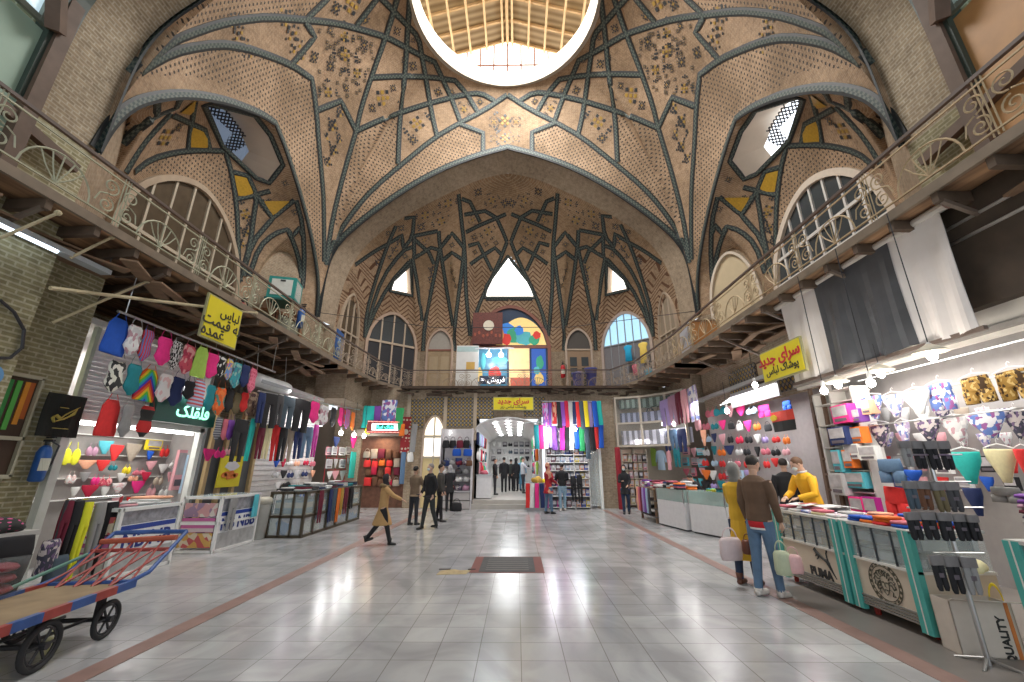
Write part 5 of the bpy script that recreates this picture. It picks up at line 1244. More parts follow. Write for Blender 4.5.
rack('L', -6.35, [(243, 420, 16, 42, 'leg', 'black'), (254, 419, 6, 42, 'leg', 'turquoise'), (263, 425, 8, 34, 'leg', 'maroon'), (270, 425, 8, 34, 'leg', 'cream'), (278, 424, 9, 37, 'leg', 'red'), (285, 427, 8, 34, 'leg', 'black'), (291, 427, 9, 35, 'leg', 'beige'), (300, 428, 8, 31, 'leg', 'navy'), (308, 427, 11, 31, 'leg', 'denim blue'), (317, 425, 6, 32, 'leg', 'magenta')], 'on the lower rail of leggings', G3)
rack('L', -7.0, [(210, 449, 12, 12, 'brief', 'hot pink'), (221, 447, 10, 12, 'bra', 'hot pink'), (229, 446, 8, 10, 'bra', 'pale pink')], 'above the yellow poster', 'pink pieces by the poster', .06)
rack('L', -7.4, [(184, 450, 10, 40, 'pack', 'pale pink'), (193, 455, 10, 38, 'pack', 'pale blue'), (203, 462, 12, 40, 'pack', 'white'), (186, 487, 9, 32, 'leg', 'blue'), (192, 489, 9, 36, 'leg', 'black'), (199, 488, 7, 30, 'leg', 'yellow'), (207, 490, 8, 24, 'leg', 'slate'), (217, 485, 9, 16, 'leg', 'magenta')], 'between the lettered counters', 'goods between the lettered counters', .07)
# bin, stool, extinguisher
t = thing('waste_bin', 'grey white tall bin beside the lettered counter', 'bin', (-5.9, 10.0, 0)); MB().lathe([(.14, 0), (.16, .02), (.2, .72), (.2, .74)], n=16).build('body', mat('bin_grey', (.45, .45, .42), .5), t, True); MB().lathe([(.21, .74), (.21, .84), (.17, .88)], n=16).build('lid', mat('bin_cream', (.6, .57, .48), .5), t, True)
t = thing('bar_stool', 'tall black metal stool by the slatted wall', 'stool', (-6.1, 11.3, 0)); MB().bb((-.16, -.16, .98), (.16, .16, 1.01)).build('seat', BLACK, t)
for sx in (-1, 1):
    for sy in (-1, 1): MB().tube([(sx*.15, sy*.15, .98), (sx*.19, sy*.19, 0)], .014, 6).build('leg', BLACK, t)
MB().tube([(-.17, -.17, .4), (.17, -.17, .4), (.17, .17, .4), (-.17, .17, .4), (-.17, -.17, .4)], .01, 5).build('foot_ring', BLACK, t); garment('heap', cm('black'), (-6.1, 11.3, 1.01), (.22, .22, .2), 0, 'black bundle lying on the tall black stool')
p = gp(270, 536, 2, 0); extinguisher('fire_extinguisher', 'red extinguisher standing on the floor by the stool', (-6.5, 11.0, 0), RED, .95)
# air conditioners
for i, (x, y, lb) in enumerate([(271, 384, 'white cylindrical air unit above the first dark trousers'), (347, 395, 'white cylindrical air unit nearer the neon sign')]):
    p = gp(x, y, 0, -6.5); t = thing('air_conditioner', lb, 'air conditioner', p, pi/2-.05, 'white air units'); MB().lathe([(.02, -.75), (.15, -.73), (.17, -.6), (.17, .6), (.15, .73), (.02, .75)], n=16, ax='X').build('casing', mat('ac_white', (.75, .77, .78), .4), t, True)
    MB().bb((-.6, -.175, -.08), (.6, -.15, .0)).build('outlet', mat('ac_grey', (.35, .37, .4), .4), t); MB().tube([(-.6, 0, .1), (-.6, .1, .9)], .01, 4).tube([(.6, 0, .1), (.6, .1, .9)], .01, 4).build('hanger_rods', STEEL, t)
# slatted wall of second shop
b = MB(); b.bb((-7.3, 11.3, 0), (-7.2, 14.9, 3.4)); w = struct(b.build('wall_slatted', mat('slat_white', (.66, .64, .62), .5)))
q = MB()
for i in range(22): q.bb((-7.2, 11.3, .2+i*.14), (-7.19, 14.9, .21+i*.14))
q.build('slot_lines', mat('slot_grey', (.3, .29, .28), .6), w)
lamp_area((-6.6, 13.4, 3.3), .9, 26, (.98, .98, 1)); lamp_area((-6.3, 11.3, 3.6), .5, 8)
CL = ['white', 'navy', 'pale grey', 'rose', 'white', 'black', 'blue', 'peach', 'crimson', 'beige']
def wallgrid(side, v, X, Y, kinds, cols, pw, ph, where, group, dep=.05, sk=0):
    for j, y in enumerate(Y):
        its = []
        for i, x in enumerate(X):
            if RND.random() < sk: continue
            its.append((x+RND.uniform(-1, 1), y+RND.uniform(-.6, .6)+(x-X[0])*0, pw*RND.uniform(.85, 1.1), ph*RND.uniform(.85, 1.1), kinds[RND.randrange(len(kinds))], cols[RND.randrange(len(cols))]))
        rack(side, v, its, 'in row %s %s' % (nth(j), where), group, dep)
wallgrid('L', -7.1, [277, 284, 291, 298, 306, 314], [459, 470, 482], ['bra', 'brief', 'bra'], CL, 6.5, 8, 'of the slatted wall', 'underwear on the slatted wall', .05)
wallgrid('L', -7.1, [300, 307, 314, 321], [493, 504], ['brief', 'pack'], ['navy', 'blue', 'white'], 5.5, 8, 'low on the slatted wall', 'packs on the slatted wall', .05)
# red frame stand with packs
t = thing('display_stand', 'red framed stand hung with pale packs in the second left shop', 'stand', (0, 0, 0)); v_ = -6.95
f = MB()
for x in (328, 338, 348): a, c = gp(x, 446, 0, v_), gp(x, 482, 0, v_); c = V((a.x, a.y, ztop(a, 484))); f.tube([a, c], .012, 5)
for y in (447, 458, 470, 482): a, c = gp(328, y, 0, v_), gp(348, y, 0, v_); c.z = a.z; f.tube([a, c], .012, 5)
f.build('frame', mat('red_frame', (.55, .03, .05), .5), t)
wallgrid('L', -6.9, [329, 336, 343, 350], [447, 459, 471], ['pack', 'brief'], ['white', 'pale pink', 'white', 'pale grey'], 6, 9, 'on the red framed stand', 'packs on the red framed stand', .04)
rack('L', -6.6, [(354, 452, 8, 26, 'scarf', 'turquoise'), (360, 453, 7, 30, 'shirt', 'pale blue'), (354, 436, 5, 12, 'brief', 'hot pink'), (337, 437, 5, 10, 'brief', 'navy')], 'beside the red framed stand', 'garments beside the red framed stand')
for i, (x, y, lb) in enumerate([(341, 433, 'bare glowing bulb over the glass case, nearer the leggings'), (354, 435, 'bare glowing bulb over the glass case, middle of three'), (364, 436, 'bare glowing bulb over the glass case, nearer the neon sign')]):
    p = gp(x, y, 0, -6.0); bulb_thing(lb, tuple(p), .07, 9, (.95, .98, 1), (0, 0, 1.2))
# dark framed glass case with stacks
t = thing('glass_case', 'dark framed glass display case with garments hanging over its front', 'display case', (0, 0, 0)); x0, x1, y0, y1, h = -5.75, -4.95, 10.1, 13.6, 1.0; f = MB(); e = .03
for x in (x0, x1):
    for y in [y0, y0+.5, y0+1.2, y0+1.8, y0+2.6, y1]: f.bb((x-e, y-e, 0), (x+e, y+e, h))
for x in [x0+.27, x0+.53]: f.bb((x-e*.7, y0-e, 0), (x+e*.7, y0+e, h))
for z in (.03, .45, h-.03):
    f.bb((x0-e, y0, z-e), (x0+e, y1, z+e)); f.bb((x1-e, y0, z-e), (x1+e, y1, z+e)); f.bb((x0, y0-e, z-e), (x1, y0+e, z+e)); f.bb((x0, y1-e, z-e), (x1, y1+e, z+e))
f.build('frame', mat('dark_bronze', (.09, .07, .045), .4, .3), t); MB().bb((x0, y0, h-.02), (x1, y1, h)).build('top', mat('counter_glass_top', (.6, .68, .7), .08), t)
MB().bb((x0+.03, y0+.03, .02), (x1-.03, y1-.03, .42)).build('lower_stock', fabric('stock_print', 'floral', (.5, .45, .5), (.65, .65, .6), 3, c=(.2, .3, .5)), t)
MB().bb((x0+.02, y0, .05), (x1-.02, y0+.01, h-.05)).bb((x1-.01, y0+.03, .05), (x1, y1, h-.05)).build('glass', mat('case_glass', (.8, .9, .9), .05, alpha=.25), t)
MB().bb((x0+.05, y0+.1, .47), (x1-.05, y1-.05, .8)).build('shelf_stock', fabric('stock_print_pale', 'stripe', (.55, .5, .4), (.2, .3, .35), 4), t)
folds(-5.7, -5.0, 10.2, 13.5, 1.012, 2, 9, [2, 3, 2, 4], ['navy', 'black', 'pale grey', 'white', 'teal', 'maroon', 'dark grey'], 'on the dark case', 'folded garments on the dark framed case')
for i, (x_, y_, c_, l_) in enumerate([(-4.88, 10.75, 'maroon', .75), (-4.88, 11.3, 'navy', .8), (-4.88, 11.55, 'slate', .8), (-4.88, 11.8, 'orange', .85), (-4.88, 12.0, 'gold', .7), (-4.88, 12.3, 'maroon', .7), (-4.88, 12.7, 'black', .6)]):
    garment('leg', cm(c_), (x_, y_, .99), (.26, .06, l_), pi/2, '%s leggings draped over the dark framed case, %s from the camera' % (c_, nth(i)), 'leggings over the dark framed case')
# yellow bag on floor
garment('heap', cm('yellow'), (-6.25, 12.0, 0), (.35, .35, .4), 0, 'yellow sack on the floor behind the glass case')
# ---------------------------------------------------------------- poles and lamp under the left gallery
t = thing('tube_light', 'long bluish tube light hung under the gallery by the brick pier', 'lamp', (0, 0, 0)); a, c = gp(-30, 210, 0, -6.3), gp(103, 284, 0, -6.3); c.z = a.z = 4.4
MB()._bar(a, c, .16, .07).build('casing', mat('lamp_casing', (.4, .43, .45), .4), t); MB().tube([a+V((.05, 0, -.05)), a+(c-a)*.55+V((.05, 0, -.05))], .025, 8).build('tube', mat('tube_blue', (.8, .9, 1), .4, emit=2.5, ecol=(.75, .88, 1)), t)
h_ = MB(); h_.tube([a, a+V((0, 0, .4))], .01, 4).tube([c, c+V((0, 0, .4))], .01, 4); h_.build('hanger_wires', BLACK, t)
for i, (p0, p1_, lb, w_) in enumerate([((50, 288), (256, 313), 'long cream pole running under the gallery past the yellow sign', -5.9), ((52, 323), (148, 281), 'cream strut rising from the brick wall to the gallery edge', -6.2), ((0, 238), (58, 213), 'cream strut crossing the tube light', -5.9), ((70, 258), (112, 237), 'thin cream strut near the end of the tube light', -6.0)]):
    a, c = gp(*p0, 0, w_-.25), gp(*p1_, 0, w_); t = thing('cream_pole', lb, 'pole', (0, 0, 0)); MB().tube([a, c], .028 if i == 0 else .02, 7).build('bar', mat('pole_cream', (.5, .42, .26), .5, var=.3), t); MB().ball(c, .04, 8, 5).build('end_cap', MATS['pole_cream'], t)
# ---------------------------------------------------------------- CART
def cart():
    t = thing('hand_cart', 'blue and red flatbed porter cart with black spoked wheels at the front', 'cart', (0, 0, 0)); BL = mat('cart_blue', (.03, .09, .3), .5, var=.4); RD = mat('cart_red', (.33, .05, .04), .5, var=.4); TY = mat('tyre_black', (.02, .02, .022), .7)
    zb = .42; A, B_ = gp(0, 632, 2, zb), gp(134, 583, 2, zb)
    u = (B_-A).normalized(); L = (B_-A).length; side = V((-u.y, u.x, 0)); Wd = .78
    if side.x > 0: side = -side
    A = B_-u*1.75; q = [A, B_, B_+side*Wd, A+side*Wd]
    MB().prism([p-V((0, 0, .03)) for p in q], (0, 0, .035)).build('deck', mat('deck_wood', (.3, .22, .13), .8, vs=5, var=.4), t)
    n = 7
    for s0 in (0, 1):
        o = side*Wd*s0
        for k in range(n): MB()._bar(A+o+u*(1.75*k/n), A+o+u*(1.75*(k+1)/n), .05, .07).build('side_rail', BL if (k+s0) % 2 == 0 else RD, t)
    MB()._bar(B_, B_+side*Wd, .05, .06).build('end_rail', BL, t); MB()._bar(A, A+side*Wd, .05, .06).build('end_rail', RD, t)
    # raked head frame
    top = V((0, 0, .38))+u*.72; P0, P1 = B_, B_+side*Wd
    for P in (P0, P1): MB().tube([P-u*.25, P+u*.2+V((0, 0, .06)), P+top], .022, 7).build('upright', BL, t)
    MB().tube([P0+top, P0+top+side*Wd*.5+u*.05, P1+top], .025, 7).build('handle_bar', BL, t); MB().tube([P0+top*.62, P1+top*.62], .02, 7).build('cross_bar', RD, t); MB().tube([P0+top*.9-u*.1, P1+top*.9-u*.1-V((0, 0, .03))], .03, 7).build('cross_bar', mat('cart_orange_red', (.45, .1, .05), .5), t)
    for k in range(5):
        f = k/5; MB().tube([P0+side*Wd*f-u*.1, P0+side*Wd*(f+.2)+top*.85], .012, 5).build('brace', RD, t)
        MB().tube([P0+side*Wd*(f+.2)-u*.1, P0+side*Wd*f+top*.6], .012, 5).build('brace', RD, t)
    MB().tube([P1-u*.8+V((0, 0, .0)), P1+top*.55], .018, 6).build('brace', mat('cart_green', (.1, .25, .2), .5), t)
    # running gear
    wc = B_-u*.2; w2 = B_-u*.86; 
    for ctr, R in ((wc, .165), (w2, .18)):
        for s0 in (.04, Wd-.04):
            c0 = V((ctr.x, ctr.y, R))+side*s0; M = Matrix((u, side, V((0, 0, 1)))).transposed(); b = MB()
            ring = [c0+M@V((R*.88*cos(2*pi*k/24), 0, R*.88*sin(2*pi*k/24))) for k in range(25)]; b.tube(ring, R*.125, 8, cap=False); wo = b.build('wheel', TY, t, True)
            r2 = MB().tube([c0+M@V((R*.7*cos(2*pi*k/24), 0, R*.7*sin(2*pi*k/24))) for k in range(25)], R*.05, 6, cap=False).build('rim', BLACK, wo)
            for k in range(6): a_ = k*pi/3; MB().tube([c0, c0+M@V((R*.72*cos(a_), 0, R*.72*sin(a_)))], R*.06, 5).build('spoke', BLACK, wo)
            MB().tube([c0-side*.05, c0+side*.05], R*.16, 10).build('hub', BLACK, wo)
        MB().tube([V((ctr.x, ctr.y, R)), V((ctr.x, ctr.y, R))+side*Wd], .02, 6).build('axle', BLACK, t)
        MB()._bar(V((ctr.x, ctr.y, R))+side*.12, V((ctr.x, ctr.y, zb-.03))+side*.12, .05, .05).build('bracket', BLACK, t); MB()._bar(V((ctr.x, ctr.y, R))+side*(Wd-.12), V((ctr.x, ctr.y, zb-.03))+side*(Wd-.12), .05, .05).build('bracket', BLACK, t)
    MB().tube([V((wc.x, wc.y, .17))+side*.2, V((w2.x, w2.y, .18))+side*.2], .015, 6).build('tie_rod', BLACK, t); MB().tube([V((wc.x, wc.y, .2))+side*.4, V((w2.x, w2.y, .2))+side*.4], .015, 6).build('tie_rod', BLACK, t)
    return A, B_, u, side
cart()
# foreground left corner: table with dark patterned wares, clear bag with maroon pouches, black coat
t = thing('wares_table', 'grey white table heaped with dark wares at the near brick pier', 'table', (-5.35, 3.95, 0)); MB().bb((-.55, -.6, .88), (.4, .6, .93)).build('top', mat('table_grey', (.5, .5, .48), .5), t)
for sx in (-.5, .34):
    for sy in (-.55, .5): MB().bb((sx, sy, 0), (sx+.05, sy+.05, .88)).build('leg', STEEL, t)
MB().bb((.36, -.58, .35), (.4, .55, .88)).build('front_cloth', mat('table_cloth_pale', (.55, .55, .5), .7), t)
for i, (x, y, s_, c_, z_) in enumerate([(-5.2, 3.6, .34, 'red patterned', .93), (-5.1, 3.95, .3, 'dark floral', .93), (-5.15, 4.3, .3, 'black and pink', .93), (-5.5, 3.8, .36, 'dark floral', .93), (-5.5, 4.25, .34, 'red patterned', .93)]):
    garment('heap', cm(c_), (x, y, z_), (s_*1.25, s_*1.25, s_*.55), .4*i, '%s bundle on the near table, %s from the camera' % (c_, nth(i)), 'dark bundles on the near table')
t = thing('carrier_bag', 'clear white plastic bag filled with maroon pouches beside the cart deck', 'bag', (-4.72, 4.1, .425)); MB().loft([(0, 0, .17, .14), (.1, 0, .2, .17), (.28, 0, .19, .15), (.33, 0, .2, .14)], 14).build('film', mat('clear_film', (.8, .85, .85), .1, alpha=.1), t, True)
for k in range(3): MB().ball((0, -.04, .07+k*.09), V((.17, .13, .045)), 12, 6).build('pouch', mat('maroon_pouch', (.2, .02, .03), .6), t, True)
garment('leg', cm('black'), (-4.75, 4.15, .92), (.36, .2, .62), pi/2-.2, 'black garment hanging from the near table edge in front of the bag', wob=False)
garment('scarf', cm('gold'), (-4.72, 3.78, .9), (.3, .16, .7), pi/2, 'dull gold cloth hanging from the near table edge', wob=False)
for i, (px, py, c_, lb) in enumerate([(52, 540, 'dark floral', 'dark flowered cloth slung by the rack of leggings'), (60, 556, 'slate', 'dark blue cloth slung by the rack of leggings')]):
    p, w_, h_ = place(0, -5.9, px, py, 20, 34); garment('scarf', cm(c_), p, (w_, .15, h_), pi/2, lb)
# ================================================================ RIGHT SIDE
# near counters
CRM = mat('counter_cream', (.66, .56, .45), .45, vs=3, var=.08); TEA = mat('counter_teal', (.08, .42, .38), .4); GRV = mat('groove_grey', (.25, .24, .22), .4)
def show_counter(label, x0, x1, y0, y1, posts, stock, extra=None):
    t = thing('shop_counter', label, 'counter', (0, 0, 0)); h = .95
    MB().bb((x0+.02, y0+.02, .1), (x1, y1-.02, .56)).build('base_cabinet', CRM, t)
    gm = MB()
    for k in range(4): gm.bb((x0+.005, y0+.06, .11+k*.028), (x0+.02, y1-.06, .126+k*.028))
    gm.build('ventilation_grooves', GRV, t)
    MB().bb((x0, y0, .56), (x1, y1, .585)).build('shelf_rail', mat('rail_white', (.75, .73, .68), .4), t)
    MB().bb((x0+.015, y0+.06, .585), (x0+.025, y1-.06, h-.03)).bb((x0+.06, y0+.0, .585), (x1-.03, y0+.01, h-.03)).build('glass', mat('case_glass', (.8, .9, .9), .05, alpha=.25), t)
    MB().bb((x0+.0, y0, h-.03), (x1, y1, h)).build('top', mat('counter_top_frame', (.6, .6, .57), .3), t)
    for y in posts: MB().bb((x0-.006, y-.06, .05), (x0+.05, y+.06, h-.01)).build('teal_post', TEA, t); MB().bb((x0-.01, y-.006, .05), (x0-.004, y+.006, h-.01)).build('post_strip', mat('rail_white', (.75, .73, .68), .4), t)
    n = int((y1-y0)/.2)
    for k in range(1, n): MB().bb((x0+.0, y0+k*(y1-y0)/n-.005, .585), (x0+.02, y0+k*(y1-y0)/n+.005, h-.03)).build('glass_divider', mat('divider_dark', (.06, .07, .08), .4), t)
    for k in range(2): MB().bb((x0+.08, y0+.05, .6+k*.16), (x1-.05, y1-.05, .68+k*.17)).build('boxed_stock', stock[k % len(stock)], t)
    for y in (y0+.1, y1-.15):
        for x in (x0+.12, x1-.1): MB().lathe([(.025, 0), (.03, .02), (.03, .1)], c=(x, y, 0), n=8).build('foot', mat('red_foot', (.4, .03, .02), .5), t)
    return t
S1 = fabric('stock_floral', 'floral', (.35, .25, .12), (.5, .45, .4), 5, c=(.15, .12, .2)); S2 = fabric('stock_blue', 'check', (.12, .16, .22), (.4, .45, .5), 4)
XC = 3.85
c1 = show_counter('cream and teal counter with the leaping cat emblem, by the shoppers', XC, 4.6, 5.36, 6.7, (6.6, 5.43), [S1, S1])
c2 = show_counter('cream and teal counter with the round face emblem, near the sock stand', XC, 4.6, 4.42, 5.34, (5.27, 4.48), [S2, S2])
INK = mat('emblem_black', (.03, .03, .03), .5); OLV = mat('emblem_olive', (.1, .09, .06), .5)
def facing(pts, y, z, s, m, name, parent, x=XC-.003, th=.003):   # flat emblem on a face looking towards -x; picture right = smaller y
    b = MB(); b.prism([V((x, y-u*s, z+v*s)) for u, v in pts], (-th, 0, 0)); return b.build(name, m, parent)
cat_ = [(-.95, .95), (-.8, .98), (-.72, .8), (-.45, .62), (-.15, .48), (.12, .3), (.3, .33), (.36, .55), (.33, .8), (.45, 1.0), (.58, .95), (.5, .8), (.5, .5), (.55, .2), (.5, -.05), (.62, -.35), (.85, -.75), (.95, -1.0), (.8, -.85), (.55, -.5), (.35, -.1), (.1, .02), (-.15, .12), (-.4, .3), (-.6, .42), (-.72, .28), (-.85, .3), (-.75, .5), (-.9, .62), (-.98, .8)]
q = MB()
def ct(pts, r): q.tube([V((XC+.016, 5.74-u*.165, .4+v*.15)) for u, v in pts], [k*.165 for k in r], 8)
ct([(-1, .78), (-.86, .86), (-.66, .66), (-.35, .46), (0, .27), (.32, .16), (.5, .0)], [.05, .12, .13, .12, .09, .13, .1]); ct([(-.62, .62), (-.78, .42), (-.92, .32)], [.09, .06, .03]); ct([(-.5, .5), (-.6, .25), (-.78, .12)], [.09, .05, .03])
ct([(.35, .12), (.56, -.25), (.72, -.6), (.95, -1.0)], [.13, .09, .05, .03]); ct([(.3, .1), (.4, -.2), (.52, -.45)], [.1, .05, .02]); ct([(.42, .15), (.36, .45), (.34, .75), (.48, 1.0)], [.06, .05, .05, .06]); ct([(-.84, .9), (-.8, 1.04)], [.05, .02])
q.build('cat_emblem', INK, c1)
text('PUMA', .15, INK, 'lettering', c1, (XC+.016, 5.84, .255), (pi/2, 0, -pi/2), bold=.006)
def ring(y, z, r, w, m, name, parent, n=32, dash=False):
    b = MB()
    for i in range(n):
        if dash and i % 2: continue
        a, c = 2*pi*i/n, 2*pi*(i+1)/n; b.prism([V((XC+.018, y-cos(q)*rr_, z+sin(q)*rr_)) for q, rr_ in ((a, r), (c, r), (c, r-w), (a, r-w))], (-.004, 0, 0))
    return b.build(name, m, parent)
ye, ze = 4.87, .38
ring(ye, ze, .2, .008, OLV, 'emblem_ring', c2); ring(ye, ze, .187, .016, OLV, 'emblem_ring', c2, 40, True); ring(ye, ze, .165, .006, OLV, 'emblem_ring', c2)
q = MB()
def tb(pts, r=.005): q.tube([V((XC+.014, ye-u*.165, ze+v*.165)) for u, v in pts], r, 4)
tb([(-.3, .15), (-.28, -.2), (-.12, -.55), (0, -.65), (.12, -.55), (.28, -.2), (.3, .15)]); tb([(-.2, .05), (-.08, .06)], .008); tb([(.08, .06), (.2, .05)], .008); tb([(0, .05), (-.03, -.18), (.04, -.2)]); tb([(-.1, -.38), (0, -.35), (.1, -.38)], .008)
for k in range(11):
    a = pi*(-.15+k*.13); tb([(.32*cos(a), .12+.3*sin(a)), (.5*cos(a+.2), .12+.5*sin(a+.2)), (.68*cos(a), .1+.66*sin(a)), (.8*cos(a+.25), .05+.72*sin(a+.25)), (.7*cos(a+.4), .05+.6*sin(a+.4))], .007)
for s_ in (-1, 1): tb([(s_*.3, -.3), (s_*.5, -.4), (s_*.42, -.65), (s_*.6, -.6)], .007); tb([(s_*.3, 0), (s_*.52, -.05), (s_*.6, -.25), (s_*.78, -.15)], .007)
q.build('face_emblem', OLV, c2)
folds(3.9, 4.55, 4.5, 5.28, .953, 3, 4, [2, 3, 2], ['red', 'blue', 'rose', 'red', 'orange', 'peach', 'blue'], 'on the face emblem counter', 'garments on the near counters', .03, .08)
folds(3.9, 4.55, 5.45, 6.62, .953, 3, 5, [1, 2, 1], ['dark floral', 'white floral', 'cream', 'rose', 'pale grey', 'blue floral', 'white'], 'on the cat emblem counter', 'garments on the near counters', .03, .08)
for i, (x, y, rz, c_, lb) in enumerate([(4.15, 6.3, .3, 'white floral', 'open white catalogue spread under the hands of the yellow vendor'), (4.3, 5.95, -.2, 'white', 'blank white sheets lying beside the open catalogue')]):
    t = thing('catalogue', lb, 'catalogue', (x, y, 1.03), rz); MB().prism([V((-.2, -.15, 0)), V((0, -.15, .02)), V((0, .15, .02)), V((-.2, .15, 0))], (0, 0, .006)).build('left_page', mat('page_white', (.72, .72, .72), .5), t); MB().prism([V((.2, -.15, 0)), V((0, -.15, .02)), V((0, .15, .02)), V((.2, .15, 0))], (0, 0, .006)).build('right_page', mat('page_white', (.72, .72, .72), .5), t)
    if i == 0: MB().bb((-.15, -.06, .022), (.15, -.0, .028)).build('red_print', mat('red_print', (.6, .1, .1), .5), t)
# second near counter in the corner with purple stack, box, bags
t = show_counter('cream and teal counter in the right corner carrying a purple and grey stack', 4.25, 5.1, 2.6, 3.95, (3.9,), [S2, S1])
for k in range(9):
    garment('fold', cm(['purple', 'dark grey', 'mauve', 'grey', 'dark floral', 'maroon', 'mauve', 'purple', 'purple'][k]), (4.62, 3.62, .953+k*.042), (.6, .5, .042), .1*sin(k*2), 'folded %s trousers, layer %d of the corner stack' % (['purple', 'dark grey', 'mauve', 'grey', 'dark flowered', 'maroon', 'mauve', 'purple', 'purple'][k], k+1), 'purple and grey stack on the corner counter', wob=False)
t = thing('cardboard_box', 'open white carton printed QUALITY standing behind the sock stand', 'box', (4.06, 4.22, 0), -.12)
b = MB(); w_, d_, h_ = .24, .1, .42
b.bb((-w_, -d_, 0), (w_, -d_+.01, h_)).bb((-w_, d_-.01, 0), (w_, d_, h_)).bb((-w_, -d_, 0), (-w_+.01, d_, h_)).bb((w_-.01, -d_, 0), (w_, d_, h_)).bb((-w_, -d_, 0), (w_, d_, .01)); b.build('carton', mat('carton_white', (.62, .55, .48), .7), t)
MB().prism([V((-w_, -d_, h_)), V((w_, -d_, h_)), V((w_+.02, -d_-.1, h_+.02)), V((-w_-.04, -d_-.1, h_+.04))], (0, 0, .008)).build('flap', MATS['carton_white'], t); MB().bb((w_-.06, -d_-.004, 0), (w_-.03, -d_, h_)).build('orange_strip', mat('orange_tape', (.6, .2, .05), .6), t)
text('QUALITY', .085, INK, 'lettering', t, (w_-.12, -d_-.004, .14), (pi/2, -pi/2, 0), bold=.002)
garment('bag', cm('yellow'), (4.36, 4.27, .52), (.2, .1, .5), 0, 'yellow bag standing upright between the carton and the corner counter', wob=False); garment('heap', cm('cream'), (4.18, 4.27, .62), (.34, .2, .14), 0, 'cream cloth draped above the yellow bag', wob=False)
# sock stand
t = thing('sock_stand', 'slender steel stand hung with sock pairs at the end of the counters', 'stand', (3.86, 4.0, 0)); MB().tube([(0, 0, 0), (0, 0, 1.75)], .018, 8).build('pole', STEEL, t)
for a in range(4): MB().tube([(0, 0, .05), (.2*cos(a*pi/2+.6), .2*sin(a*pi/2+.6), .0)], .012, 6).build('foot', STEEL, t)
for z, w_ in ((.83, .22), (1.2, .34), (1.42, .3), (1.66, .3)): MB().tube([(-w_, -.02, z), (w_, -.02, z)], .008, 5).build('arm', STEEL, t)
YS = 3.92
rack('B', YS, [(934, 555, 14, 36, 'sock', 'black'), (949, 556, 15, 38, 'sock', 'black'), (966, 557, 16, 38, 'sock', 'grey')], 'at the bottom of the sock stand', 'socks on the stand', .04, 0)
rack('B', YS, [(910, 512, 14, 28, 'sock', 'black'), (926, 512, 15, 28, 'sock', 'black'), (942, 513, 15, 28, 'sock', 'black'), (957, 514, 14, 27, 'sock', 'black'), (970, 515, 11, 26, 'sock', 'black')], 'in the lowest full row of the sock stand', 'socks on the stand', .05, 0)
rack('B', YS+.03, [(908, 481, 13, 28, 'sock', 'slate'), (921, 481, 13, 29, 'sock', 'brown'), (935, 482, 13, 30, 'sock', 'olive'), (949, 482, 14, 30, 'sock', 'dark grey')], 'in the middle row of the sock stand', 'socks on the stand', .05, 0)
rack('B', YS+.06, [(902, 441, 12, 26, 'sock', 'grey'), (915, 441, 12, 28, 'sock', 'black'), (928, 441, 12, 29, 'sock', 'black'), (941, 441, 12, 29, 'sock', 'black')], 'in the top row of the sock stand', 'socks on the stand', .05, 0)
# near shop: walls, beam, lamps, briefs
b = MB(); b.bb((6.6, 2.2, 0), (6.9, 8.6, 4.0)); struct(b.build('wall_shop', MATS['white_panel_wall']))
b = MB(); b.bb((5.86, 2.0, 3.35), (8.9, 8.4, 3.45)); struct(b.build('ceiling_shop', MATS['white_shop_ceiling']))
b = MB(); b.bb((5.75, 2.0, 3.05), (5.85, 8.3, 3.4)); struct(b.build('trim_beam', mat('beam_white', (.72, .68, .62), .5)))
b = MB(); b.bb((5.68, 2.0, 3.1), (5.75, 8.3, 3.16)); struct(b.build('trim_rail', mat('rail_grey', (.3, .28, .26), .5)))
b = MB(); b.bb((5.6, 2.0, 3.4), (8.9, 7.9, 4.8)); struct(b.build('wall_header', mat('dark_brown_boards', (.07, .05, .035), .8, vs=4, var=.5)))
lamp_area((6.0, 5.4, 3.0), .5, 34, (1, .96, .9), sy=3.5)
for i, z in enumerate((2.95, 2.6, 2.2)):
    t = thing('hanging_rail', 'thin steel rail for briefs across the near right shop, %s of three' % ['highest', 'middle', 'lowest'][i], 'rail', (0, 0, 0)); MB().tube([(5.85, 2.6, z), (5.85, 6.9, z)], .01, 5).build('bar', STEEL, t)
PV = 5.8
GB = 'briefs on hangers in the near right shop'
rack('R', PV, [(870, 397, 20, 22, 'brief', 'blue floral'), (892, 395, 22, 22, 'brief', 'lilac floral'), (914, 391, 25, 23, 'brief', 'white'), (938, 384, 27, 26, 'short', 'blue floral'), (973, 377, 32, 26, 'short', 'leopard print'), (1009, 371, 34, 28, 'short', 'leopard print')], 'in the top row of briefs', GB, .12)
rack('R', PV+.1, [(878, 424, 22, 23, 'brief', 'dark floral'), (901, 422, 15, 22, 'brief', 'lilac floral'), (926, 420, 27, 22, 'brief', 'dark floral'), (953, 418, 26, 25, 'brief', 'white floral'), (984, 414, 34, 24, 'brief', 'blue floral'), (1014, 412, 24, 28, 'brief', 'dark floral')], 'in the second row of briefs', GB, .12)
rack('R', PV-.25, [(963, 452, 32, 32, 'brief', 'turquoise'), (998, 449, 30, 34, 'brief', 'cream'), (1022, 449, 16, 32, 'brief', 'red')], 'in the third row of briefs', GB, .13)
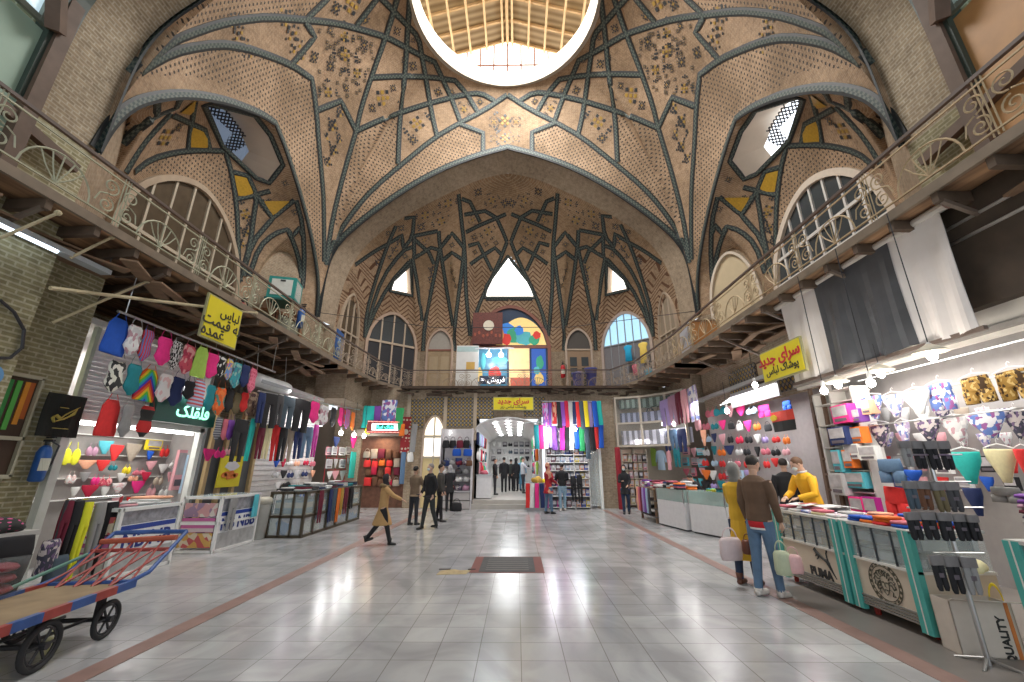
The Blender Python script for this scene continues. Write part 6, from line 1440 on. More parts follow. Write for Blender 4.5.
rack('R', PV-.1, [(888, 459, 24, 24, 'short', 'denim blue'), (868, 446, 18, 14, 'pack', 'white'), (852, 444, 13, 15, 'pack', 'white'), (893, 487, 22, 31, 'short', 'red'), (912, 470, 18, 12, 'brief', 'blue'), (971, 488, 18, 28, 'brief', 'navy'), (1004, 487, 34, 16, 'short', 'grey'), (870, 497, 16, 22, 'pack', 'magenta'), (857, 497, 14, 20, 'pack', 'hot pink')], 'below the rows of briefs', 'goods below the briefs', .12)
hg = {}
for o in [o for o in C.objects if o.get('group') in (GB,)][:]:
    M_ = o.matrix_basis; s_ = o.scale; b = MB(); b.tube([(-.52, 0, .02), (-.3, 0, .09), (0, 0, .16), (.3, 0, .09), (.52, 0, .02)], .02, 5); b.tube([(0, 0, .16), (0, 0, .28), (.06, 0, .34), (.1, 0, .28)], .015, 4)
    if 'm' not in hg: hg['m'] = b.mesh('hanger', mat('hanger_white', (.75, .75, .75), .4))
    h_ = bpy.data.objects.new('hanger', hg['m']); C.objects.link(h_); h_.parent = o
wallgrid('R', 6.4, [866, 884, 902, 920, 940, 960, 982, 1004], [408, 433], ['brief', 'brief'], ['white', 'beige', 'lilac floral', 'pale pink', 'white floral', 'pale grey', 'dark floral'], 14, 16, 'behind the hanging briefs', 'briefs on the back wall', .08)
wallgrid('R', 6.4, [866, 884, 902, 920, 940, 962, 986, 1010], [456, 477], ['brief', 'pack'], ['white', 'navy', 'pale grey', 'blue', 'pale pink', 'black', 'red'], 14, 16, 'behind the turquoise briefs', 'goods on the back wall', .08)
# shelf tower with printed boxes
t = thing('shelf_unit', 'white upright shelf unit holding picture boxes beside the yellow vendor', 'shelf unit', (5.75, 7.0, 0)); 
for y in (.05, .55, .98): MB().bb((.05, y-.02, .5), (.35, y+.02, 2.9)).build('upright', mat('shelf_white', (.6, .58, .55), .5), t)
for z in (.85, 1.15, 1.5, 1.9, 2.3, 2.68, 2.9): MB().bb((.05, .05, z-.02), (.36, 1.0, z)).build('shelf', mat('shelf_white', (.6, .58, .55), .5), t)
MB().bb((.34, .05, .5), (.36, 1.0, 2.9)).build('back_panel', mat('shelf_back', (.35, .33, .32), .6), t)
rack('R', 5.72, [(842, 405, 19, 18, 'pack', 'hot pink'), (858, 409, 10, 13, 'pack', 'purple'), (839, 427, 17, 18, 'pack', 'navy'), (858, 427, 12, 16, 'pack', 'orange'), (838, 450, 9, 22, 'pack', 'cyan'), (849, 450, 8, 18, 'pack', 'orange'), (838, 473, 12, 22, 'pack', 'pale grey'), (856, 472, 18, 16, 'pack', 'cyan'), (868, 400, 9, 14, 'pack', 'peach')], 'on the white shelf unit', 'picture boxes on the shelf unit', .18)
# ladder
t = thing('ladder', 'brown timber ladder leaning behind the yellow vendor', 'ladder', (0, 0, 0)); a0, a1 = gp(799, 345, 0, 5.95), gp(812, 345, 0, 5.95); z1 = a0.z; y_ = a0.y
for dy in (0, -.32): MB()._bar((5.85, y_+dy, .0), (6.0, y_+dy, min(3.9, z1)), .045, .07).build('side_rail', mat('ladder_brown', (.16, .1, .07), .7, vs=8), t)
for k in range(13): z = .3+k*.28; MB()._bar((5.85+.15*z/4, y_, z), (5.85+.15*z/4, y_-.32, z), .04, .04).build('rung', MATS['ladder_brown'], t)
b = MB()._bar((6.1, 7.95, 0), (6.1, 7.95, 4.0), .1, .1); struct(b.build('trim_post', mat('white_post_metal', (.65, .62, .6), .5)))
# big hanging banner
def banner():
    t = thing('hanging_banner', 'long white tarpaulin with a dark grey middle panel rolled out under the right gallery', 'banner', (0, 0, 0)); v_ = 5.45
    T0, T1, B0, B1 = gp(785, 303, 0, v_), gp(937, 220, 0, v_), gp(822, 384, 0, v_), gp(985, 317, 0, v_); zt, zb_ = 4.72, 3.12
    y0, y1 = T0.y+.15, T1.y-.05
    def sheet(f0, f1, m, nm, off=0):
        n, k = 14, 12; g = []
        for i in range(n+1):
            f = f0+(f1-f0)*i/n; row = []
            for j in range(k+1):
                w = j/k; ya = y0+(y1-y0)*f; row.append(V((v_+off+.05*sin(f*23+w*2)*w+.03*sin(f*55+1)*w, ya, zt+(zb_-zt)*w+.03*sin(f*19)*w)))
            g.append(row)
        b = MB()
        for o_ in (0, .012):
            for i in range(n):
                for j in range(k): q = [g[i][j], g[i+1][j], g[i+1][j+1], g[i][j+1]]; b.poly([p+V((o_, 0, 0)) for p in (q if o_ else q[::-1])])
        b.build(nm, m, t, True)
    W_ = mat('tarpaulin_white', (.85, .8, .77), .55, vs=2, var=.18); sheet(0, .31, W_, 'white_sheet'); sheet(.3, .77, mat('tarpaulin_grey', (.085, .09, .1), .3, vs=3, var=.35), 'grey_sheet', -.01); sheet(.76, 1, W_, 'white_sheet')
    MB().tube([(v_+.02, y0+.25, zt+.02), (v_+.02, y1-.1, zt+.02)], .06, 10).build('roller', mat('roller_white', (.6, .56, .52), .5), t); MB().tube([(v_+.02, y1-.1, zt+.02), (v_+.02, y1-.16, zt+.02)], .075, 10).build('end_cap', mat('roller_cap', (.2, .1, .08), .5), t)
    MB()._bar((v_, y0+.1, zb_-.02), (v_, y1-.05, zb_-.02), .05, .05).build('bottom_bar', mat('bar_brown', (.15, .11, .09), .6), t)
banner()
for i, (p0, p1_) in enumerate([((940, 190), (1030, 150)), ((938, 235), (1030, 196)), ((945, 248), (1030, 214))]):
    a, c = gp(*p0, 0, 5.6), gp(*p1_, 0, 5.6); c = V((5.6, c.y, a.z)); t = thing('awning_tube', '%s of three pale tubes under the right gallery beyond the banner' % ['highest', 'middle', 'lowest'][i], 'tube', (0, 0, 0), group='pale tubes beyond the banner'); MB().tube([a, (5.6, 2.2, a.z)], .022, 8).build('pipe', mat('tube_pale', (.4, .38, .35), .4), t, True); MB().tube([(5.6, a.y, a.z), (5.6, a.y-.06, a.z)], .035, 8).build('end_cap', BLACK, t)
# pendant lamps on long cables
for i, (x, y, cx_, cy_, v_, lb, pw_) in enumerate([(824, 391, 800, 250, 4.95, 'bare bulb on a long cable in front of the banner end', 11), (871, 383, 835, 230, 4.9, 'bare bulb on a long cable in front of the grey banner panel', 10), (932, 356, 890, 215, 4.9, 'enamel shaded lamp under the near banner edge', 7), (881, 374, 885, 330, 5.3, 'enamel shaded lamp above the briefs', 8), (838, 385, 845, 340, 5.3, 'enamel shaded lamp above the picture boxes', 8)]):
    p = gp(x, y, 0, v_); bulb_thing(lb, tuple(p), .05, pw_, (1, .93, .82), (0, 0, 4.75-p.z if i < 3 else 3.3-p.z), shade=i > 1)
# ---------------------------------------------------------------- middle right shop
b = MB(); b.bb((6.9, 8.6, 0), (7.1, 14.9, 3.9)); struct(b.build('wall_shop', mat('shop_wall_pinkish', (.42, .38, .37), .7))); b = MB(); b.bb((6.4, 8.1, 3.75), (7.0, 14.5, 3.85)); struct(b.build('ceiling_shop', MATS['white_shop_ceiling']))
M_LAT = NT('diaper_tile', .5); s = M_LAT; tc = s.n('TexCoord'); sp = s.n('SeparateXYZ'); s.l(tc.outputs['Object'], sp.inputs[0]); u_ = s.math('ADD', sp.outputs[0], sp.outputs[1]); a_ = s.math('ADD', u_, sp.outputs[2]); b_ = s.math('SUBTRACT', u_, sp.outputs[2])
fa_ = s.math('FRACT', s.math('MULTIPLY', a_, 6.5)); fb_ = s.math('FRACT', s.math('MULTIPLY', b_, 6.5)); ln = s.math('MAXIMUM', s.math('LESS_THAN', fa_, .3), s.math('LESS_THAN', fb_, .3)); cell = s.math('LESS_THAN', s.math('FRACT', s.math('MULTIPLY', s.math('ADD', s.math('FLOOR', s.math('MULTIPLY', a_, 6.5)), s.math('FLOOR', s.math('MULTIPLY', b_, 6.5))), .5)), .25)
s.l(s.mix(ln, s.mix(cell, (.28, .24, .18), (.4, .26, .04)), (.05, .06, .08)), s.b.inputs[0]); M_LAT = s.m
b = MB(); b.bb((6.55, 8.2, 3.2), (6.6, 14.2, 4.8)); struct(b.build('wall_tiled', M_PIER)); 
for y0, y1 in ((9.2, 10.4), (10.9, 12.3)):
    b = MB(); b.bb((6.5, y0, 3.3), (6.55, y1, 4.3)); struct(b.build('wall_tilework', M_LAT))
t = thing('picture_frame', 'old gilt framed panel hung over the tilework of the middle right shop', 'picture', (6.46, 10.4, 3.95), -pi/2); MB().bb((-.3, 0, -.25), (.3, .03, .25)).build('sheet', mat('ochre_sheet', (.4, .3, .17), .6, vs=6), t)
f = MB(); f.bb((-.33, -.01, -.28), (.33, .03, -.24)).bb((-.33, -.01, .24), (.33, .03, .28)).bb((-.33, -.01, -.28), (-.29, .03, .28)).bb((.29, -.01, -.28), (.33, .03, .28)).build('frame', DARK, t)
t = thing('lit_canopy', 'glaring white slatted canopy light over the middle right shop', 'canopy', (5.9, 10.6, 3.35), -pi/2)
b = MB()
for k in range(4): b.prism([V((-1.05, -.1+k*.09, -.12+k*.06)), V((1.05, -.1+k*.09, -.12+k*.06)), V((1.05, -.03+k*.09, -.1+k*.06)), V((-1.05, -.03+k*.09, -.1+k*.06))], (0, 0, .02))
b.build('slats', mat('canopy_glow', (.95, .97, 1), .4, emit=2.2, ecol=(.95, .98, 1)), t); MB().bb((-1.1, .25, -.2), (1.1, .3, .2)).build('back_rail', STEEL, t)
lamp_area((6.0, 10.6, 3.1), .5, 24, (.97, .98, 1), sy=2.4); lamp_area((5.4, 12.8, 3.5), .7, 14, (1, .97, .95))
V6 = 6.3; GM = 'goods in the middle right shop'
rack('R', V6, [(710, 407, 9, 11, 'bra', 'rose'), (719, 405, 12, 11, 'bra', 'teal'), (729, 406, 9, 11, 'brief', 'pale pink'), (740, 407, 9, 9, 'brief', 'hot pink'), (751, 406, 11, 9, 'bra', 'pale blue'), (763, 405, 12, 12, 'short', 'hot pink'), (786, 401, 9, 9, 'short', 'blue')], 'under the glaring canopy', GM, .08)
t = thing('printed_cloth', 'red, yellow and black cloth hanging at the end of the middle right shop', 'cloth', tuple(gp(781, 411, 0, 5.95)), -pi/2); p, w_, h_ = place(0, 5.95, 781, 411, 22, 20); MB().loft([(0, 0, w_*.5, .02), (-h_*.5, 0, w_*.5, .03)], 12, fold=.1).build('red_half', mat('cloth_red_half', (.6, .05, .03), .8), t); MB().loft([(-h_*.5, 0, w_*.5, .03), (-h_, 0, w_*.48, .02)], 12, fold=.1).build('black_half', mat('cloth_black_half', (.02, .02, .02), .8), t); q = MB(); blob(q, -w_*.3, -h_*.3, w_*.15, h_*.15, -.04); q.build('yellow_mark', mat('cloth_yellow_mark', (.7, .5, .03), .8), t)
CR = ['rose', 'black', 'white', 'pale pink', 'navy', 'teal', 'red', 'pale grey', 'hot pink', 'orange', 'lilac', 'black', 'crimson', 'pale blue']
wallgrid('R', V6, [706, 714, 722, 730, 739, 748, 757, 766], [421], ['bra', 'brief', 'bag'], CR, 7, 10, 'below the pink shorts', GM, .07)
wallgrid('R', V6, [705, 713, 721, 729, 738, 747, 756, 765, 775, 785], [434, 446, 458], ['bra', 'brief', 'bra'], CR, 7.5, 10, 'of the middle bra wall', 'bras and briefs of the middle right shop', .07)
wallgrid('R', V6, [705, 713, 721, 729, 738, 747, 785], [470, 481], ['bra', 'brief', 'pack'], CR, 7.5, 10, 'low on the middle wall', 'low goods of the middle right shop', .07)
rack('R', 5.65, [(664, 400, 8, 26, 'pants', 'lilac'), (671, 396, 7, 30, 'leg', 'mauve'), (677, 393, 7, 31, 'leg', 'maroon'), (683, 390, 8, 33, 'leg', 'pale pink'), (691, 387, 12, 34, 'pants', 'lilac floral')], 'by the wheel emblem', 'trousers by the wheel emblem')
rack('R', 5.8, [(666, 430, 8, 21, 'leg', 'navy'), (673, 430, 7, 20, 'leg', 'denim blue'), (681, 429, 8, 23, 'leg', 'navy'), (651, 448, 9, 18, 'shirt', 'lime'), (660, 450, 8, 20, 'shirt', 'pale blue'), (668, 450, 7, 20, 'shirt', 'pale pink'), (676, 448, 6, 19, 'leg', 'teal'), (697, 414, 6, 18, 'bra', 'pale pink'), (703, 430, 5, 16, 'brief', 'peach')], 'below the lilac trousers', 'garments below the lilac trousers')
wallgrid('R', 6.4, [686, 694, 701], [448, 458, 468, 478], ['pack', 'brief'], ['rose', 'white', 'pale pink', 'black', 'cyan'], 6, 8, 'beside the green shirt', 'packs beside the green shirt', .06)
for i, (x, y, lb) in enumerate([(663, 424, 'glowing bulb left of the wheel emblem trousers, nearer the far door'), (674, 424, 'glowing bulb under the hanging lilac trousers'), (727, 411, 'bulb under the lit canopy near the teal bra'), (755, 385, 'bulb hanging above the lit canopy')]):
    p = gp(x, y, 0, 5.7); bulb_thing(lb, tuple(p), .06, 8 if i < 2 else 4, (1, .96, .92), (0, 0, .8))
t = thing('wheel_emblem', 'dark spoked wheel shaped emblem hung on the glass of the far right shop', 'emblem', tuple(gp(650, 413, 0, 5.7)), -pi/2+.4); b = MB(); b.tube([(.22*cos(a*pi/12), 0, .22*sin(a*pi/12)) for a in range(25)], .035, 6, cap=False); b.build('rim', INK, t)
for k in range(4): MB().tube([(-.2*cos(k*pi/4), 0, -.2*sin(k*pi/4)), (.2*cos(k*pi/4), 0, .2*sin(k*pi/4))], .014, 5).build('spoke', INK, t)
MB().lathe([(.06, -.03), (.06, .03)], n=10, ax='Y').build('hub', STEEL, t)
# white counters
def white_counter(label, P, Q, dpt, h=.98, glass=True):
    """front runs from P to Q (towards the camera), body extends to the right"""
    P, Q = V((*P, 0)), V((*Q, 0)); L = (Q-P).length; a = atan2(Q.y-P.y, Q.x-P.x); t = thing('white_counter', label, 'counter', P, a)
    MB().bb((0, 0, .04), (L, dpt, .68 if glass else h)).build('cabinet', mat('cabinet_white', (.7, .69, .7), .35), t); MB().bb((.04, .04, 0), (L-.04, dpt-.04, .04)).build('plinth', BLACK, t)
    if glass:
        MB().bb((.02, .02, .68), (L-.02, dpt-.02, .72)).build('shelf_stock', mat('stock_mixed', (.3, .32, .28), .5, vs=14, var=.8), t); MB().bb((0, 0, .68), (L, .008, h)).bb((L-.008, 0, .68), (L, dpt, h)).bb((0, 0, h-.015), (L, dpt, h)).build('glass', mat('case_glass_green', (.55, .72, .68), .08, alpha=.4), t)
        f = MB()
        for x in (0, L):
            for y in (0, dpt): f.bb((x-.012, y-.012, .66), (x+.012, y+.012, h))
        f.build('frame', STEEL, t)
    return t
white_counter('white glass topped counter nearer the yellow coated shopper', (4.32, 11.0), (4.72, 9.95), .6); white_counter('white glass topped counter nearer the folded stacks', (4.02, 12.5), (4.25, 11.15), .6)
t = thing('goods_table', 'low table under the farthest folded stacks with striped fabric rolls in front', 'table', (4.1, 13.4, 0)); MB().bb((-.15, -.8, .9), (.65, .8, .95)).build('top', WOOD, t)
for x in (-.1, .55):
    for y in (-.72, .7): MB().bb((x, y, 0), (x+.06, y+.06, .9)).build('leg', WOOD, t)
for k in range(3): MB().bb((-.12, -.75, .15+.22*k), (.6, .75, .18+.22*k)).build('shelf', mat('shelf_dark', (.12, .1, .1), .6), t)
for i, c_ in enumerate(['peach', 'rose', 'maroon', 'lilac', 'purple', 'pale blue', 'dark grey']): garment('scarf', cm(c_), (3.9, 14.05-i*.2, .94), (.17, .07, .7), -pi/2, '%s fabric length hanging from the far goods table, %s from the back' % (c_, nth(i)), 'fabric lengths on the far table')
folds(4.05, 4.7, 12.7, 14.1, .952, 2, 5, [4, 5, 3], ['maroon', 'black', 'white', 'rose', 'dark floral', 'pale grey', 'purple'], 'on the far goods table', 'garments on the far table', .04)
folds(4.15, 4.75, 11.3, 12.4, .982, 2, 4, [4, 3, 5], ['black', 'rose', 'white', 'navy', 'orange', 'pale grey', 'maroon'], 'on the farther white counter', 'garments on the white counters', .04)
folds(4.7, 5.1, 10.1, 10.9, .982, 1, 3, [3, 2, 2], ['red', 'teal', 'yellow', 'black', 'lime'], 'on the nearer white counter', 'garments on the white counters', .03)
# ================================================================ FAR END
YW_ = 17.15
b = MB()
for x0, x1, z0, z1 in ((-7.6, -6.45, 0, 4.8), (-6.45, -4.55, 3.0, 4.8), (-4.55, -3.85, 0, 4.8), (-3.85, -3.0, 3.6, 4.8), (-3.0, -1.75, 2.95, 4.8), (-1.75, .95, 3.5, 4.8), (.95, 3.2, 3.9, 4.8), (3.2, 4.05, 0, 4.8), (4.05, 7.5, 4.3, 4.8)):
    b.bb((x0, YW_, z0), (x1, YW_+.3, z1))
struct(b.build('wall_back', M_PIER))
for x0, x1, z0, z1 in ((-4.5, -3.9, 3.1, 4.3), (-3.9, -2.95, 3.62, 4.4), (-2.95, -1.8, 3.15, 4.4), (-1.7, -.95, 3.52, 4.4), (.3, 1.2, 3.55, 4.4)):
    b = MB(); b.bb((x0, YW_-.02, z0), (x1, YW_, z1)); struct(b.build('wall_tilework', M_LAT))
for x in (-4.55, -3.0, -1.75): b = MB(); b.bb((x-.07, YW_-.08, 2.6), (x+.07, YW_, 4.6)); struct(b.build('trim_pilaster', mat('pale_plaster_strip', (.45, .37, .28), .8)))
b = MB(); b.bb((-9.3, 17.45, 0), (-1.75, 19.4, 3.9)); b.bb((3.3, 19.2, 0), (9, 19.5, 4.8)); struct(b.build('wall_core', mat('dim_plaster', (.25, .2, .16), .8)))
b = MB(); b.bb((-7.3, 14.4, 3.9), (-6.2, 17.3, 4.8)); struct(b.build('wall_pier', M_PIER)); b = MB(); b.bb((6.3, 14.4, 3.9), (7.1, 19.3, 4.8)); struct(b.build('wall_pier', M_PIER))
b = MB(); rr = random.Random(21)
for i in range(60): b.box((-4.9+i*.165, 17.05+rr.uniform(-.12, .05), 4.62+rr.uniform(-.2, .12)), (rr.uniform(.1, .5), .14, rr.uniform(.03, .09)), rz=rr.uniform(-.5, .5))
b.bb((-4.9, 16.85, 4.72), (4.9, 17.2, 4.82)); struct(b.build('trim_fascia', mat('fascia_timber', (.07, .045, .03), .8, vs=5, var=.5)))
# passage
PX0, PX1, PYE = -1.75, .95, 27.0
M_PAS = mat('passage_white', (.65, .64, .63), .6)
b = MB(); b.bb((PX0, 16.95, 0), (PX1, PYE, .32)); b.bb((PX0-.4, 16.75, 0), (PX1+.1, 16.95, .17)); struct(b.build('floor_steps', mat('steps_stone', (.45, .42, .38), .3, vs=3, var=.2)))
b = MB(); b.bb((PX0-.1, 17.45, 0), (PX0, PYE, 3.6)); struct(b.build('wall_passage', M_PAS)); b = MB(); b.bb((PX1, 17.45, 0), (PX1+.1, PYE, 3.6)); struct(b.build('wall_passage', M_PAS)); b = MB(); b.bb((PX0, PYE, 0), (PX1, PYE+.1, 4)); struct(b.build('wall_passage', M_PAS))
b = MB(); n = 10
for i in range(n):
    a, c = pi*i/n, pi*(i+1)/n; xc, r = (PX0+PX1)/2, (PX1-PX0)/2
    b.prism([V((xc+r*cos(a), 17.0, 2.9+.6*sin(a))), V((xc+r*cos(c), 17.0, 2.9+.6*sin(c))), V((xc+r*cos(c), 17.0, 2.95+.6*sin(c))), V((xc+r*cos(a), 17.0, 2.95+.6*sin(a)))], (0, PYE-17, 0))
struct(b.build('ceiling_passage', M_PAS))
k = 0
for i, y in enumerate((18.2, 19.6, 21.2, 23, 25)):
    for x in (-.95, -.4, .15):
        t = thing('ceiling_lamp', 'round ceiling lamp of the passage', 'lamp', (x, y, 3.36), group='round lamps in the passage ceiling'); MB().lathe([(.1, 0), (.12, .03), (.06, .05)], n=10).build('diffuser', mat('passage_glow', (1, 1, 1), .4, emit=6), t)
lamp_area((-.4, 19.4, 3.2), .9, 34, (.95, .98, 1), sy=3); lamp_area((-.4, 23.6, 3.2), .9, 26, (.95, .98, 1), sy=4)
PC = ['pale pink', 'teal', 'hot pink', 'white', 'navy', 'red', 'lilac', 'pale blue', 'white', 'orange', 'green', 'black', 'crimson', 'lime']
for sgn, xx, nm in ((1, PX0+.12, 'left'), (-1, PX1-.12, 'right')):
    for j, z in enumerate((2.95, 2.3, 1.75)):
        for i in range(9):
            garment(['scarf', 'shirt', 'leg', 'bra', 'brief'][RND.randrange(5)], cm(PC[RND.randrange(len(PC))]), (xx, 17.35+i*.55+.1*j, z), (.4, .16, .5), pi/2*sgn, 'garment hanging on the %s side wall of the passage, %s row down' % (nm, nth(j)), 'garments on the %s passage wall, %s row' % (nm, nth(j)))
for j in range(4):
    for i in range(7): garment(['bra', 'brief', 'pack'][RND.randrange(3)], cm(['white', 'black', 'pale grey', 'slate'][RND.randrange(4)]), (-1.5+i*.36, PYE-.1, 3.1-j*.45), (.26, .06, .3), 0, 'small black or white garment on the end wall of the passage', 'garments on the end wall of the passage')
t = thing('passage_counter', 'white counter inside the passage on the left past the steps', 'counter', (-1.35, 17.9, .32)); MB().bb((-.3, -.5, .03), (.3, .5, .9)).build('cabinet', mat('cabinet_white', (.7, .69, .7), .35), t); MB().bb((-.33, -.53, .9), (.33, .53, .94)).build('top', STEEL, t)
for k in range(3): garment('heap', cm(['rose', 'white', 'teal'][k]), (-1.35, 17.55+k*.35, 1.26), (.3, .28, .2), 0, '%s bundle on the white counter inside the passage' % ['rose', 'white', 'teal'][k], 'bundles on the passage counter')
# arched lit door
t = arch_window(-3.42, YW_+.02, .02, .82, 2.75, .78, 0, .07, mat('pale_brown_trim', (.48, .38, .3), .8), mat('warm_lit_fanlight', (.9, .85, .72), .4, emit=.8, ecol=(1, .9, .7)), 2, (2.75, 1.9), mat('old_cream_frame', (.5, .44, .34), .6), .05, lowglass=mat('yellow_lit_door', (.5, .4, .2), .4, emit=.15, vs=4), kind='door')
q = MB(); q.bb((-.39, -.045, 1.95), (.39, -.035, 2.68)); q.build('window_pane', mat('white_lit_pane', (.9, .9, .9), .4, emit=.9), t)
# kiosk with bags
t = thing('kiosk', 'white kiosk cabinet hung with dark and blue bags beside the passage steps', 'kiosk', (-2.42, 16.9, 0)); K = mat('kiosk_white', (.62, .6, .62), .5)
MB().bb((-.62, .1, 2.45), (.62, .15, 3.05)).build('header', K, t); MB().bb((-.62, .15, .5), (.62, .2, 2.5)).build('back_panel', mat('kiosk_grey', (.4, .38, .4), .5), t)
for x in (-.64, .6): MB().bb((x, -.25, 0), (x+.04, .2, 3.05)).build('side_panel', K, t)
for z, nm in ((.03, 'drawer'), (.33, 'drawer')): MB().bb((-.58, -.22, z), (.58, .15, z+.27)).build(nm, mat('kiosk_drawer', (.5, .47, .46), .5), t)
MB().bb((-.6, -.25, .62), (.6, .15, .66)).build('counter_top', K, t); MB().bb((-.6, -.2, 1.1), (.6, .15, 1.13)).build('shelf', K, t)
MB().tube([(-.3, .1, 2.9), (-.3, -.1, 2.95), (-.3, -.15, 2.8)], .02, 5).build('lamp', mat('tube_glow', (1, 1, 1), .4, emit=5, ecol=(1, .98, .95)), t)
YK = 16.62
rack('B', YK, [(446, 437, 7, 11, 'bag', 'black'), (453, 437, 7, 11, 'bag', 'black'), (460, 437, 7, 11, 'bag', 'maroon'), (467, 437, 7, 11, 'bag', 'black')], 'in the top row of the kiosk', 'bags on the kiosk', .12)
rack('B', YK, [(457, 446, 9, 10, 'bag', 'blue'), (468, 446, 9, 10, 'bag', 'blue'), (447, 458, 8, 8, 'bag', 'navy'), (459, 458, 7, 9, 'brief', 'navy'), (469, 458, 7, 8, 'bag', 'brown')], 'below the top row of the kiosk', 'bags on the kiosk', .12)
for j, y in enumerate((1.62, 1.3, 1.0, .68)):
    for i in range(4): garment('heap', cm(['dark grey', 'mauve', 'grey', 'white', 'maroon', 'pale grey', 'dark floral'][(i*2+j*3) % 7]), (-2.85+i*.28, 16.68+.05*j, y if j else 1.62), (.28, .26, .26), i, 'small bundle piled on the kiosk, %s tier, %s from the left' % (nth(j), nth(i)), 'bundles on the kiosk')
# scarves to the right of the passage
t = thing('hanging_rail', 'upper rail of scarves right of the passage', 'rail', (0, 0, 0)); MB().tube([(1.05, 16.6, 4.12), (3.3, 16.6, 4.12)], .02, 6).build('bar', STEEL, t)
t = thing('hanging_rail', 'lower rail of scarves right of the passage', 'rail', (0, 0, 0)); MB().tube([(.3, 16.7, 3.28), (3.3, 16.7, 3.28)], .02, 6).build('bar', STEEL, t)
rack('B', 16.6, [(545, 403, 6, 23, 'scarf', 'purple patterned'), (549.5, 403, 5, 24, 'scarf', 'purple'), (554, 402, 5, 22, 'scarf', 'red patterned'), (558.5, 402, 5, 26, 'scarf', 'black'), (562.5, 402, 5, 24, 'scarf', 'purple'), (566, 401, 4, 26, 'scarf', 'crimson'), (570, 402, 5, 24, 'scarf', 'pale grey'), (574, 402, 4, 22, 'scarf', 'navy'), (577, 401, 4, 26, 'scarf', 'red'), (581, 401, 5, 28, 'scarf', 'slate'), (585, 401, 5, 26, 'scarf', 'yellow'), (589.5, 401, 5, 26, 'scarf', 'lilac'), (594, 401, 5, 26, 'scarf', 'blue'), (598.5, 401, 5, 24, 'scarf', 'turquoise')], 'on the upper rail by the passage', 'scarves on the upper rail')
rack('B', 16.7, [(536, 425, 5, 24, 'scarf', 'teal'), (541, 425, 5, 24, 'scarf', 'hot pink'), (545.5, 425, 5, 24, 'scarf', 'white and pink floral'), (550, 426, 5, 22, 'scarf', 'lilac'), (554, 426, 5, 24, 'scarf', 'purple'), (558.5, 426, 5, 24, 'scarf', 'dark floral'), (562.5, 425, 5, 25, 'scarf', 'magenta'), (567, 426, 5, 24, 'scarf', 'black'), (571.5, 426, 5, 24, 'scarf', 'white'), (576, 425, 5, 24, 'scarf', 'blue'), (581.5, 425, 6, 26, 'scarf', 'green'), (586.5, 425, 5, 34, 'scarf', 'slate'), (591.5, 425, 5, 26, 'scarf', 'black'), (596, 425, 5, 24, 'scarf', 'red'), (601, 424, 5, 24, 'scarf', 'blue')], 'on the lower rail by the passage', 'scarves on the lower rail')
for i, (x, y, lb, pw_) in enumerate([(549, 430, 'dazzling bulb before the scarves nearer the passage', 60), (575, 429, 'glowing bulb before the scarves nearer the white frame', 35)]):
    p = gp(x, y, 1, 16.2); bulb_thing(lb, tuple(p), .07, pw_*.3, (.9, .95, 1), (0, 0, 1.2))
t = thing('stock_shelves', 'white open shelves full of small packs under the scarves', 'shelving', (2.0, 17.0, 0))
for z in (.05, .45, .8, 1.1, 1.4, 1.7, 2.0, 2.3): MB().bb((-.85, -.2, z), (.85, .15, z+.03)).build('shelf', mat('shelf_white', (.6, .58, .55), .5), t)
for x in (-.85, .25, .82): MB().bb((x, -.2, 0), (x+.03, .15, 2.5)).build('upright', mat('shelf_white', (.6, .58, .55), .5), t)
MB().bb((-.85, .15, 0), (.85, .17, 2.5)).build('back_panel', MATS['shelf_back'], t)
for z in (2.03, 1.73, 1.43, 1.13, .83, .48, .08):
    for i in range(9):
        x = -.85+.188*i; hh = .2 if z > 1 else .24
        garment('pack', cm(['blue', 'white', 'pale blue', 'navy', 'maroon', 'white', 'magenta', 'pale grey'][(i*3+int(z*10)) % 8] if i < 6 else ['white', 'peach', 'blue', 'yellow', 'white floral'][(i+int(z*10)) % 5]), (2.0+x+.11, 16.93, z+hh), (.16, .18, hh), 0, 'small pack on the open shelves under the scarves', 'packs on the shelves under the scarves', wob=False)
lamp_area((2.0, 16.3, 2.6), .4, 7, (.9, .95, 1), sy=.3)
# drape counter
t = thing('drape_counter', 'small counter draped with red and magenta cloths at the passage corner', 'counter', (.75, 16.35, 0)); MB().bb((-.42, -.3, .0), (.42, .3, .95)).build('cabinet', mat('cabinet_grey', (.4, .4, .42), .5), t); MB().bb((-.45, -.33, .95), (.45, .33, .98)).build('top', STEEL, t)
for i, c_ in enumerate(['red', 'white', 'hot pink', 'navy', 'magenta']): garment('scarf', cm(c_), (.4+i*.17, 15.99, .97), (.16, .06, .85), 0, '%s cloth draped over the corner counter' % c_, 'cloths over the corner counter')
garment('heap', cm('gold'), (.75, 16.3, .98), (.4, .35, .28), 0, 'golden orange bundle on the draped corner counter'); garment('heap', cm('yellow'), (1.05, 16.45, .98), (.25, .25, .2), 0, 'small yellow bundle on the draped corner counter')
rack('B', 16.5, [(573, 476, 6, 26, 'leg', 'black'), (579, 475, 6, 28, 'leg', 'black')], 'before the open shelves', 'black leggings before the shelves')
# white door frame
t = thing('door_frame', 'tall white metal frame with glass between the scarves and the brick pier', 'frame', (3.32, 16.95, 0)); MB().bb((-.05, -.05, 0), (.05, .05, 3.4)).build('post', mat('frame_white', (.72, .74, .7), .4), t); MB().bb((-.5, -.03, 0), (-.44, .03, 3.0)).build('post', mat('frame_white', (.72, .74, .7), .4), t); MB().bb((-.44, -.005, .1), (-.05, .005, 2.9)).build('glass', mat('case_glass', (.8, .9, .9), .05, alpha=.25), t)
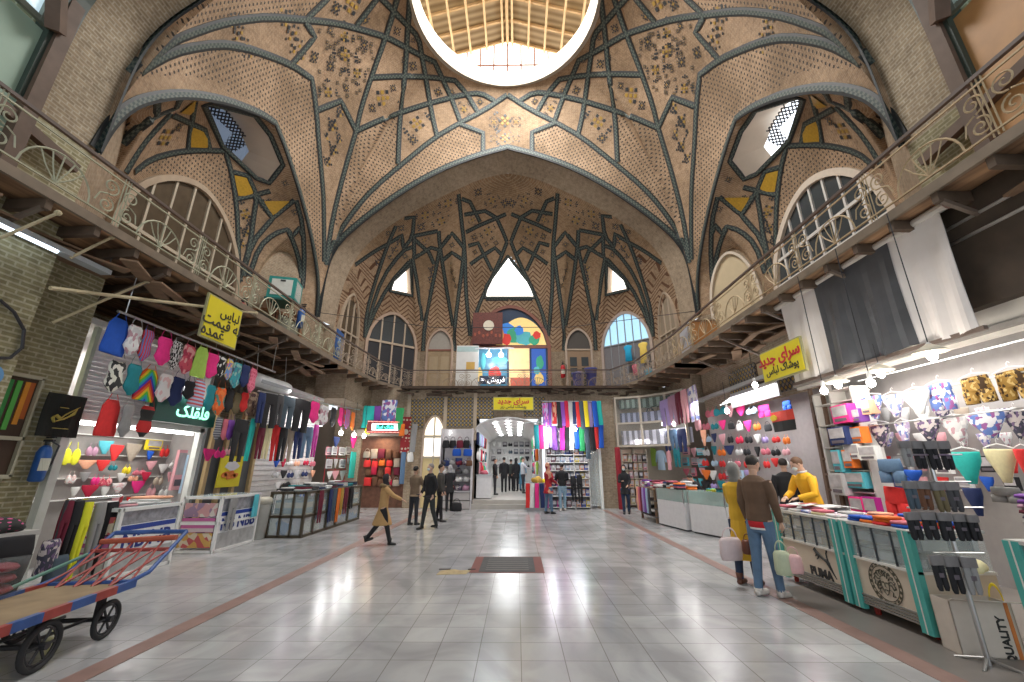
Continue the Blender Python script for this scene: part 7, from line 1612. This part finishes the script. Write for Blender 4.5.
# corner shop on the left (leather goods)
t = thing('neon_sign', 'small red bordered neon sign with glowing green lettering over the brown corner shop', 'sign', tuple(gp(385, 427, 1, 16.2)), .25); MB().bb((-.68, 0, -.24), (.68, .1, .24)).build('panel', mat('neon_board', (.2, .03, .03), .5), t)
q = MB()
for k in range(26): q.ball((-.64+k*.051, -.01, .2), .014, 6, 4).ball((-.64+k*.051, -.01, -.2), .014, 6, 4)
q.build('border_lights', mat('red_glow', (1, .3, .25), .4, emit=2.5, ecol=(1, .3, .25)), t); MB().bb((-.5, -.008, -.13), (.5, 0, .13)).build('white_field', mat('neon_white', (.9, .95, .95), .4, emit=1.5), t)
MB().bb((-.34, -.014, -.1), (.34, -.008, .1)).build('dark_field', mat('neon_dark', (.01, .12, .1), .4), t); text(fa('پوشاک ایرانی'), .17, mat('neon_green', (.1, .9, .6), .4, emit=2, ecol=(.1, 1, .7)), 'lettering', t, (0, -.018, 0), bold=.002)
for i, (px, py, w_, h_, c_) in enumerate([(370, 406, 12, 22, 'turquoise'), (378, 406, 7, 20, 'purple'), (390, 400, 16, 22, 'blue floral'), (400, 408, 9, 22, 'green'), (368, 422, 6, 12, 'yellow'), (402, 424, 6, 12, 'orange')]):
    p, a, c = place(1, 16.35, px, py, w_, h_); garment('scarf', cm(c_), p, (a, .1, c), 0, '%s scarf over the neon sign' % c_, 'scarves over the neon sign')
b = MB(); b.bb((-6.5, 16.7, 2.75), (-4.6, 17.2, 3.0)); struct(b.build('trim_lintel', mat('grey_brown_lintel', (.3, .25, .2), .6)))
b = MB(); b.bb((-6.9, 17.3, 0), (-4.5, 17.45, 3.0)); struct(b.build('wall_shop', mat('brown_shop_wall', (.14, .06, .035), .7, vs=7, var=.7)))
RL = ['brown', 'crimson', 'maroon', 'brown', 'orange', 'red', 'beige', 'brown']
wallgrid('B', 17.2, [368, 375, 382, 389, 396], [449, 458, 467, 477], ['bag', 'bag', 'scarf'], RL, 7, 9, 'in the brown corner shop', 'brown goods of the corner shop', .12)
lamp_area((-5.5, 16.9, 2.7), .5, 9, (1, .75, .5))
t = thing('hanging_carpet', 'narrow red carpet with a round white medallion hung beside the neon sign', 'carpet', tuple(gp(407, 417, 1, 16.9)), 0); p, w_, h_ = place(1, 16.9, 407, 417, 9, 36); MB().bb((-w_/2, -.02, -h_), (w_/2, .02, 0)).build('pile', fabric('carpet_red', 'dots', (.25, .015, .02), (.5, .45, .35), 7), t); MB().lathe([(.11, -.03), (.11, -.02)], c=(0, 0, -h_*.42), n=14, ax='Y').build('medallion', mat('carpet_white', (.6, .55, .45), .8), t)
rack('B', 16.8, [(415, 424, 6, 28, 'scarf', 'grey'), (404, 452, 5, 32, 'scarf', 'denim blue'), (410, 462, 6, 14, 'heap', 'white')], 'beside the red carpet', 'cloths beside the red carpet')
t = thing('broom_bundle', 'pale straw broom head standing by the brown corner shop', 'broom', (-4.55, 14.6, 0)); MB().lathe([(.16, 0), (.14, .1), (.06, .36), (.03, .42)], n=12, sy=.6).build('bristles', mat('straw', (.6, .5, .3), .8, vs=20), t, True); MB().tube([(0, 0, .4), (.0, .05, 1.1)], .014, 6).build('handle', WOOD, t)
# far right shop with glazing
b = MB(); b.bb((4.0, 18.3, 0), (7.5, 18.4, 4.6)); struct(b.build('wall_shop', mat('cream_shop_wall', (.5, .42, .34), .6)))
w = MB(); e = .04; pr = [(4.1, 17.0), (5.0, 16.6), (5.75, 15.8), (6.15, 15.0)]
t = thing('glazed_shopfront', 'glazed timber upper shopfront over the far right shop, filled with folded stock', 'shopfront', (0, 0, 0)); f = MB()
for (xa, ya) in pr: f.bb((xa-e, ya-e, 2.3), (xa+e, ya+e, 4.35))
for (p_, q_) in zip(pr, pr[1:]):
    for z in (2.35, 3.25, 4.3): f._bar((*p_, z), (*q_, z), .06, .07)
f.build('frame', mat('shopfront_cream', (.5, .44, .36), .5), t)
g_ = MB(); st = MB()
for (p_, q_) in zip(pr, pr[1:]): g_._bar((p_[0], p_[1], 3.3), (q_[0], q_[1], 3.3), .01, 1.9)
g_.build('glass', mat('dull_glass', (.5, .55, .55), .45, alpha=.08), t)
for i, (p_, q_) in enumerate(zip(pr, pr[1:])):
    for z, h_, cc in ((2.42, .55, (.25, .25, .3)), (3.3, .4, (.12, .13, .2)), (3.9, .35, (.08, .12, .1))):
        MB()._bar((p_[0]+.3, p_[1]+.35, z+h_/2), (q_[0]+.2, q_[1]+.3, z+h_/2), .3, h_).build('stacked_stock', fabric('stk_%d_%d' % (i, int(z*10)), 'vstripe', cc, tuple(min(1, c_*2.6+.1) for c_ in cc), 5), t)
t = thing('carpet_roll', 'tall dark red roll standing at the brick pier behind the masked woman', 'roll', (4.0, 16.75, 0), 0); MB().lathe([(.1, 0), (.11, .05), (.11, 2.25), (.1, 2.3)], n=12).build('roll', mat('roll_red', (.25, .01, .02), .8), t, True); MB().lathe([(.05, 2.3), (.05, 2.32)], n=8).build('core', WOOD, t)
t = thing('lit_showcase', 'tall lit showcase of small peach coloured packs behind the masked woman', 'showcase', (4.85, 17.6, 0))
for x in (-.5, 0, .5): MB().bb((x-.02, -.15, 0), (x+.02, .15, 2.25)).build('upright', MATS['shopfront_cream'], t)
for k in range(7): MB().bb((-.5, -.15, .1+k*.33), (.5, .15, .12+k*.33)).build('shelf', MATS['shopfront_cream'], t)
MB().bb((-.5, .15, 0), (.5, .17, 2.25)).build('back_panel', mat('peach_lit', (.6, .45, .35), .6), t)
for k in range(6):
    for i in range(5): garment('pack', cm(['peach', 'cream', 'pale pink', 'beige', 'black'][(i+k*2) % 5]), (4.46+i*.2, 17.5, .12+k*.33+.25), (.15, .12, .24), 0, 'small pack in the lit showcase behind the masked woman', 'packs in the lit showcase', wob=False)
lamp_area((5.0, 16.9, 2.6), .5, 9, (1, .93, .85))
# wires strung across
for i, pts in enumerate([[(X0-7.2, 14.4, 7.2), (-3, 14.2, 6.5), (2, 14.2, 6.5), (X0+7.2, 14.4, 7.2)]]):
    t = thing('strung_wire', 'thin dark wire strung across the hall below the far arch', 'wire', (0, 0, 0)); MB().tube([V(p) for p in pts], .012, 4).build('strand', BLACK, t)
# ================================================================ PEOPLE
SKIN = mat('skin', (.56, .34, .24), .55, var=.06); SKIN2 = mat('skin_light', (.62, .4, .3), .55, var=.06); HAIRD = mat('hair_dark', (.018, .014, .012), .6); HAIRG = mat('hair_grey', (.25, .23, .22), .7); HAIRB = mat('hair_brown', (.12, .06, .03), .6)
MASK = mat('mask_pale', (.65, .75, .75), .7, var=.05); EYE = mat('eye_dark', (.02, .015, .012), .3)
def rings(b, L, n=14):
    """L: (centre, rx, ry) stacked ellipses"""
    R_ = []
    for c, rx_, ry_ in L: c = V(c); R_.append([b.vert((c.x+rx_*cos(2*pi*k/n), c.y+ry_*sin(2*pi*k/n), c.z)) for k in range(n)])
    for i in range(len(R_)-1):
        for k in range(n): b.face((R_[i][k], R_[i][(k+1) % n], R_[i+1][(k+1) % n], R_[i+1][k]))
    b.face(R_[0][::-1]); b.face(R_[-1])
def remesh(o, vx, it=1):
    m = o.modifiers.new('r', 'REMESH'); m.mode = 'VOXEL'; m.voxel_size = vx; m.use_smooth_shade = True
    if it: q = o.modifiers.new('s', 'SMOOTH'); q.iterations = it; q.factor = .5
def person(label, x, y, z0, rz, H, top, pants, shoes, hair, legs=((.0, .0), (.0, .0)), arms=((.1, .12, .2, 0), (.1, .12, .2, 0)), lean=0, nod=0, turn=0, female=False, hijab=None, mask=False, length='waist', vx=.02, skin=None, hem=None, collar=None, fur=None, seated=False, sleeve=1.0):
    skin = skin or SKIN; s = H/1.75; t = thing('person', label, 'person', (x, y, z0), rz); t.scale = (s, s, s)
    PZ = .93; sh = .165 if female else .19; fine = vx < .01
    # legs
    J = []; low = 9
    for k, sg in enumerate((-1, 1)):
        a, kn = legs[k]; h = V((sg*.09, 0, PZ)); kk = h+V((0, -sin(a), -cos(a)))*.43; an = kk+V((0, -sin(a-kn), -cos(a-kn)))*.42; J.append((h, kk, an, a-kn)); low = min(low, an.z)
    dz = .075-low; J = [tuple(p+V((0, 0, dz)) for p in j[:3])+(j[3],) for j in J]; PZ += dz
    ML = Matrix.Translation((0, 0, PZ)) @ Matrix.Rotation(lean, 4, 'X') @ Matrix.Translation((0, 0, -.93))
    # rotation about X by +lean tips the top towards -y
    def up(p): return ML @ V(p)
    def upb(b, i0):
        for i in range(i0, len(b.v)): b.v[i] = ML @ b.v[i]
    A = []
    for k, sg in enumerate((-1, 1)):
        f, o, e, inn = arms[k]; S = V((sg*sh, 0, 1.415)); d = V((sg*sin(o), -sin(f)*cos(o), -cos(f)*cos(o))); E_ = S+d*.285; d2 = V((-sg*sin(inn), -sin(f+e)*cos(inn), -cos(f+e)*cos(inn))); W = E_+d2*.25; A.append([up(S), up(E_), up(W), (ML.to_3x3() @ d2).normalized(), sg])
    HM = Matrix.Translation((0, 0, 1.52)) @ Matrix.Rotation(turn, 4, 'Z') @ Matrix.Rotation(nod, 4, 'X') @ Matrix.Translation((0, 0, -1.52))
    def hd(b, i0):
        for i in range(i0, len(b.v)): b.v[i] = ML @ (HM @ b.v[i])
    # body
    b = MB()
    rings(b, [((0, 0, .9), .14, .1), ((0, 0, 1.0), .14, .1), ((0, 0, 1.12), .125, .09), ((0, 0, 1.28), .15, .1), ((0, 0, 1.4), .16, .09), ((0, .0, 1.46), .08, .06)]); b.tube([(0, .01, 1.43), (0, .005, 1.56)], .052, 10); upb(b, 0)
    i0 = len(b.v); b.ball((0, 0, 1.645), V((.074, .092, .105)), 16, 12); b.ball((0, -.03, 1.58), V((.05, .055, .05)), 12, 8); b.tube([(0, -.085, 1.66), (0, -.108, 1.625), (0, -.085, 1.615)], [.01, .014, .012], 8); b.tube([(-.022, -.088, 1.59), (.022, -.088, 1.59)], .008, 6)
    for sg in (-1, 1): b.ball((sg*.075, .005, 1.64), V((.012, .02, .03)), 8, 6)
    hd(b, i0)
    for S, E_, W, d2, sg in A:
        b.tube([S, (S+E_)/2, E_, (E_+W)/2, W], [.048, .043, .036, .034, .024], 10)
        side = d2.cross(V((0, 0, 1)));
        if side.length < .2: side = V((0, 1, 0))
        side.normalize(); nrm = side.cross(d2).normalized()
        if abs(d2.z) > .8: side, nrm = V((0, -1, 0)), V((sg, 0, 0)); side = (side-d2*side.dot(d2)).normalized(); nrm = side.cross(d2)
        P0 = W+d2*.01; P1 = W+d2*.085; b.tube([P0, (P0+P1)/2, P1], [.024, .03, .034], 8, flat=.75)
        curl = -sg*nrm if abs(d2.z) > .8 else -V((0, 0, 1))
        if curl.length < .1: curl = nrm
        for q, (of, L_f) in enumerate(((-.028, .062), (-.009, .075), (.01, .07), (.028, .054))):
            a_ = P1+side*of; b1 = a_+d2*L_f*.5+curl*.008; c1_ = b1+d2*L_f*.35+curl*.022; b.tube([a_-d2*.02, a_, b1, c1_], [.009, .009, .008, .007], 6)
        th0 = W+d2*.03+side*-.028; b.tube([th0, th0-side*.028+d2*.03, th0-side*.032+d2*.06+curl*.01], [.012, .011, .009], 6)
    for h, kk, an, fa__ in J: b.tube([h, (h*.6+kk*.4), kk, (kk*.6+an*.4), an, an-V((0, 0, .02))], [.08, .075, .052, .05, .035, .035], 10)
    o = b.build('body', skin, t, True); remesh(o, vx if not fine else .0075)
    # eyes
    for sg in (-1, 1):
        if hijab is None or not mask or fine: 
            e = MB(); i0 = 0; e.ball((sg*.029, -.083, 1.655), V((.012, .008, .006)), 8, 5); hd(e, 0); e.build('eye', EYE, t, True)
    # top
    b = MB(); w = 1.0 if not female else .9
    zb = {'waist': .9, 'hip': .84, 'thigh': .7, 'knee': .5, 'calf': .36}[length]
    rings(b, [((0, 0, .86 if zb < .86 else zb), .165*w, .125), ((0, 0, 1.0), .168*w, .125), ((0, 0, 1.12), .155*w, .118), ((0, 0, 1.28), .185*w, .128), ((0, .005, 1.4), .195*w, .115), ((0, .01, 1.455), .13*w, .085), ((0, .01, 1.49), .065, .065)]); upb(b, 0)
    for k, (S, E_, W, d2, sg) in enumerate(A): b.tube([S-V((sg*.03, 0, 0)), (S+E_)/2, E_, (E_+W)/2, W-d2*.01], [.072, .064, .056, .05, .043], 12)
    if zb < .86:
        m = (J[0][1]+J[1][1])/2; n = 5; L = [((0, 0, PZ-.04), .17*w, .13)]
        for i in range(1, n+1):
            f = i/n; z = (PZ-.04)+(zb-.89+.0)*f*1.0; sp_ = abs(J[0][1].y-J[1][1].y)*.5*min(1, f*1.1); L.append(((0, m.y*f*.7, z), (.17+.045*f)*w, .13+.04*f+sp_*.8))
        rings(b, L[::-1])
    o = b.build('coat' if zb < .8 else 'jacket', top, t, True); remesh(o, vx, 2)
    if hem: b = MB(); rings(b, [((0, 0, PZ-.1), .16*w, .118), ((0, 0, PZ+.05), .163*w, .12)]); o = b.build('shirt_hem', hem, t, True); b = MB(); rings(b, [((0, 0, PZ-.125), .158*w, .116), ((0, 0, PZ-.1), .158*w, .116)]); b.build('undershirt_hem', mat('cloth_white', COL['white'], .8), t, True)
    if collar: b = MB(); b.tube([(.055*cos(a*pi/6+pi/2), .012+.06*sin(a*pi/6+pi/2), 1.5) for a in range(13)], .016, 6); upb(b, 0); b.build('collar', collar, t, True)
    if fur: b = MB(); b.tube([(.13*cos(a*pi/6+pi/2), .03+.1*sin(a*pi/6+pi/2), 1.46+.02*sin(a)) for a in range(13)], .045, 8); upb(b, 0); b.build('fur_collar', fur, t, True)
    # trousers
    b = MB(); rings(b, [((0, 0, PZ-.16), .12, .1), ((0, 0, PZ-.08), .155*w, .118), ((0, 0, PZ), .155*w, .115), ((0, 0, PZ+.06), .15*w, .105)])
    for h, kk, an, fa__ in J: b.tube([h-V((0, 0, .02)), h*.6+kk*.4, kk, kk*.5+an*.5, an+V((0, 0, .0))], [.092, .086, .066, .058, .05], 12)
    o = b.build('trousers', pants, t, True); remesh(o, vx, 1)
    for h, kk, an, fa__ in J:
        b = MB(); ft = Matrix.Rotation(-max(-.2, min(.9, -fa__*1.0)) if fa__ < 0 else -min(.3, fa__), 4, 'X') if True else None
        M_ = Matrix.Translation(an) @ Matrix.Rotation((-fa__)*.55 if fa__ < 0 else -fa__*.3, 4, 'X').inverted(); i0 = 0
        b.tube([(0, .05, -.035), (0, 0, -.03), (0, -.07, -.042), (0, -.14, -.052), (0, -.17, -.055)], [.034, .042, .04, .038, .02], 10); b.tube([(0, 0, -.03), (0, 0, .09 if shoes.name in ('boots_brown', 'boots_black') else .02)], [.045, .052], 10)
        for i in range(len(b.v)): b.v[i].z = max(b.v[i].z, -.075); b.v[i] = M_ @ b.v[i]
        b.build('boot' if shoes.name.startswith('boots') else 'shoe', shoes, t, True)
    # head wear
    if hijab is not None:
        b = MB(); b.ball((0, .02, 1.655), V((.098, .105, .125)), 14, 10); rings(b, [((0, .0, 1.38), .15, .11), ((0, .0, 1.46), .1, .09), ((0, .005, 1.54), .08, .085), ((0, .015, 1.62), .092, .1)]); 
        for i in range(len(b.v)):
            p_ = b.v[i]
            if p_.y < -.05 and 1.57 < p_.z < 1.71 and abs(p_.x) < .06: p_.y = -.045
        hd(b, 0); o = b.build('headscarf', hijab, t, True); remesh(o, max(vx, .012), 2)
    else:
        b = MB(); b.ball((0, .018, 1.672), V((.084, .094, .092)), 14, 10)
        for i in range(len(b.v)):
            p_ = b.v[i]; lim = 1.69 if p_.y < -.03 else 1.6
            if p_.z < lim: p_.z = lim-(0 if p_.y < -.03 else 0.0)
        hd(b, 0); b.build('hair', hair, t, True)
    if mask: b = MB(); b.ball((0, -.06, 1.6), V((.052, .055, .045)), 12, 8); hd(b, 0); b.build('face_mask', MASK if mask is True else mask, t, True)
    return t
def cc(n, c, var=.15): return mat('wear_'+n, c, .8, var=var)
BT = mat('boots_brown', (.12, .04, .02), .5); BB = mat('boots_black', (.015, .015, .015), .45); SB = mat('shoes_black', (.015, .015, .015), .45); SW = mat('shoes_white', (.65, .6, .55), .5)
JE = cc('jeans', (.1, .17, .27), .35); DJ = cc('dark_jeans', (.02, .04, .09)); BL_ = cc('black', (.013, .013, .016)); DN = cc('dark_trousers', (.03, .032, .04)); LJ = cc('light_jeans', (.25, .38, .48), .2)
def stand(px, py, head, z=0):
    p = at(2, z, px, py); return p.x, p.y, ztop(p, head)-z
x, y, h = stand(380, 545, 475); person('person in a knee length camel coat with fur collar striding past the glass case', x, y, 0, pi/2+.25, h*1.03, cc('camel', (.48, .29, .12)), BL_, BB, HAIRD, ((.3, .05), (-.25, .4)), ((.9, .1, .3, 0), (-.2, .1, .3, 0)), .05, length='knee', female=True, hijab=mat('dark_scarf', (.03, .025, .03), .8), fur=cc('fur', (.2, .13, .06), .5))
x, y, h = stand(428, 529, 463); person('masked person in black jacket walking with hand in pocket before the arched door', x, y, 0, -pi/4, h, BL_, cc('charcoal', (.03, .035, .035)), SB, HAIRG, ((.2, .05), (-.15, .2)), ((.1, .15, .6, .3), (-.2, .15, .5, .2)), .04, mask=True, skin=SKIN2, length='hip')
x, y, h = stand(414, 526.5, 466); person('person in tan brown jacket with back turned beside the masked walker', x-.1, y+.25, 0, pi-.5, h, cc('tan_brown', (.2, .14, .09), .3), DN, SB, HAIRD, ((.05, 0), (-.05, .05)), ((.5, .1, .7, .3), (.3, .1, .7, .3)), length='hip')
x, y, h = stand(437, 523, 464); person('person in dark clothes half hidden behind the masked walker', x, y+.3, 0, pi/2, h, cc('dark_grey', (.05, .045, .04)), BL_, SB, HAIRD, ((.1, 0), (-.1, .05)))
x, y, h = stand(449, 511, 465); person('person in black standing at the kiosk of bags with back turned', x, y-.1, 0, pi+.2, h, BL_, BL_, SB, HAIRD, ((.1, 0), (-.08, .1)), ((1.0, .1, .4, .1), (.3, .1, .2, 0)), .12, length='thigh', female=True, hijab=mat('pale_grey_scarf', (.4, .4, .42), .8))
px_, py_, _ = stand(449, 511, 465)
def carry(kind, c, loc, sc_, rz, label): return garment(kind, c, loc, sc_, rz, label, wob=False)
carry('bag', BL_, (px_+.28, py_-.05, .42), (.4, .3, .42), 0, 'black bag hanging low beside the person at the kiosk')
for (a, b_, hd_, rz, tp, pn, lb, kw) in [
    (495, 497, 458, pi/2, BL_, DN, 'person in black standing inside the passage beside the white counter', {}),
    (504, 488, 457, pi, BL_, BL_, 'person in black farther along the passage, left of the group', {}),
    (511, 486, 459, pi, cc('charcoal2', (.03, .035, .03)), BL_, 'person in charcoal in the middle of the passage group', {}),
    (516, 485, 458, pi+.4, BL_, BL_, 'person in black at the right of the passage group', {'female': True, 'hijab': mat('black_scarf', (.015, .015, .015), .8), 'length': 'thigh'}),
    (522, 484, 457, pi-.4, cc('blue_gown', (.12, .3, .45)), cc('blue_gown', (.12, .3, .45)), 'person in a light blue gown in the passage', {'length': 'calf', 'female': True, 'hijab': mat('green_scarf', (.08, .3, .15), .8)}),
    (527, 493, 457, pi/2, cc('pale_shirt', (.5, .52, .55)), DN, 'person in pale grey sweater and dark trousers at the right wall of the passage', {'arms': ((.8, .1, .5, .1), (.8, .1, .5, .1))})]:
    y = 19.6+(497-b_)*.28+(a % 2)*.45; x = at(1, y, a, 480).x; x = min(x, .3); h = ztop((x, y), hd_)-.32; person(lb, x, y, .32, rz, max(1.5, min(1.85, h)), tp, pn, SB, HAIRD, **kw)
x, y, h = stand(549, 514, 463); person('person in dark red patterned coat and headscarf by the draped corner counter', x, y, 0, pi/2+.6, h, cm('red patterned'), JE, SB, HAIRD, ((.08, 0), (-.06, .05)), ((.2, .1, 1.0, .2), (.2, .1, 1.0, .2)), length='thigh', female=True, hijab=cm('red patterned'))
x, y, h = stand(563, 511, 463); person('person in black jacket and pale jeans facing the open shelves', x, y, 0, pi, h, BL_, LJ, SW, HAIRD, ((.08, 0), (-.02, .0)), ((.3, .15, 1.2, .2), (.3, .15, 1.2, .2)), length='waist')
x, y, h = stand(627, 514, 465); person('masked person in black coat and headscarf holding a pale phone near the red roll', x, y, 0, -.3, h, BL_, DJ, SB, HAIRD, ((.05, 0), (-.05, .0)), ((.3, .1, 1.4, .5), (.2, .1, .9, .3)), length='thigh', female=True, hijab=mat('black_scarf', (.015, .015, .015), .8), mask=True)
# near shoppers
x, y, h = stand(750, 585, 463); YCT = cc('mustard', (.68, .4, .03), .1)
person('person in long mustard yellow coat and grey headscarf at the cat emblem counter', x, y, 0, pi/2+.65, h, YCT, DJ, BT, HAIRD, ((.08, 0), (-.06, .08)), ((.15, .12, .15, 0), (.5, .1, .9, .2)), .05, length='calf', female=True, hijab=mat('grey_scarf', (.22, .22, .21), .8, var=.4), vx=.009)
YX, YY = x, y
x, y, h = stand(772, 597, 455); person('person in brown leather jacket and blue jeans holding two carrier bags at the counter', x, y, 0, pi/2+.45, h, cc('brown_leather', (.13, .075, .045), .25), JE, SW, HAIRD, ((.08, .0), (-.1, .05)), ((.1, .12, .35, .1), (-.05, .1, .3, .1)), .06, .15, -.1, mask=mat('mask_black', (.03, .03, .03), .7), vx=.009, hem=cc('red_shirt', (.6, .02, .03)))
BX, BY = x, y
# held bags: placed at the hanging hands, found from the picture
for (px, py, w_, h_, k_, c_, rz, lb, v) in [(779, 541, 16, 34, 'bag', mat('bag_cream_green', (.5, .55, .38), .5), -.5, 'cream and green carrier bag held by the brown jacketed shopper', y-.26), (791, 547, 16, 26, 'bag', mat('bag_pink_film', (.75, .45, .45), .35), -.3, 'pale pink plastic bag in front of the cream carrier bag', y-.3),
    (728, 528, 26, 32, 'bag', mat('bag_pale_pink', (.62, .5, .5), .35), .2, 'pale pink plastic bag hanging from the hand of the yellow coated shopper', YY-.12), (746, 534, 12, 20, 'bag', mat('bag_brown_leather', (.14, .04, .02), .4), .2, 'small brown leather handbag at the side of the yellow coated shopper', YY-.25)]:
    p, a, c = place(1, v, px, py, w_, h_); garment(k_, c_, p, (a, .14, c), rz, lb, wob=False)
# vendor in yellow, leaning over the counter
p = at(0, 4.95, 808, 500); person('masked vendor in bright yellow sweater leaning over the cat emblem counter', 4.98, p.y-.1, 0, -pi/2+.1, 1.74, cc('bright_yellow', (.85, .45, .02), .08), DN, SB, HAIRB, ((-.1, 0), (-.1, 0)), ((.5, .25, .95, .5), (.5, .25, .95, .55)), .2, .3, -.25, mask=MASK, skin=SKIN2, vx=.009, collar=cc('white_collar', (.7, .7, .72)))
p = at(0, 5.4, 787, 470); person('dark haired vendor in black with back turned behind the yellow vendor', 5.4, p.y+.1, 0, pi-.4, 1.72, BL_, BL_, SB, HAIRD, vx=.014)
p = at(0, 5.2, 697, 470); person('person in black bending behind the white counters of the middle right shop', 5.3, p.y, 0, -pi/2, 1.45, BL_, BL_, SB, HAIRD, ((.0, 0), (.0, 0)), lean=.6)
# ================================================================ LIGHT, WORLD, CAMERA
w = bpy.data.worlds.new('World'); bpy.context.scene.world = w; w.use_nodes = True
bg = w.node_tree.nodes['Background']; bg.inputs[0].default_value = (.86, .93, 1.0, 1); bg.inputs[1].default_value = .75
lamp_area((X0, YC, 18.6), 4.6, 1000, (1, .985, .96))
cd = bpy.data.cameras.new('camera'); co = bpy.data.objects.new('camera', cd); C.objects.link(co)
cd.sensor_width = 36; cd.lens = F_*36/1024; cd.clip_start = .05
R = Matrix((RT, UPV, -FW)).transposed(); co.matrix_world = Matrix.Translation(O) @ R.to_4x4()
sc = bpy.context.scene; sc.camera = co
sc.view_settings.view_transform = 'Standard'; sc.view_settings.look = 'None'; sc.view_settings.exposure = .92; sc.view_settings.gamma = 1
sc.cycles.max_bounces = 6; sc.cycles.diffuse_bounces = 4; sc.cycles.glossy_bounces = 3; sc.cycles.transmission_bounces = 4; sc.cycles.transparent_max_bounces = 8
sc.cycles.use_denoising = True; sc.cycles.sample_clamp_indirect = 6
